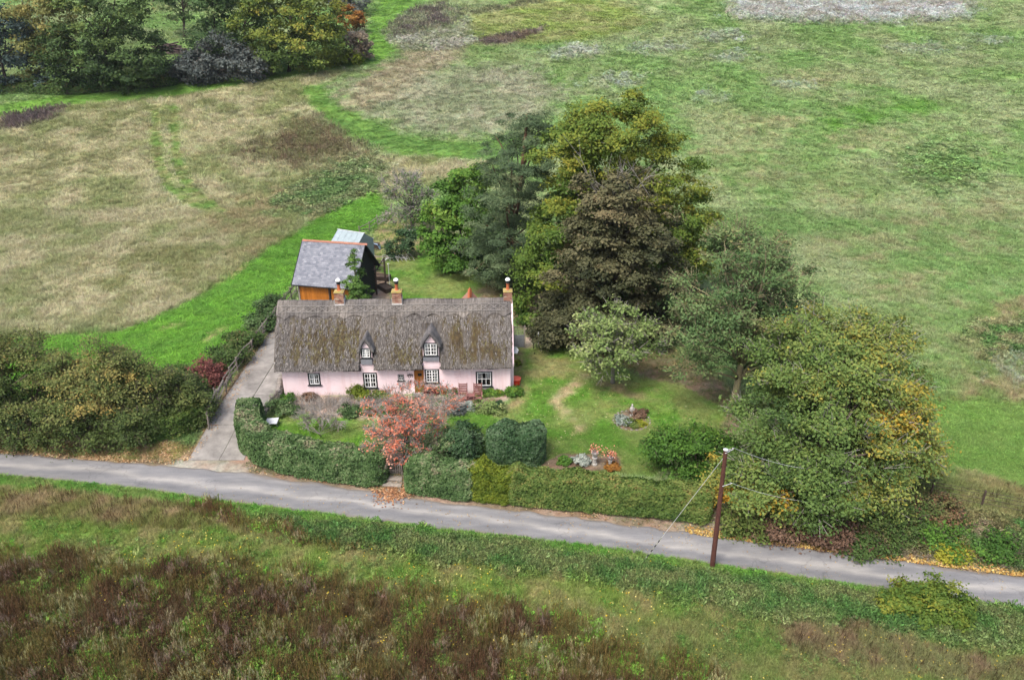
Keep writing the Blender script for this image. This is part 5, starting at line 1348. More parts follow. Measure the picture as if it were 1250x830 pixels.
def crown_arrays(lobes, nclump, nleaf, csize, seed, tint0=.45, tvar=.14, flat=.6, upw=.5, inner=.25, rough=.28, lowcut=None, droop=0.0, per=6, spray=1.55):
    """lobes: rows (x, y, z, rx, ry, rz, tint offset). Clumps crowd towards the lobes' outsides; leaves cluster in the clumps"""
    rg = rng_(seed); Lb = np.array(lobes, float)
    w = (Lb[:, 3] * Lb[:, 4] * Lb[:, 5]) ** (2 / 3); w /= w.sum()
    nclump = int(nclump * 1.9); nleaf = nleaf * .54; nsp = max(8, int(nclump / per)); n2 = nsp * 3
    k = rg.choice(len(Lb), n2, p=w)
    d = nrm(rg.normal(0, 1, (n2, 3)) + (0, -.12, .1))
    r = np.where(rg.random(n2) < inner, rg.random(n2) ** .5 * .8, 1 - np.abs(rg.normal(0, .12, n2)))
    # uneven outline: bumps and hollows over each lobe
    bump = 1 + rough * (vnoise(d[:, 0] * 2.6 + k * 3.1, d[:, 2] * 2.6 + d[:, 1] * 1.7, seed) - .5) * 2
    S = Lb[k, :3] + d * Lb[k, 3:6] * (r * bump * .93)[:, None]
    keep = np.ones(n2, bool)
    for j in range(len(Lb)):
        q = np.linalg.norm((S - Lb[j, :3]) / Lb[j, 3:6], axis=1)
        keep &= ~((k != j) & (q < .7) & (r > .8))
    if lowcut is not None: keep &= S[:, 2] > lowcut
    S, d, k = S[keep][:nsp], d[keep][:nsp], k[keep][:nsp]
    # every bough: a flattened dome of leaf clumps, open below
    Rs = csize * spray * rg.uniform(.65, 1.4, len(S))
    si = np.repeat(np.arange(len(S)), per)
    d2 = nrm(rg.normal(0, 1, (len(si), 3)) * (1, 1, .7) + d[si] * .75 + (0, 0, .45))
    Cc = S[si] + d2 * Rs[si][:, None] * np.array((1, 1, flat)) * rg.uniform(.55, 1.08, len(si))[:, None]
    Cc[:, 2] -= droop * Rs[si] * np.linalg.norm(d2[:, :2], axis=1)
    if lowcut is not None: Cc[:, 2] = np.maximum(Cc[:, 2], lowcut)
    M = len(Cc)
    patch = (fbm(S[:, 0] / 2.2 + S[:, 2] / 2.7, S[:, 1] / 2.4 + S[:, 2] / 1.9, seed + 7, 2) - .5) * 2
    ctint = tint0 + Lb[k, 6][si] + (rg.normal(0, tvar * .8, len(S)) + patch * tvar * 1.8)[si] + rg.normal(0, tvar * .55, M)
    d = nrm(d[si] * .4 + d2)
    csz = csize * .62 * rg.uniform(.6, 1.35, M)
    cnt = np.maximum(3, (nleaf * rg.uniform(.5, 1.5, M)).astype(int))
    idx = np.repeat(np.arange(M), cnt); N = len(idx)
    off = rg.normal(0, 1, (N, 3)) * csz[idx][:, None] * np.array((1, 1, flat))
    off[:, 2] -= droop * np.linalg.norm(off[:, :2], axis=1)
    Lc = Cc[idx] + off
    nn = nrm(d[idx] * .7 + np.array((0, 0, upw)) + rg.normal(0, .42, (N, 3)))
    lt = ctint[idx] + rg.normal(0, .07, N)
    return Cc, d, Lc, nn, lt

def limb_pts(a, b, rg, bend=.12, n=6):
    t = np.linspace(0, 1, n)[:, None]; Ln = np.linalg.norm(b - a)
    mid = rg.normal(0, bend * Ln, 3); mid[2] = abs(mid[2]) * .6
    p = a * (1 - t) + b * t + mid * (4 * t * (1 - t)) * .5
    p[:, 2] += 0.10 * Ln * np.sin(np.pi * t[:, 0]) * .5
    return p

def build_tree(name, label, cat, base, lobes, leafkey, barkkey='brown', nclump=400, nleaf=60, csize=.5, leaf=.2, aspect=.6, trunk_r=.3, seed=1, nlimb=14, ntwig=0, twigkey=None,
               tint0=.45, tvar=.14, flat=.6, upw=.5, inner=.25, rough=.28, group=None, trunk_top=None, lowcut=None, droop=0.0, multi=1, twig_r=.02, limb_r=.4, crown_name='crown', per=6, spray=1.55):
    base = np.array(base, float); rg = rng_(seed + 500)
    root = empty(name, base, 0, label, cat, group)
    Cc, d, Lc, nn, lt = crown_arrays(lobes, nclump, nleaf, csize, seed, tint0, tvar, flat, upw, inner, rough, lowcut, droop, per, spray)
    o = link(crown_name, leaf_mesh(Lc - base, nn, leaf * 1.08 * rg.uniform(.5, 1.5, len(Lc)), lt, LEAF[leafkey], crown_name, aspect, seed), root)
    Lb = np.array(lobes, float)
    if trunk_r > 0:
        cen = np.average(Lb[:, :3], axis=0, weights=Lb[:, 3] * Lb[:, 5])
        top = np.array(trunk_top if trunk_top is not None else (cen[0], cen[1], cen[2] + .25 * Lb[:, 5].mean()))
        q = MB(); stems = []
        for s in range(multi):
            a = base + (np.array((rg.normal(0, .5), rg.normal(0, .4), 0)) if multi > 1 else 0)
            tp = top + (rg.normal(0, 1, 3) * np.array((1.6, 1.2, .6)) if multi > 1 else 0)
            p = limb_pts(a - (0, 0, .3), tp, rg, .05, 9); stems.append(p)
            rr_ = trunk_r * np.linspace(1, .32, 9) ; rr_[0] *= 1.35
            q.tube(p - base, rr_, 9)
        sel = rg.choice(len(Cc), min(nlimb, len(Cc)), replace=False)
        for c in Cc[sel]:
            st = stems[rg.integers(multi)]
            i = int(np.clip(np.searchsorted(st[:, 2], base[2] + (c[2] - base[2]) * rg.uniform(.35, .65)), 2, 7))
            p = limb_pts(st[i], c, rg, .14, 6); q.tube(p - base, trunk_r * limb_r * np.linspace(1, .15, 6), 5)
        q.build('trunk', BARK[barkkey], root, smooth=True)
    if ntwig:
        sel = rg.integers(0, len(Cc), ntwig); A = Cc[sel] - d[sel] * rg.uniform(.4, 1.3, ntwig)[:, None] * csize
        B = Cc[sel] + nrm(d[sel] + rg.normal(0, .55, (ntwig, 3)) + (0, 0, .25)) * rg.uniform(.5, 1.6, ntwig)[:, None] * csize
        link('twigs', twig_mesh((A - base, B - base, np.full(ntwig, twig_r), np.full(ntwig, twig_r * .45)), 'twigs', BARK[twigkey or barkkey]), root)
    return root

def lob(Y, rows):
    """rows (u, v, ru, rv, dY, tint[, depth factor]) surveyed against the photograph at distance Y + dY"""
    out = []
    for r in rows:
        u, v, ru, rv, dY, t = r[:6]; dep = r[6] if len(r) > 6 else 1.0
        c = atY(u, v, Y + dY); m = mpp(c)
        out.append((c[0], c[1], c[2], ru * m, (ru + rv) / 2 * m * dep, rv * m * 1.1, t))
    return out

# ------------------------------------------------------------------ trees round the garden
b_ = P(742, 364)
build_tree("maple_tree", "tall broad tree with yellow-green crown behind the dark copper tree", "tree", b_,
    lob(b_[1], [(745, 178, 66, 52, 0, .12), (700, 205, 48, 45, 0, .05), (800, 220, 55, 55, 0, .1), (720, 270, 62, 60, 0, -.02), (820, 275, 48, 55, 0, .03), (685, 300, 44, 50, -3, -.10), (672, 345, 36, 48, -4, -.12), (662, 380, 22, 26, -5, -.12), (650, 300, 18, 30, -3, -.05), (845, 300, 26, 40, 0, .05), (760, 300, 70, 60, 2, -.1)]),
    'golden', 'grey', 1020, 100, .62, .24, .62, .42, 11, 22, 120, 'twig', tint0=.38, tvar=.12)
b_ = P(735, 412)
build_tree("copper_beech", "large copper beech with dark brown purple leaves and bare topmost twigs", "tree", b_,
    lob(b_[1], [(752, 232, 38, 32, 0, .12), (744, 280, 50, 42, 0, .02), (785, 290, 42, 52, 0, .04), (748, 335, 62, 46, -.5, 0), (795, 350, 42, 50, 0, 0), (732, 385, 66, 32, -.5, -.02), (770, 395, 58, 26, 0, -.06), (690, 388, 34, 26, 0, .0)]),
    'beech', 'dark', 780, 100, .58, .24, .6, .38, 12, 20, 0, tint0=.42, tvar=.15, flat=.30, droop=.28, upw=.8, spray=1.9)
# bare twigs at the copper beech's top
rt_ = [o for o in bpy.data.objects if o.name.startswith('copper_beech')][0]
rg = rng_(3); A = []; B = []; ra = []; rb2 = []
for i in range(16):
    p = atY(748 + rg.normal(0, 22), 255 + rg.normal(0, 6), b_[1]); q_ = atY(750 + rg.normal(0, 38), 205 + rg.normal(0, 14), b_[1] + rg.normal(0, 1))
    A.append(p); B.append(q_); ra.append(.03); rb2.append(.012)
    for j in range(5):
        s = rg.uniform(.3, .95); c = p * (1 - s) + q_ * s; A.append(c); B.append(c + (q_ - p) * .3 + rg.normal(0, .5, 3)); ra.append(.014); rb2.append(.007)
link('bare_twigs', twig_mesh((np.array(A) - b_, np.array(B) - b_, np.array(ra), np.array(rb2)), 'bare_twigs', BARK['twig']), rt_)

b_ = P(612, 348)
rows = []
rg = rng_(77)
for v, u, hw in ((140, 645, 20), (155, 632, 30), (170, 650, 26), (182, 618, 30), (198, 640, 36), (215, 612, 32), (228, 648, 26), (242, 606, 36), (258, 632, 36), (270, 600, 34), (284, 624, 38), (296, 596, 32), (308, 620, 40), (322, 598, 30), (330, 628, 34)):
    rows.append((u, v, hw * .96, 13, rg.normal(0, 1.5), rg.normal(0, .05), 2.0))
build_tree("pine_tree", "tall blue-green pine with layered feathery branches and reddish trunk", "tree", b_, lob(b_[1], rows), 'pine', 'pine', 640, 100, .50, .30, .16, .34, 13, 26, 0, tint0=.45, tvar=.14, flat=.42, inner=.4, rough=.35, droop=.22, upw=.7, trunk_top=atY(643, 140, b_[1]))
b_ = P(556, 326)
build_tree("bay_tree", "bright green leafy tree left of the blue-green pine", "tree", b_,
    lob(b_[1], [(568, 222, 24, 26, 0, .15), (548, 248, 26, 30, 0, .1), (580, 258, 30, 40, 0, .05), (540, 282, 24, 24, -1, 0), (560, 302, 36, 26, -1.5, -.05), (592, 300, 24, 34, 0, -.12)]),
    'green', 'brown', 330, 75, .55, .30, .6, .22, 14, 12, 0, tint0=.42, tvar=.13, droop=.2)
b_ = P(505, 286)
build_tree("lichen_tree", "half bare grey lichened old fruit tree behind the barn", "tree", b_,
    lob(b_[1], [(492, 232, 26, 22, 0, .1), (510, 240, 22, 26, 0, 0), (485, 255, 20, 20, 0, .1), (505, 262, 22, 16, 0, -.1)]),
    'ash', 'grey', 170, 16, .5, .22, .6, .24, 15, 26, 1300, 'twig', tint0=.55, twig_r=.035)
b_ = P(490, 315)
build_tree("dark_shrub", "dark evergreen shrub on bare soil below the lichened tree", "shrub", b_, lob(b_[1], [(488, 298, 14, 14, 0, 0), (500, 292, 10, 12, 0, .1)]), 'holly', 'dark', 80, 50, .35, .2, .5, .08, 16, 6)
b_ = np.array((*atY(431, 340, 63.2)[:2], 0.0)); tp = atY(430, 309, 63.2)
rows = [(tp[0] + .12 * math.sin(i * 2.1), 63.2 + .12 * math.cos(i * 1.7), tp[2] * (1 - i / 13) + .1, (.13 + .18 * i), (.13 + .18 * i), .20 + .012 * i, .05 * math.sin(i * 3)) for i in range(12)]
build_tree("young_spruce", "young bright green spruce between the barn roof and cottage ridge", "tree", b_, rows, 'spruce', 'brown', 520, 45, .20, .17, .28, .08, 17, 30, 0, tint0=.7, tvar=.15, flat=.35, inner=.45, rough=.2, droop=.35, trunk_top=tp, spray=1.1)
b_ = P(748, 467)
build_tree("apple_tree", "low spreading apple tree with pale green leaves and grey twigs", "tree", b_,
    lob(b_[1], [(742, 392, 36, 17, 0, .08), (722, 408, 22, 20, -1, .05), (772, 402, 26, 22, 0, 0), (745, 425, 34, 22, -1.5, .05), (715, 432, 14, 14, -1, 0), (790, 420, 16, 22, 0, -.1), (748, 446, 18, 14, -2, .1)]),
    'apple', 'grey', 300, 30, .38, .20, .6, .16, 18, 34, 900, 'twig', tint0=.5, twig_r=.022)
b_ = P(893, 498)
build_tree("ash_tree", "open-crowned grey-green tree with yellow lichened limbs and visible trunk", "tree", b_,
    lob(b_[1], [(905, 310, 54, 27, 2, .12), (932, 345, 44, 38, 1, .05), (863, 350, 36, 33, 0, .08), (886, 385, 48, 33, 0, .03), (946, 395, 38, 41, 1.5, -.05), (847, 400, 28, 33, -1, .1), (928, 432, 29, 23, 2.5, -.1), (850, 440, 22, 22, -.5, .05), (964, 350, 24, 33, 2, .08)]),
    'ash', 'lichen', 470, 58, .55, .21, .45, .28, 19, 90, 1800, 'lichen', tint0=.52, tvar=.15, twig_r=.032, limb_r=.34, inner=.16)
b_ = P(1020, 628)
build_tree("field_maple", "massive roadside field maple turning yellow and orange on its right", "tree", b_,
    lob(b_[1], [(1012, 415, 57, 32, 7, .16), (1058, 425, 40, 32, 6.5, .14), (964, 450, 39, 42, 6, .0), (1017, 470, 61, 47, 4.5, .04), (1071, 475, 44, 47, 4.5, .22), (946, 515, 39, 47, 3, -.06), (1095, 535, 34, 41, 3, .22), (1004, 545, 70, 52, 1.5, -.04), (1066, 555, 48, 42, 1.5, .16), (941, 571, 39, 38, 1, -.08), (1048, 591, 52, 32, -.3, .20), (986, 596, 52, 32, -.5, -.04), (928, 601, 29, 26, -.5, .08)]),
    'maple', 'brown', 1150, 112, .56, .165, .62, .26, 20, 60, 2200, 'twig', tint0=.42, tvar=.10, multi=4, twig_r=.022)
b_ = P(845, 582)
build_tree("garden_shrub", "rounded green shrub with arching stems inside the hedge corner", "shrub", b_, lob(b_[1], [(818, 550, 24, 20, .5, 0), (848, 545, 28, 24, 1, .05), (876, 560, 20, 24, .5, .0), (858, 575, 26, 18, 0, .05)]), 'green', 'brown', 260, 60, .4, .17, .5, .08, 21, 14, 200, 'brown', multi=3, tint0=.36)
b_ = P(880, 612)
build_tree("orange_shrub", "patchy orange-leaved shrub behind the telegraph pole", "shrub", b_, lob(b_[1], [(872, 585, 16, 20, 0, 0), (895, 600, 18, 18, 0, .05), (860, 600, 14, 16, 0, -.1)]), 'maple', 'brown', 120, 40, .35, .15, .5, .05, 22, 8, 0, tint0=.68)
# --- red-leaved tree over the gate
b_ = P(492, 568)
rl = lob(b_[1], [(478, 500, 32, 22, 1.5, .0), (512, 492, 34, 22, 2, 0), (540, 492, 18, 16, 1.2, 0), (500, 512, 30, 24, .8, 0), (462, 535, 20, 18, 0, 0), (492, 535, 30, 24, 0, 0), (522, 522, 24, 20, 1, .0), (478, 552, 22, 12, -.5, .1), (455, 552, 12, 9, -.3, .1)])
root = build_tree("red_rowan", "half bare tree with salmon red leaves overhanging the garden gate", "tree", b_, rl, 'red', 'grey', 330, 19, .30, .13, .55, .13, 23, 36, 3600, 'twig', tint0=.5, tvar=.2, inner=.4, twig_r=.015, spray=1.3)
Cc, d, Lc, nn, lt = crown_arrays(rl, 120, 10, .3, 91, .5)
link('green_leaves', leaf_mesh(Lc - b_, nn, np.full(len(Lc), .13), lt, LEAF['ash'], 'green_leaves', .5, 5), root)
# bare grey shrub in the front lawn
b_ = P(393, 525)
build_tree("bare_bush", "leafless grey twiggy bush standing in the front lawn", "shrub", b_, lob(b_[1], [(393, 503, 26, 12, 0, 0), (375, 510, 16, 9, 0, 0), (412, 508, 16, 10, 0, 0)]), 'fawn', 'grey', 60, 3, .3, .09, .6, .04, 24, 26, 750, 'twig', twig_r=.012, multi=2)

# ------------------------------------------------------------------ hedges
def hedge(label, pts, w, h, leafkey, n, seed, leaf=.10, tint0=.45, top_tint=.18, name="clipped_hedge", rough=.12, cat="hedge", group=None):
    rg = rng_(seed); W = np.array([P(u, v) for u, v in pts]); base = W[0].copy(); root = empty(name, base, 0, label, cat, group)
    t = np.r_[0, np.cumsum(np.linalg.norm(np.diff(W[:, :2], axis=0), axis=1))]; Ln = t[-1]
    def fr(s):
        x = np.interp(s, t, W[:, 0]); y = np.interp(s, t, W[:, 1])
        x2 = np.interp(s + .3, t, W[:, 0]); y2 = np.interp(s + .3, t, W[:, 1]); x1 = np.interp(s - .3, t, W[:, 0]); y1 = np.interp(s - .3, t, W[:, 1])
        tx, ty = x2 - x1, y2 - y1; l_ = np.hypot(tx, ty) + 1e-9
        return x, y, tx / l_, ty / l_
    s = rg.uniform(-w * .4, Ln + w * .4, n); a = rg.uniform(0, 1, n)
    per = 2 * h + w; q = a * per
    side = np.where(q < h, -w / 2, np.where(q < h + w, q - h - w / 2, w / 2)); zz = np.where(q < h, q, np.where(q < h + w, h, per - q))
    nx_ = np.where(q < h, -1.0, np.where(q < h + w, 0, 1.0)); nz_ = np.where((q >= h) & (q < h + w), 1.0, .15)
    # rounded shoulders and ends
    endf = np.clip(np.maximum(-s, s - Ln) / (w * .4), 0, 1); shr = np.sqrt(np.clip(1 - endf ** 2, .02, 1))
    side = side * shr * np.where(zz > h * .85, .93, 1.0)
    hv = 1 + (fbm(s / 1.2, s * 0 + seed, seed, 3) - .5) * rough * 1.6
    zz = zz * hv * (1 - .12 * endf)
    dep = -np.abs(rg.normal(0, .10, n)) + (fbm(s / .55, zz / .45 + side / .6, seed + 3, 2) - .5) * .34
    sc = np.clip(s, 0, Ln); x, y, tx, ty = fr(sc); ex = (s - sc)
    px = x + tx * ex - ty * (-(side + nx_ * dep)); py = y + ty * ex + tx * (-(side + nx_ * dep)) * 1.0
    px = x + tx * ex + ty * (side + nx_ * dep) * 1.0; py = y + ty * ex - tx * (side + nx_ * dep)
    pz = np.interp(sc, t, W[:, 2]) + zz + np.where(nz_ > .5, dep, 0) + rg.normal(0, .03, n)
    C = np.stack([px, py, pz], 1)
    N3 = nrm(np.stack([ty * nx_, -tx * nx_, nz_], 1) + rg.normal(0, .45, (n, 3)) + (0, 0, .25))
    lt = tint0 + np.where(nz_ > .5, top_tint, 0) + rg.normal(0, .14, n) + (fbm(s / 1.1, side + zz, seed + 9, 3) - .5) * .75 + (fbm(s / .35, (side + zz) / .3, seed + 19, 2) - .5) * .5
    link('foliage', leaf_mesh(C - base, N3, leaf * rg.uniform(.7, 1.4, n), lt, LEAF[leafkey], 'foliage', .6, seed), root)
    # solid hull; its dark colour stands in for shade among the inner twigs
    q = MB(); K = max(4, int(Ln / .4)); ss = np.linspace(.15, Ln - .15, K); vs = []; fs = []
    for i, s_ in enumerate(ss):
        x, y, tx, ty = fr(s_); z0 = np.interp(s_, t, W[:, 2]); k = .72
        for sd_, zz_ in ((-w / 2 + .36, -.1), (-w / 2 + .36, h - .75), (0, h - .55), (w / 2 - .36, h - .75), (w / 2 - .36, -.1)):
            vs.append((x + ty * sd_ - base[0], y - tx * sd_ - base[1], z0 + zz_ - base[2]))
    for i in range(K - 1):
        for j in range(5): fs.append((i * 5 + j, i * 5 + (j + 1) % 5, (i + 1) * 5 + (j + 1) % 5, (i + 1) * 5 + j))
    fs += [tuple(range(5))[::-1], tuple((K - 1) * 5 + j for j in range(5))]
    q.add(vs, fs); q.build('shade_core', BARK['dark'], root)
    return root
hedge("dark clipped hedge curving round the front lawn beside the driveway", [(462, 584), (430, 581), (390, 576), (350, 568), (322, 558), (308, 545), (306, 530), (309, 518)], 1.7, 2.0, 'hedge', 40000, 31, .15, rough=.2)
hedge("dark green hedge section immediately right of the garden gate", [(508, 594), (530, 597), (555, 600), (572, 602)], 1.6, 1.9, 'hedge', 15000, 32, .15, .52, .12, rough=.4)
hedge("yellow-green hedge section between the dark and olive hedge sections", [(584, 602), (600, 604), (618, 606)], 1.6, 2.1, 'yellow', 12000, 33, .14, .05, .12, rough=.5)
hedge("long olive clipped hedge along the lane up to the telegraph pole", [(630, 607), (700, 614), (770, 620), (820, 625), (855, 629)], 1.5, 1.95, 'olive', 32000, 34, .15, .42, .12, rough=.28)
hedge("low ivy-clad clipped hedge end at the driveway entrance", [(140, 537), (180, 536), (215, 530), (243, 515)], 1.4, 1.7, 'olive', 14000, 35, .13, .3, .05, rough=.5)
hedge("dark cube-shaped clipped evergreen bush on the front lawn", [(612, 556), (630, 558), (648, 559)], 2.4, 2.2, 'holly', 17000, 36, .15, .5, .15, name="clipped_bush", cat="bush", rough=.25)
b_ = P(563, 566)
build_tree("clipped_bush", "dark dome-shaped evergreen bush left of the cube-shaped bush", "bush", b_, lob(b_[1], [(562, 540, 23, 20, 1, 0), (562, 552, 26, 16, .8, 0)]), 'holly', 'dark', 240, 60, .25, .15, .5, .06, 37, 6, tint0=.5, inner=.1, rough=.12)
b_ = P(520, 575)
build_tree("sprawling_shrub", "twiggy grey-green shrub between the gate and dome-shaped bush", "shrub", b_, lob(b_[1], [(515, 555, 18, 12, .5, 0), (533, 560, 16, 11, .5, 0), (540, 548, 10, 12, 1, .15)]), 'hedge', 'brown', 130, 45, .3, .14, .5, .04, 38, 8, 400, 'pinktwig', tint0=.62, twig_r=.01)

# hedgerow left of the drive
for i, (bu, bv, rows, key, lab, t0, tw) in enumerate((
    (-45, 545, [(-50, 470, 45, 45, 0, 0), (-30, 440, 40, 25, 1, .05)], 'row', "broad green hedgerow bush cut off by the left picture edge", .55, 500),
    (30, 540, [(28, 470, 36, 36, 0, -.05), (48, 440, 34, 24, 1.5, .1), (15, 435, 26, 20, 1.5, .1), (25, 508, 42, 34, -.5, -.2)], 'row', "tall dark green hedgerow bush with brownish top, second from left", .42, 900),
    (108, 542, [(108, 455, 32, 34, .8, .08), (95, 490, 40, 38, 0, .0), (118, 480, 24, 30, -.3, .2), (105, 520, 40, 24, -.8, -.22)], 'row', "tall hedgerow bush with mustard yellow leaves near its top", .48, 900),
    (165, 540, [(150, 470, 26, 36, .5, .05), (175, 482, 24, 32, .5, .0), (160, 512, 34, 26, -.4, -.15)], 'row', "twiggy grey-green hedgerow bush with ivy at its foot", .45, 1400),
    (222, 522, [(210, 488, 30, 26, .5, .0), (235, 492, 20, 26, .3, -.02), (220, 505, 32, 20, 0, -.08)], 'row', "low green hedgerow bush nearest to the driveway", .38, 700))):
    b_ = P(bu, bv); build_tree("hedgerow_bush", lab, "bush", b_, lob(b_[1] + 1.2, rows), key, 'brown', 360, 72, .45, .14, .55, .10, 40 + i, 20, tw, 'brown', tint0=t0 + .07, tvar=.14, multi=4, twig_r=.018, group="bushes of the left hedgerow")
rg = rng_(9)
for i, (u, v, ru, rv, key, lab, t0) in enumerate(((240, 478, 20, 12, 'bramble', "leafy bramble clump behind the fence, nearest the hedgerow", .4), (262, 462, 16, 13, 'maroon', "maroon red shrub beside the driveway fence", .5), (285, 440, 20, 12, 'bramble', "bramble clump above the maroon shrub by the fence", .35), (305, 418, 20, 11, 'bramble', "bramble clump halfway along the driveway fence", .4), (325, 396, 18, 11, 'hedge', "dark ivy clump near the top of the driveway fence", .5), (340, 376, 14, 10, 'hedge', "dark green bush at the cottage's upper left corner", .4), (225, 462, 22, 9, 'bramble', "low bramble on the mown strip above the hedgerow", .45))):
    b_ = P(u - 12, v + rv * .8); build_tree("bramble" if key != 'maroon' else "red_shrub", lab, "shrub", b_, lob(b_[1], [(u - 10, v, ru * .85, rv, .5, 0), (u - 10 + ru * .4, v - rv * .4, ru * .6, rv * .7, .8, .05)]), key, 'brown', 130, 46, .36, .16, .6, .03, 60 + i, 6, 120, 'brown', tint0=t0, rough=.4)
# right-hand roadside bank
for i, (u, v, ru, rv, key, lab, t0) in enumerate(((960, 650, 36, 14, 'dead', "russet dead bracken heap under the field maple, left part", .4), (1025, 652, 30, 14, 'dead', "brown bramble thicket under the field maple, middle part", .3), (1090, 636, 34, 15, 'bramble', "leafy bramble thicket right of the field maple's trunks", .45), (1135, 630, 28, 14, 'bramble', "mixed brown bramble below the wire fence", .65), (1155, 655, 26, 10, 'green', "low bright green nettle clump on the right bank", .4), (1060, 668, 30, 9, 'bramble', "low green bramble at the verge under the maple", .3), (910, 640, 26, 14, 'olive', "olive shrub right behind the telegraph pole", .4), (1212, 668, 18, 9, 'green', "small green clump on bare soil near right edge", .3), (1165, 676, 20, 5, 'yellow', "mustard yellow low plants on the right verge", .75))):
    b_ = P(u, v + rv * .7); build_tree("bramble_thicket", lab, "shrub", b_, lob(b_[1], [(u, v, ru, rv, .4, 0), (u + ru * .4, v - rv * .3, ru * .6, rv * .8, .7, .05), (u - ru * .4, v + 2, ru * .6, rv * .7, .2, .0)]), key, 'brown', 150, 42, .34, .14, .6, .03, 80 + i, 6, 250 if key != 'yellow' else 0, 'brown', tint0=t0, rough=.45)
b_ = P(1128, 756)
build_tree("roadside_shrub", "rounded green evergreen shrub on the near verge, bottom right", "shrub", b_, lob(b_[1], [(1150, 742, 26, 18, .2, .05), (1120, 732, 22, 15, .6, .05), (1096, 736, 16, 10, .5, .0), (1142, 724, 20, 10, 1.0, .1), (1162, 750, 16, 11, 0, 0), (1130, 746, 22, 10, 0, -.05)]), 'golden', 'dark', 460, 60, .24, .14, .55, .05, 95, 12, tint0=.26, multi=3, rough=.35)

# ------------------------------------------------------------------ garden plants
GP = [ # u, v(base), half width px, height px, key, label, tint, twigs
 (352, 491, 7, 9, 'green', "small round green plant at the cottage's left corner", .5, 0),
 (437, 487, 13, 11, 'yellow', "big bright green leafy plant below the left windows", .25, 0),
 (463, 488, 10, 8, 'olive', "olive and reddish plant right of the bright green plant", .6, 0),
 (345, 508, 15, 15, 'hedge', "dark green shrub against the picket fence", .45, 0),
 (425, 508, 14, 6, 'hedge', "low dark green plants along the border edge", .4, 0),
 (449, 506, 8, 7, 'green', "small green shrub by the red tree's left side", .35, 0),
 (377, 488, 8, 4, 'dead', "low brown withered plant below the small left window", .4, 60),
 (525, 482, 8, 9, 'maroon', "reddish bush beside the front door", .6, 60),
 (590, 484, 7, 6, 'green', "small clipped green dome right of the maroon chairs", .6, 0),
 (604, 483, 8, 6, 'green', "larger clipped green dome below the right window", .68, 0),
 (598, 505, 16, 13, 'apple', "cream variegated shrub on the lawn edge before the chairs", .5, 0),
 (610, 500, 5, 11, 'holly', "narrow dark evergreen beside the variegated shrub", .5, 0),
 (556, 505, 12, 11, 'bluegrey', "dark silver-tipped lavender bush on lawn edge", .55, 80),
 (573, 501, 7, 8, 'silver', "small silvery bush between lavender and variegated shrub", .5, 0),
 (627, 484, 9, 9, 'green', "green leafy clump at the cottage's right corner", .45, 0),
 (632, 479, 5, 5, 'ash', "grey-green plant below the red tub", .7, 0),
 (628, 447, 6, 6, 'yellow', "lime green plant by the gable under the dish", .25, 0),
 (636, 385, 7, 14, 'green', "climber on an arch behind the right gable", .5, 60),
 (690, 567, 8, 6, 'green', "small green plant in the soil bed behind the hedge", .45, 0),
 (709, 568, 9, 8, 'silver', "silvery rounded plant beside the taller urn", .6, 0),
 (748, 574, 8, 6, 'orange', "rusty orange plant at the foot of the shorter urn", .5, 0),
 (761, 518, 9, 7, 'silver', "blue-grey plant on the round bed's left side", .25, 0),
 (771, 521, 8, 6, 'olive', "olive plant in front of the statue", .4, 0),
 (782, 520, 6, 4, 'yellow', "bright yellow plant at the round bed's right edge", .75, 0),
 (780, 510, 9, 7, 'dead', "brown withered stems behind the yellow plant", .5, 120),
 (803, 560, 10, 10, 'green', "loose green shrub at the lawn's right edge", .4, 60),
 (470, 508, 10, 8, 'hedge', "dark leafy plant under the red tree's crown", .5, 0),
]
for i, (u, v, hw, hh, key, lab, t0, tw) in enumerate(GP):
    b_ = P(u, v); m = mpp(b_)
    rx, rz_ = hw * m, hh * m * .62
    rows = [(b_[0], b_[1] + rx * .5, b_[2] + rz_ * .75, rx, rx * .85, rz_, 0), (b_[0] + rx * .4, b_[1] + rx * .3, b_[2] + rz_ * .55, rx * .6, rx * .6, rz_ * .7, .05)]
    build_tree("garden_plant", lab, "plant", b_, rows, key, 'brown', 70, 34 if hw > 5 else 24, rx * .22, .12, .6, .02, 120 + i, 5, tw, 'pinktwig', tint0=t0, twig_r=.009, rough=.25, lowcut=b_[2] + .02, crown_name='foliage')
# dead lavender and herbs all along the front border
b_ = P(400, 495); rg = rng_(71); A = []; B = []
for i in range(2400):
    u = rg.uniform(356, 560); 
    if 498 < u < 512: continue
    p = P(u, rg.uniform(487, 503)) if i % 6 == 0 else p + np.array((rg.normal(0, .12), rg.normal(0, .12), 0)); A.append(p); B.append(p + np.array((rg.normal(0, .16), rg.normal(0, .16), rg.uniform(.2, .62))))
A, B = np.array(A), np.array(B)
o = link("border_stems", twig_mesh((A - b_, B - b_, np.full(len(A), .012), np.full(len(A), .008)), "border_stems", BARK['twig']), None, b_)
tag(o, "dry grey-pink lavender stems filling the front border", "dead stems", None, 'stuff')
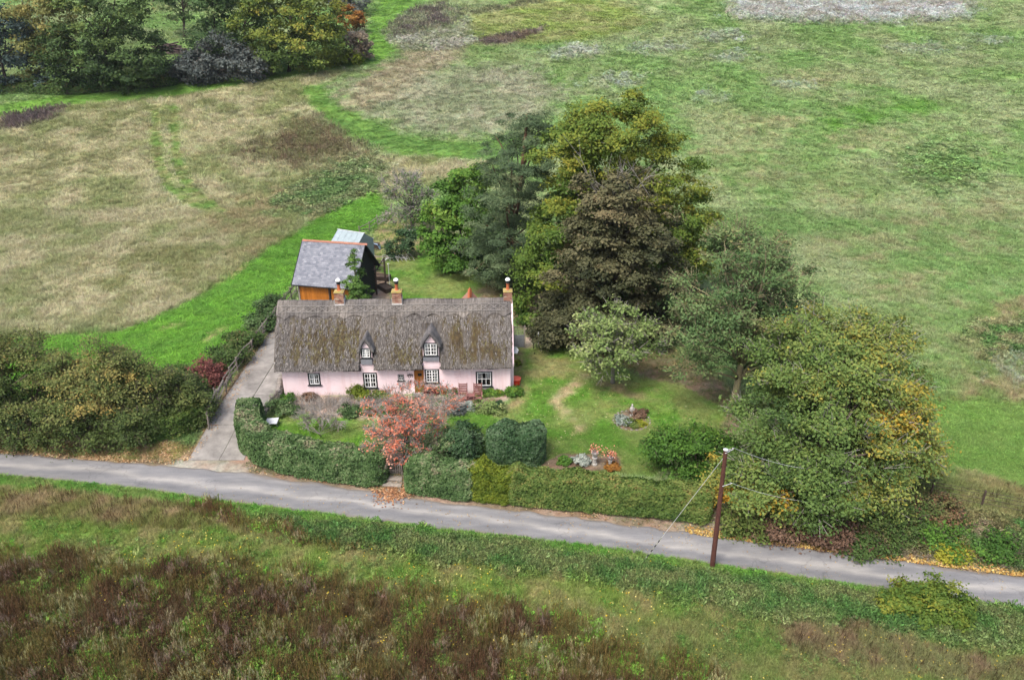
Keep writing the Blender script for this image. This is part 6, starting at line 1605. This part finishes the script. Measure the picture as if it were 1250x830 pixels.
# flowers in pots and urns
def flowers(parent, key, n, r, h, z0, seed, leafkey='green'):
    rg = rng_(seed)
    C = np.stack([rg.normal(0, r, n), rg.normal(0, r, n), z0 + h * rg.random(n)], 1)
    link('leaves', leaf_mesh(C * (1, 1, .97), nrm(rg.normal(0, 1, (n, 3)) + (0, 0, 1)), np.full(n, .09), rg.uniform(.3, .8, n), LEAF[leafkey], 'leaves', .7, seed), parent)
    m_ = n // 2; C = np.stack([rg.normal(0, r * 1.2, m_), rg.normal(0, r * 1.2, m_), z0 + h * (.55 + .6 * rg.random(m_))], 1)
    link('flowers', leaf_mesh(C, nrm(rg.normal(0, 1, (m_, 3)) + (0, -.5, .8)), np.full(m_, .11), rg.uniform(.2, 1, m_), LEAF[key], 'flowers', .9, seed + 1), parent)
flowers(pot1, 'green', 70, .12, .2, .28, 1); flowers(pot2, 'maroon', 90, .14, .3, .28, 2); flowers(pot3, 'red', 130, .22, .35, .30, 3); flowers(pot4, 'red', 110, .2, .3, .28, 4)
flowers(urn1, 'red', 100, .22, .45, .9, 5, 'maroon'); flowers(urn2, 'red', 120, .22, .4, .68, 6, 'maroon')

# ------------------------------------------------------------------ wood in the top left corner
FT = [ # base u v, lobes, leaf, bark, label, leaf size, n, tint, seed
 ((10, 108), [(5, 45, 26, 40, 0, 0), (15, 80, 24, 26, 0, -.1), (-15, 60, 26, 50, 0, 0)], 'conifer', 'dark', "dark blue-green conifer at the far left edge", 240, .35),
 ((63, 104), [(50, 30, 22, 40, 0, .05), (42, 62, 18, 26, 0, -.05), (66, 20, 16, 34, .5, .1), (62, 70, 13, 22, 0, 0)], 'birch', 'white', "golden yellow birch with white trunk", 260, .45),
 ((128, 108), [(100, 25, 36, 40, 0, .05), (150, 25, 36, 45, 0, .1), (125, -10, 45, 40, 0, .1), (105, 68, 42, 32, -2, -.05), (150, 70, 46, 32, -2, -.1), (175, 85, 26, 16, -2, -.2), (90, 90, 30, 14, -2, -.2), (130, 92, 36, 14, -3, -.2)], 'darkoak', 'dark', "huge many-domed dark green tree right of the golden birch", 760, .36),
 ((225, 45), [(216, 2, 17, 20, 0, .05), (228, -14, 22, 18, 0, .1)], 'ash', 'brown', "slender pale green tree standing in the wood clearing", 150, .62),
 ((262, 88), [(262, 25, 24, 36, 0, .05), (250, 55, 16, 24, 0, 0), (275, 50, 18, 26, 0, 0), (262, -15, 26, 26, 0, .1)], 'ash', 'dark', "grey-green upright tree left of the big oak", 320, .42),
 ((352, 88), [(340, 20, 42, 34, 0, .1), (380, 22, 32, 34, 0, .12), (320, 45, 32, 26, -1, .08), (375, 55, 38, 26, -2, .08), (350, -12, 46, 28, 1, .1), (400, 40, 14, 22, 0, .15), (345, 70, 38, 14, -2, -.1)], 'oak', 'dark', "big rounded oak with yellow-green clumped crown", 640, .46),
 ((258, 100), [(246, 82, 26, 15, 0, 0), (272, 72, 30, 20, 0, 0), (300, 80, 20, 14, 0, 0), (222, 92, 14, 7, 0, -.1)], 'bluegrey', 'dark', "wide blue-grey leafless thicket before the oak", 330, .40),
 ((302, 92), [(302, 78, 10, 14, 0, 0)], 'oak', 'dark', "small yellow-green bush inside the blue-grey thicket", 40, .6),
 ((430, 40), [(428, 22, 12, 12, 0, 0), (440, 26, 7, 8, 0, -.1)], 'orange', 'dark', "bright orange bush at the wood's right edge", 60, .5),
 ((425, 18), [(420, 0, 18, 12, 0, 0), (440, 4, 14, 14, 0, .05), (405, -6, 12, 10, 0, 0)], 'bluegrey', 'dark', "grey-green willow bush above the orange bush", 100, .75),
 ((435, 74), [(432, 56, 16, 14, 0, 0), (444, 64, 9, 9, 0, .1)], 'fawn', 'grey', "fawn half-bare bush beside the mown path", 90, .5),
 ((408, 80), [(405, 66, 14, 13, 0, 0), (424, 72, 16, 7, -.5, .05), (395, 74, 8, 8, 0, .1)], 'yellow', 'dark', "low yellowish bush at the oak's right foot", 90, .3),
 ((70, 112), [(68, 96, 12, 12, 1, -.1), (45, 100, 20, 8, 0, -.1)], 'conifer', 'dark', "dark low shrubs around the birch trunk", 60, .5),
 ((300, 60), [(300, 35, 14, 26, 2, -.05), (310, -5, 14, 30, 2, .0)], 'oak', 'dark', "narrow dark tree squeezed between grey tree and oak", 140, .3),
 ((478, -2), [(470, -12, 20, 8, 0, 0)], 'conifer', 'dark', "dark bush on the top edge beside the mown path", 40, .4),
]
for i, (bp_, rows, key, bark, lab, ncl, t0) in enumerate(FT):
    b_ = P(*bp_); bare = key in ('bluegrey', 'fawn')
    build_tree("woodland_tree" if ncl > 110 else "woodland_bush", lab, "tree" if ncl > 110 else "bush", b_, lob(b_[1], rows), key, bark, ncl, 44, .85 if ncl > 110 else .6, .42, .6, .32 if ncl > 110 else .08, 150 + i, 12, 700 if bare else 0, 'grey' if key == 'bluegrey' else 'twig', tint0=t0, tvar=.13, upw=.55, twig_r=.045, group="trees of the top left wood")
rg = rng_(31)
for i, (u, v, key, lab) in enumerate(((180, -6, 'oak', "slim background tree behind the huge dark tree's right shoulder"), (205, -20, 'ash', "pale slim background tree directly above the log pile"), (245, -22, 'ash', "pale slim background tree above the grey-green upright tree"), (300, -35, 'oak', "slim olive background tree left of the big oak's top"), (395, -25, 'oak', "slim background tree behind the big oak's right side"))):
    b_ = P(u, v if v > 0 else 8); b_ = b_ + np.array((0, -v * .7 if v < 0 else 0, 0)); b_[2] = tz(b_[0], b_[1])
    h = 9 + 4 * rg.random(); w = 2.6 + rg.random() * 1.6
    rows = [(b_[0], b_[1], b_[2] + h * .7, w, w, h * .32, 0), (b_[0] + w * .5, b_[1], b_[2] + h * .5, w * .7, w * .7, h * .22, 0), (b_[0] - w * .6, b_[1], b_[2] + h * .55, w * .7, w * .7, h * .22, .05)]
    build_tree("woodland_tree", lab, "tree", b_, rows, key, 'brown', 150, 40, .8, .42, .6, .2, 180 + i, 10, tint0=.5, group="slim trees at the back of the wood")
b_ = P(100, 115)
hb = hedge("low green bramble bank along the foot of the wood", [(-60, 112), (20, 112), (90, 112), (150, 108), (205, 103)], 5.0, 1.5, 'bramble', 20000, 99, .34, .32, .1, name="bramble_bank", rough=.9, cat="brambles")
# ------------------------------------------------------------------ grass, weeds, docks, fallen leaves (countless: stuff)
m_grass = mat_instanced("grass_blades", .25)
protos = bpy.data.collections.new("tuft_prototypes")     # never linked to the scene: only instanced
def proto(name, V, F, T):
    me = new_mesh(name, V, F, m_grass, {'tint': T})
    return bpy.data.objects.new(name, me)
def blades(n, seed, spread, width, lean, h=(.6, 1.0), tip=.1):
    rg = rng_(seed); V = []; F = []; T = []
    for i in range(n):
        a = rg.uniform(0, 6.28); r = spread * math.sqrt(rg.random()); p = np.array((r * math.cos(a), r * math.sin(a), 0)); ln = rg.uniform(*lean); b = a + rg.normal(0, .7)
        hh = rg.uniform(*h); d = np.array((math.cos(b), math.sin(b), 0)); s = np.array((-d[1], d[0], 0)) * width * .5; s = s * math.cos(.3) + d * width * rg.normal(0, .2)
        mid = p + d * ln * hh * .35 + (0, 0, hh * .62); tp = p + d * ln * hh + (0, 0, hh * (1 - .35 * ln)); k = len(V)
        V += [p - s, p + s, mid + s * .8, mid - s * .8, tp]; F += [(k, k + 1, k + 2, k + 3), (k + 3, k + 2, k + 4)]; T += [rg.random()] * 5
    return V, F, T
def weed(n, seed, spread, leaf):
    rg = rng_(seed); V = []; F = []; T = []
    for i in range(n):
        c = np.array((rg.normal(0, spread * .5), rg.normal(0, spread * .5), rg.uniform(.25, 1.0))); nn = nrm(np.array((rg.normal(0, .5), rg.normal(0, .5), 1.0))); t = nrm(np.cross(nn, rg.normal(0, 1, 3))); s = np.cross(nn, t); L_ = leaf * rg.uniform(.6, 1.3); k = len(V)
        V += [c - t * L_ / 2, c + s * L_ * .32 + nn * .03, c + t * L_ / 2 - nn * .06, c - s * L_ * .32 + nn * .03]; F += [(k, k + 1, k + 2, k + 3)]; T += [rg.random()] * 4
    return V, F, T
def dock(nst, seed, head=True, fluffy=False):
    rg = rng_(seed); V = []; F = []; T = []
    for i in range(nst):
        p = np.array((rg.normal(0, .16), rg.normal(0, .16), 0)); tp = p + np.array((rg.normal(0, .10), rg.normal(0, .10), rg.uniform(.7, 1.1))); w = .013; k = len(V); t_ = rg.uniform(.1, .6)
        V += [p + (-w, 0, 0), p + (w, 0, 0), p + (0, w * 1.5, 0), tp]; F += [(k, k + 1, k + 3), (k + 1, k + 2, k + 3), (k + 2, k, k + 3)]; T += [t_] * 4
        for j in range(16 if head else 6):
            s = rg.uniform(.42, 1.0) if not fluffy else rg.uniform(.8, 1.02); c = p * (1 - s) + tp * s + rg.normal(0, .014 if not fluffy else .05, 3); r = rg.uniform(.02, .05); nn = nrm(rg.normal(0, 1, 3)); t = nrm(np.cross(nn, (0, .1, 1))); b = np.cross(nn, t); k = len(V)
            V += [c - t * r * .5, c + b * r * 2.2, c + t * r * .5, c - b * r * 2.2]; F += [(k, k + 1, k + 2, k + 3)]; T += [rg.random()] * 4
    return V, F, T
PR = {
 'short': [proto("short_tuft", *blades(16, s, .5, .05, (.2, .9))) for s in (1, 2, 3)],
 'mid': [proto("grass_tuft", *blades(18, s, .45, .045, (.2, 1.0))) for s in (4, 5, 6)],
 'tall': [proto("hay_tuft", *blades(22, s, .40, .035, (.1, .9))) for s in (7, 8, 9)],
 'weed': [proto("weed_clump", *weed(26, s, .8, .42)) for s in (10, 11, 12)],
 'dock': [proto("dock_stems", *dock(4, s)) for s in (13, 14, 15, 16)],
 'silver': [proto("silver_stems", *dock(5, s, True, True)) for s in (17, 18)],
}
def gn_group(objs):
    ng = bpy.data.node_groups.new("scatter", 'GeometryNodeTree')
    ng.interface.new_socket("Geometry", in_out='INPUT', socket_type='NodeSocketGeometry'); ng.interface.new_socket("Geometry", in_out='OUTPUT', socket_type='NodeSocketGeometry')
    N = ng.nodes; Lk = ng.links; gi = N.new("NodeGroupInput"); go = N.new("NodeGroupOutput")
    g2i = N.new("GeometryNodeGeometryToInstance")
    for o in reversed(objs):
        oi = N.new("GeometryNodeObjectInfo"); oi.inputs["Object"].default_value = o; oi.inputs["As Instance"].default_value = True
        Lk.new(oi.outputs["Geometry"], g2i.inputs[0])
    iop = N.new("GeometryNodeInstanceOnPoints"); iop.inputs["Pick Instance"].default_value = True
    def named(nm, ty):
        a = N.new("GeometryNodeInputNamedAttribute"); a.data_type = ty; a.inputs["Name"].default_value = nm; return a.outputs["Attribute"]
    Lk.new(gi.outputs[0], iop.inputs["Points"]); Lk.new(g2i.outputs[0], iop.inputs["Instance"])
    e2r = N.new("FunctionNodeEulerToRotation"); Lk.new(named("rot", 'FLOAT_VECTOR'), e2r.inputs[0])
    Lk.new(e2r.outputs[0], iop.inputs["Rotation"]); Lk.new(named("scl", 'FLOAT_VECTOR'), iop.inputs["Scale"])
    Lk.new(named("pick", 'INT'), iop.inputs["Instance Index"]); Lk.new(iop.outputs[0], go.inputs[0])
    return ng
GNG = {}
def scatter(name, label, pts, width, height, cols, kind, seed, tilt=.12):
    rg = rng_(seed); n = len(pts)
    if n == 0: return
    me = bpy.data.meshes.new(name); me.vertices.add(n); me.vertices.foreach_set('co', np.asarray(pts, np.float32).ravel())
    rot = np.stack([rg.normal(0, tilt, n), rg.normal(0, tilt, n), rg.uniform(0, 6.28, n)], 1); scl = np.stack([width, width, height], 1)
    for nm, arr in (("rot", rot), ("scl", scl)):
        a = me.attributes.new(nm, 'FLOAT_VECTOR', 'POINT'); a.data.foreach_set('vector', arr.astype(np.float32).ravel())
    a = me.attributes.new("pick", 'INT', 'POINT'); a.data.foreach_set('value', rg.integers(0, len(PR[kind]), n).astype(np.int32))
    c = np.ones((n, 4), np.float32); c[:, :3] = cols
    a = me.attributes.new("tintcol", 'FLOAT_COLOR', 'POINT'); a.data.foreach_set('color', c.ravel())
    o = link(name, me); tag(o, label, None, None, 'stuff')
    if kind not in GNG: GNG[kind] = gn_group(PR[kind])
    m = o.modifiers.new("scatter", 'NODES'); m.node_group = GNG[kind]
    return o

def candidates(n, y0, y1, seed, powr):
    """points over the fields, thinning with distance; half-width follows the valley floor seen from the drone plus a margin"""
    rg = rng_(seed); u = rg.random(n)
    k = 1 - powr
    y = (y0 ** k + u * (y1 ** k - y0 ** k)) ** (1 / k)
    x = rg.uniform(-1, 1, n) * (y * .72 + 12)
    return x, y
rg = rng_(1001)
X_, Y_ = [], []
for n, y0, y1, sd_, pw in ((170000, 23, 47, 1, .3), (170000, 40, 95, 2, .7), (210000, 80, 250, 3, .8)):
    a, b = candidates(n, y0, y1, sd_, pw); X_.append(a); Y_.append(b)
X_ = np.concatenate(X_); Y_ = np.concatenate(Y_)
# keep clear of road, driveway and buildings
ok = ~((Y_ < road_n(X_) + .25) & (Y_ > road_s(X_) - .12)) & ~((np.abs(X_ + 19.4) < 1.95) & (Y_ > 42) & (Y_ < 67))
lx = (X_ - CX) * ccos + (Y_ - CY) * csin; ly = -(X_ - CX) * csin + (Y_ - CY) * ccos
ok &= ~((lx > -.1) & (lx < CL + .2) & (ly > -.15) & (ly < 6.2))
bx = (X_ - bo[0]) * math.cos(BROT) + (Y_ - bo[1]) * math.sin(BROT); by = -(X_ - bo[0]) * math.sin(BROT) + (Y_ - bo[1]) * math.cos(BROT)
ok &= ~((bx > 0) & (bx < 6.2) & (by > 0) & (by < 6.2))
X_, Y_ = X_[ok], Y_[ok]
pk = rg.random(len(X_))
c_, z_ = zone_eval(X_, Y_, pk)
kind = np.array([zn['kind'] for zn in ZONES] + ['field']); hgt = np.array([zn['h'] for zn in ZONES] + [.22]); den = np.array([zn['dens'] for zn in ZONES] + [1.0])
kd = kind[z_]; hh = hgt[z_]; keep = rg.random(len(X_)) < den[z_] / 1.6
X_, Y_, c_, kd, hh = X_[keep], Y_[keep], c_[keep], kd[keep], hh[keep]
Z_ = terrain(X_, Y_)
far = np.clip(Y_ / 60.0, .55, 3.0)
jit = rg.uniform(.72, 1.30, (len(X_), 1)); c_ = np.clip(c_ * jit * (1 + rg.normal(0, .05, (len(X_), 3))), .01, .7)
def put(name, label, mask, knd, wmul, hmul, cmul=(1, 1, 1), seed=1, tilt=.12, sink=0.0):
    i = np.where(mask)[0]; n = len(i); r2 = rng_(seed)
    w = wmul * far[i] * r2.uniform(.75, 1.3, n); h = hh[i] * hmul * r2.uniform(.5, 1.35, n)
    return scatter(name, label, np.stack([X_[i], Y_[i], Z_[i] - sink], 1), w, h, c_[i] * np.array(cmul), knd, seed + 50, tilt)
put("mown_grass", "short bright green mown grass", (kd == 'short'), 'short', .62, 1.0, (1.05, 1.05, 1.0), 1)
put("lawn_grass", "close-cut garden lawn grass", (kd == 'lawn'), 'short', .40, 1.0, (1.05, 1.05, 1), 2)
put("field_grass", "rough tussocky green and straw pasture", (kd == 'field'), 'mid', .62, 1.1, (1.05, 1.05, 1.05), 3, .2)
put("verge_grass", "mixed green verge grass beside the lane", (kd == 'mid'), 'mid', .52, 1.0, (1.1, 1.1, 1.05), 4, .2)
put("hay_grass", "tall dry straw-coloured meadow grass", (kd == 'tall'), 'tall', .60, 1.0, (1.15, 1.12, 1.08), 5, .22)
put("nettles", "leafy green nettles and weeds", (kd == 'weed'), 'weed', .42, 1.0, (1.0, 1.05, 1.0), 6, .1)
put("far_weeds", "dark brown dead weeds in distant patches", (kd == 'dockfar'), 'dock', .9, 1.3, (1, 1, 1), 7, .15)
put("silver_grass", "pale silvery seeded grass on the hillside", (kd == 'silver'), 'silver', .9, 1.1, (1.15, 1.2, 1.28), 8, .25)
put("sparse_grass", "sparse tufts on bare soil", (kd == 'sparse') & (rg.random(len(kd)) < .35), 'mid', .4, 1.4, (.8, 1.25, .7), 9, .2)
# dock field: brown seeded stems over a green-brown understorey
dk = kd == 'dock'
put("dock_understorey", "low green and brown growth under the docks", dk & (rg.random(len(kd)) < .62), 'mid', .5, .36, (1.08, 1.18, .85), 10, .3)
clump = fbm(X_ / 1.1, Y_ / .9, 801, 4)
put("dock_stems", "tall dark brown dead dock stems with seed heads", dk & (rg.random(len(kd)) < np.clip((clump - .28) * 1.6, .15, .56)), 'dock', .85, 1.0, (.95, .75, .58), 11, .14)
put("pale_stems", "pale fluffy dead thistle stems among the docks", dk & (fbm(X_ / .8, Y_ / .8, 811, 4) > .56) & (rg.random(len(kd)) < .28), 'silver', .6, .9, (2.1, 2.1, 2.3), 12, .2)
put("dock_weeds", "green leafy weeds among the docks", dk & (fbm(X_ / 1.3, Y_ / 1.3, 821, 3) > .54) & (rg.random(len(kd)) < .35), 'weed', .34, .45, (1.1, 2.0, .8), 13, .1)
put("verge_weeds", "leafy clumps in the near verge", (kd == 'mid') & (fbm(X_ / 1.2, Y_ / 1.2, 831, 3) > .56) & (rg.random(len(kd)) < .3), 'weed', .32, .9, (.75, 1.0, .8), 14)
put("dock_spikes", "scattered dark dock stems in the near verge", (kd == 'tall') & (Y_ < 40) & (rg.random(len(kd)) < .07), 'dock', .9, 1.3, (.45, .36, .34), 15, .12)

# fallen leaves and small flowers: real little faces lying on the ground
def litter(name, label, x, y, size, stops, seed, lift=.03):
    rg = rng_(seed); n = len(x); z = terrain(x, y) + lift + rg.random(n) * .03
    o = link(name, leaf_mesh(np.stack([x, y, z], 1), nrm(rg.normal(0, .35, (n, 3)) + (0, 0, 1)), size * rg.uniform(.7, 1.4, n), rg.random(n), mat_leaf(name + "_colour", stops, .15), name, .75, seed)); tag(o, label, None, None, 'stuff'); return o
rg = rng_(555)
x = rg.uniform(-50, 45, 9000); s = np.abs(rg.normal(0, .7, 9000)) + .12; y = road_n(x) + s
kp = (rg.random(9000) < .15 + .85 * (fbm(x / 2.5, x * 0, 5, 3) > .5)) & ~((x > -22) & (x < -17))
litter("fallen_leaves", "tan fallen leaves along the far edge of the lane", x[kp], y[kp], .11, [(0, (.20, .10, .045)), (.5, (.36, .235, .12)), (1, (.50, .40, .24))], 1)
poly = pxpoly([(0, 536), (120, 549), (235, 546), (250, 520), (262, 505), (268, 515), (232, 560), (160, 563), (0, 552)])
x = rg.uniform(-36, -17, 16000); y = rg.uniform(42, 49.5, 16000); kp = (poly_sd(x, y, poly) > -.2) & (rg.random(16000) < .25 + .75 * (fbm(x / 1.2, y / 1.2, 6, 3) > .48))
litter("fallen_leaves", "drift of tan leaves under the left hedgerow", x[kp], y[kp], .12, [(0, (.22, .11, .05)), (.5, (.40, .26, .13)), (1, (.55, .43, .26))], 2)
x = rg.normal(gp[0] + .1, .55, 700); y = rg.normal(gp[1] - 1.5, .55, 700)
litter("fallen_leaves", "orange leaves piled on the gate steps", x, y, .13, [(0, (.22, .09, .045)), (.5, (.36, .18, .09)), (1, (.46, .30, .17))], 3, .06)
x = rg.uniform(10, 40, 3800); y = road_n(x) + np.abs(rg.normal(0, .42, 3800)) - .1
litter("fallen_leaves", "golden leaf line along the lane under the maple", x, y, .12, [(0, (.30, .15, .05)), (.5, (.44, .29, .08)), (1, (.52, .42, .18))], 4)
x = rg.uniform(-22, 24, 3800); y = rg.uniform(24, 37.5, 3800); kp = (y < road_s(x) - .6) & (fbm(x / 2, y / 2, 8, 3) > .44)
litter("yellow_flecks", "small yellow leaves and flowers dotted in the near field", x[kp], y[kp], .085, [(0, (.40, .26, .03)), (.5, (.58, .45, .04)), (1, (.62, .55, .25))], 5, .22)
x = rg.uniform(-6, 17, 1500); y = rg.uniform(39.5, 56, 1500); kp = (lx0 := 1) and (poly_sd(x, y, pxpoly([(640, 440), (760, 460), (880, 500), (830, 560), (640, 575), (560, 560)])) > 0)
litter("fallen_leaves", "pale leaves scattered on the front lawn", x[kp], y[kp], .08, [(0, (.33, .24, .08)), (.5, (.46, .38, .17)), (1, (.5, .46, .3))], 6)
x = rg.uniform(-20, 26, 900); y = road_s(x) + rg.uniform(.2, 2.6, 900) * .95; kp = fbm(x / 2, y, 9, 2) > .5
litter("fallen_leaves", "few stray leaves lying on the lane surface", x[kp], y[kp], .07, [(0, (.2, .12, .05)), (1, (.4, .3, .15))], 7, .05)

poly = pxpoly([(258, 512), (300, 445), (336, 398), (346, 392), (318, 432), (283, 490), (262, 524)])
x = rg.uniform(-23, -18, 2600); y = rg.uniform(45, 66, 2600); kp = (poly_sd(x, y, poly) > -.25)
litter("fallen_leaves", "russet leaves gathered along the left driveway edge", x[kp], y[kp], .10, [(0, (.20, .10, .05)), (.5, (.34, .21, .11)), (1, (.46, .36, .2))], 8, .06)
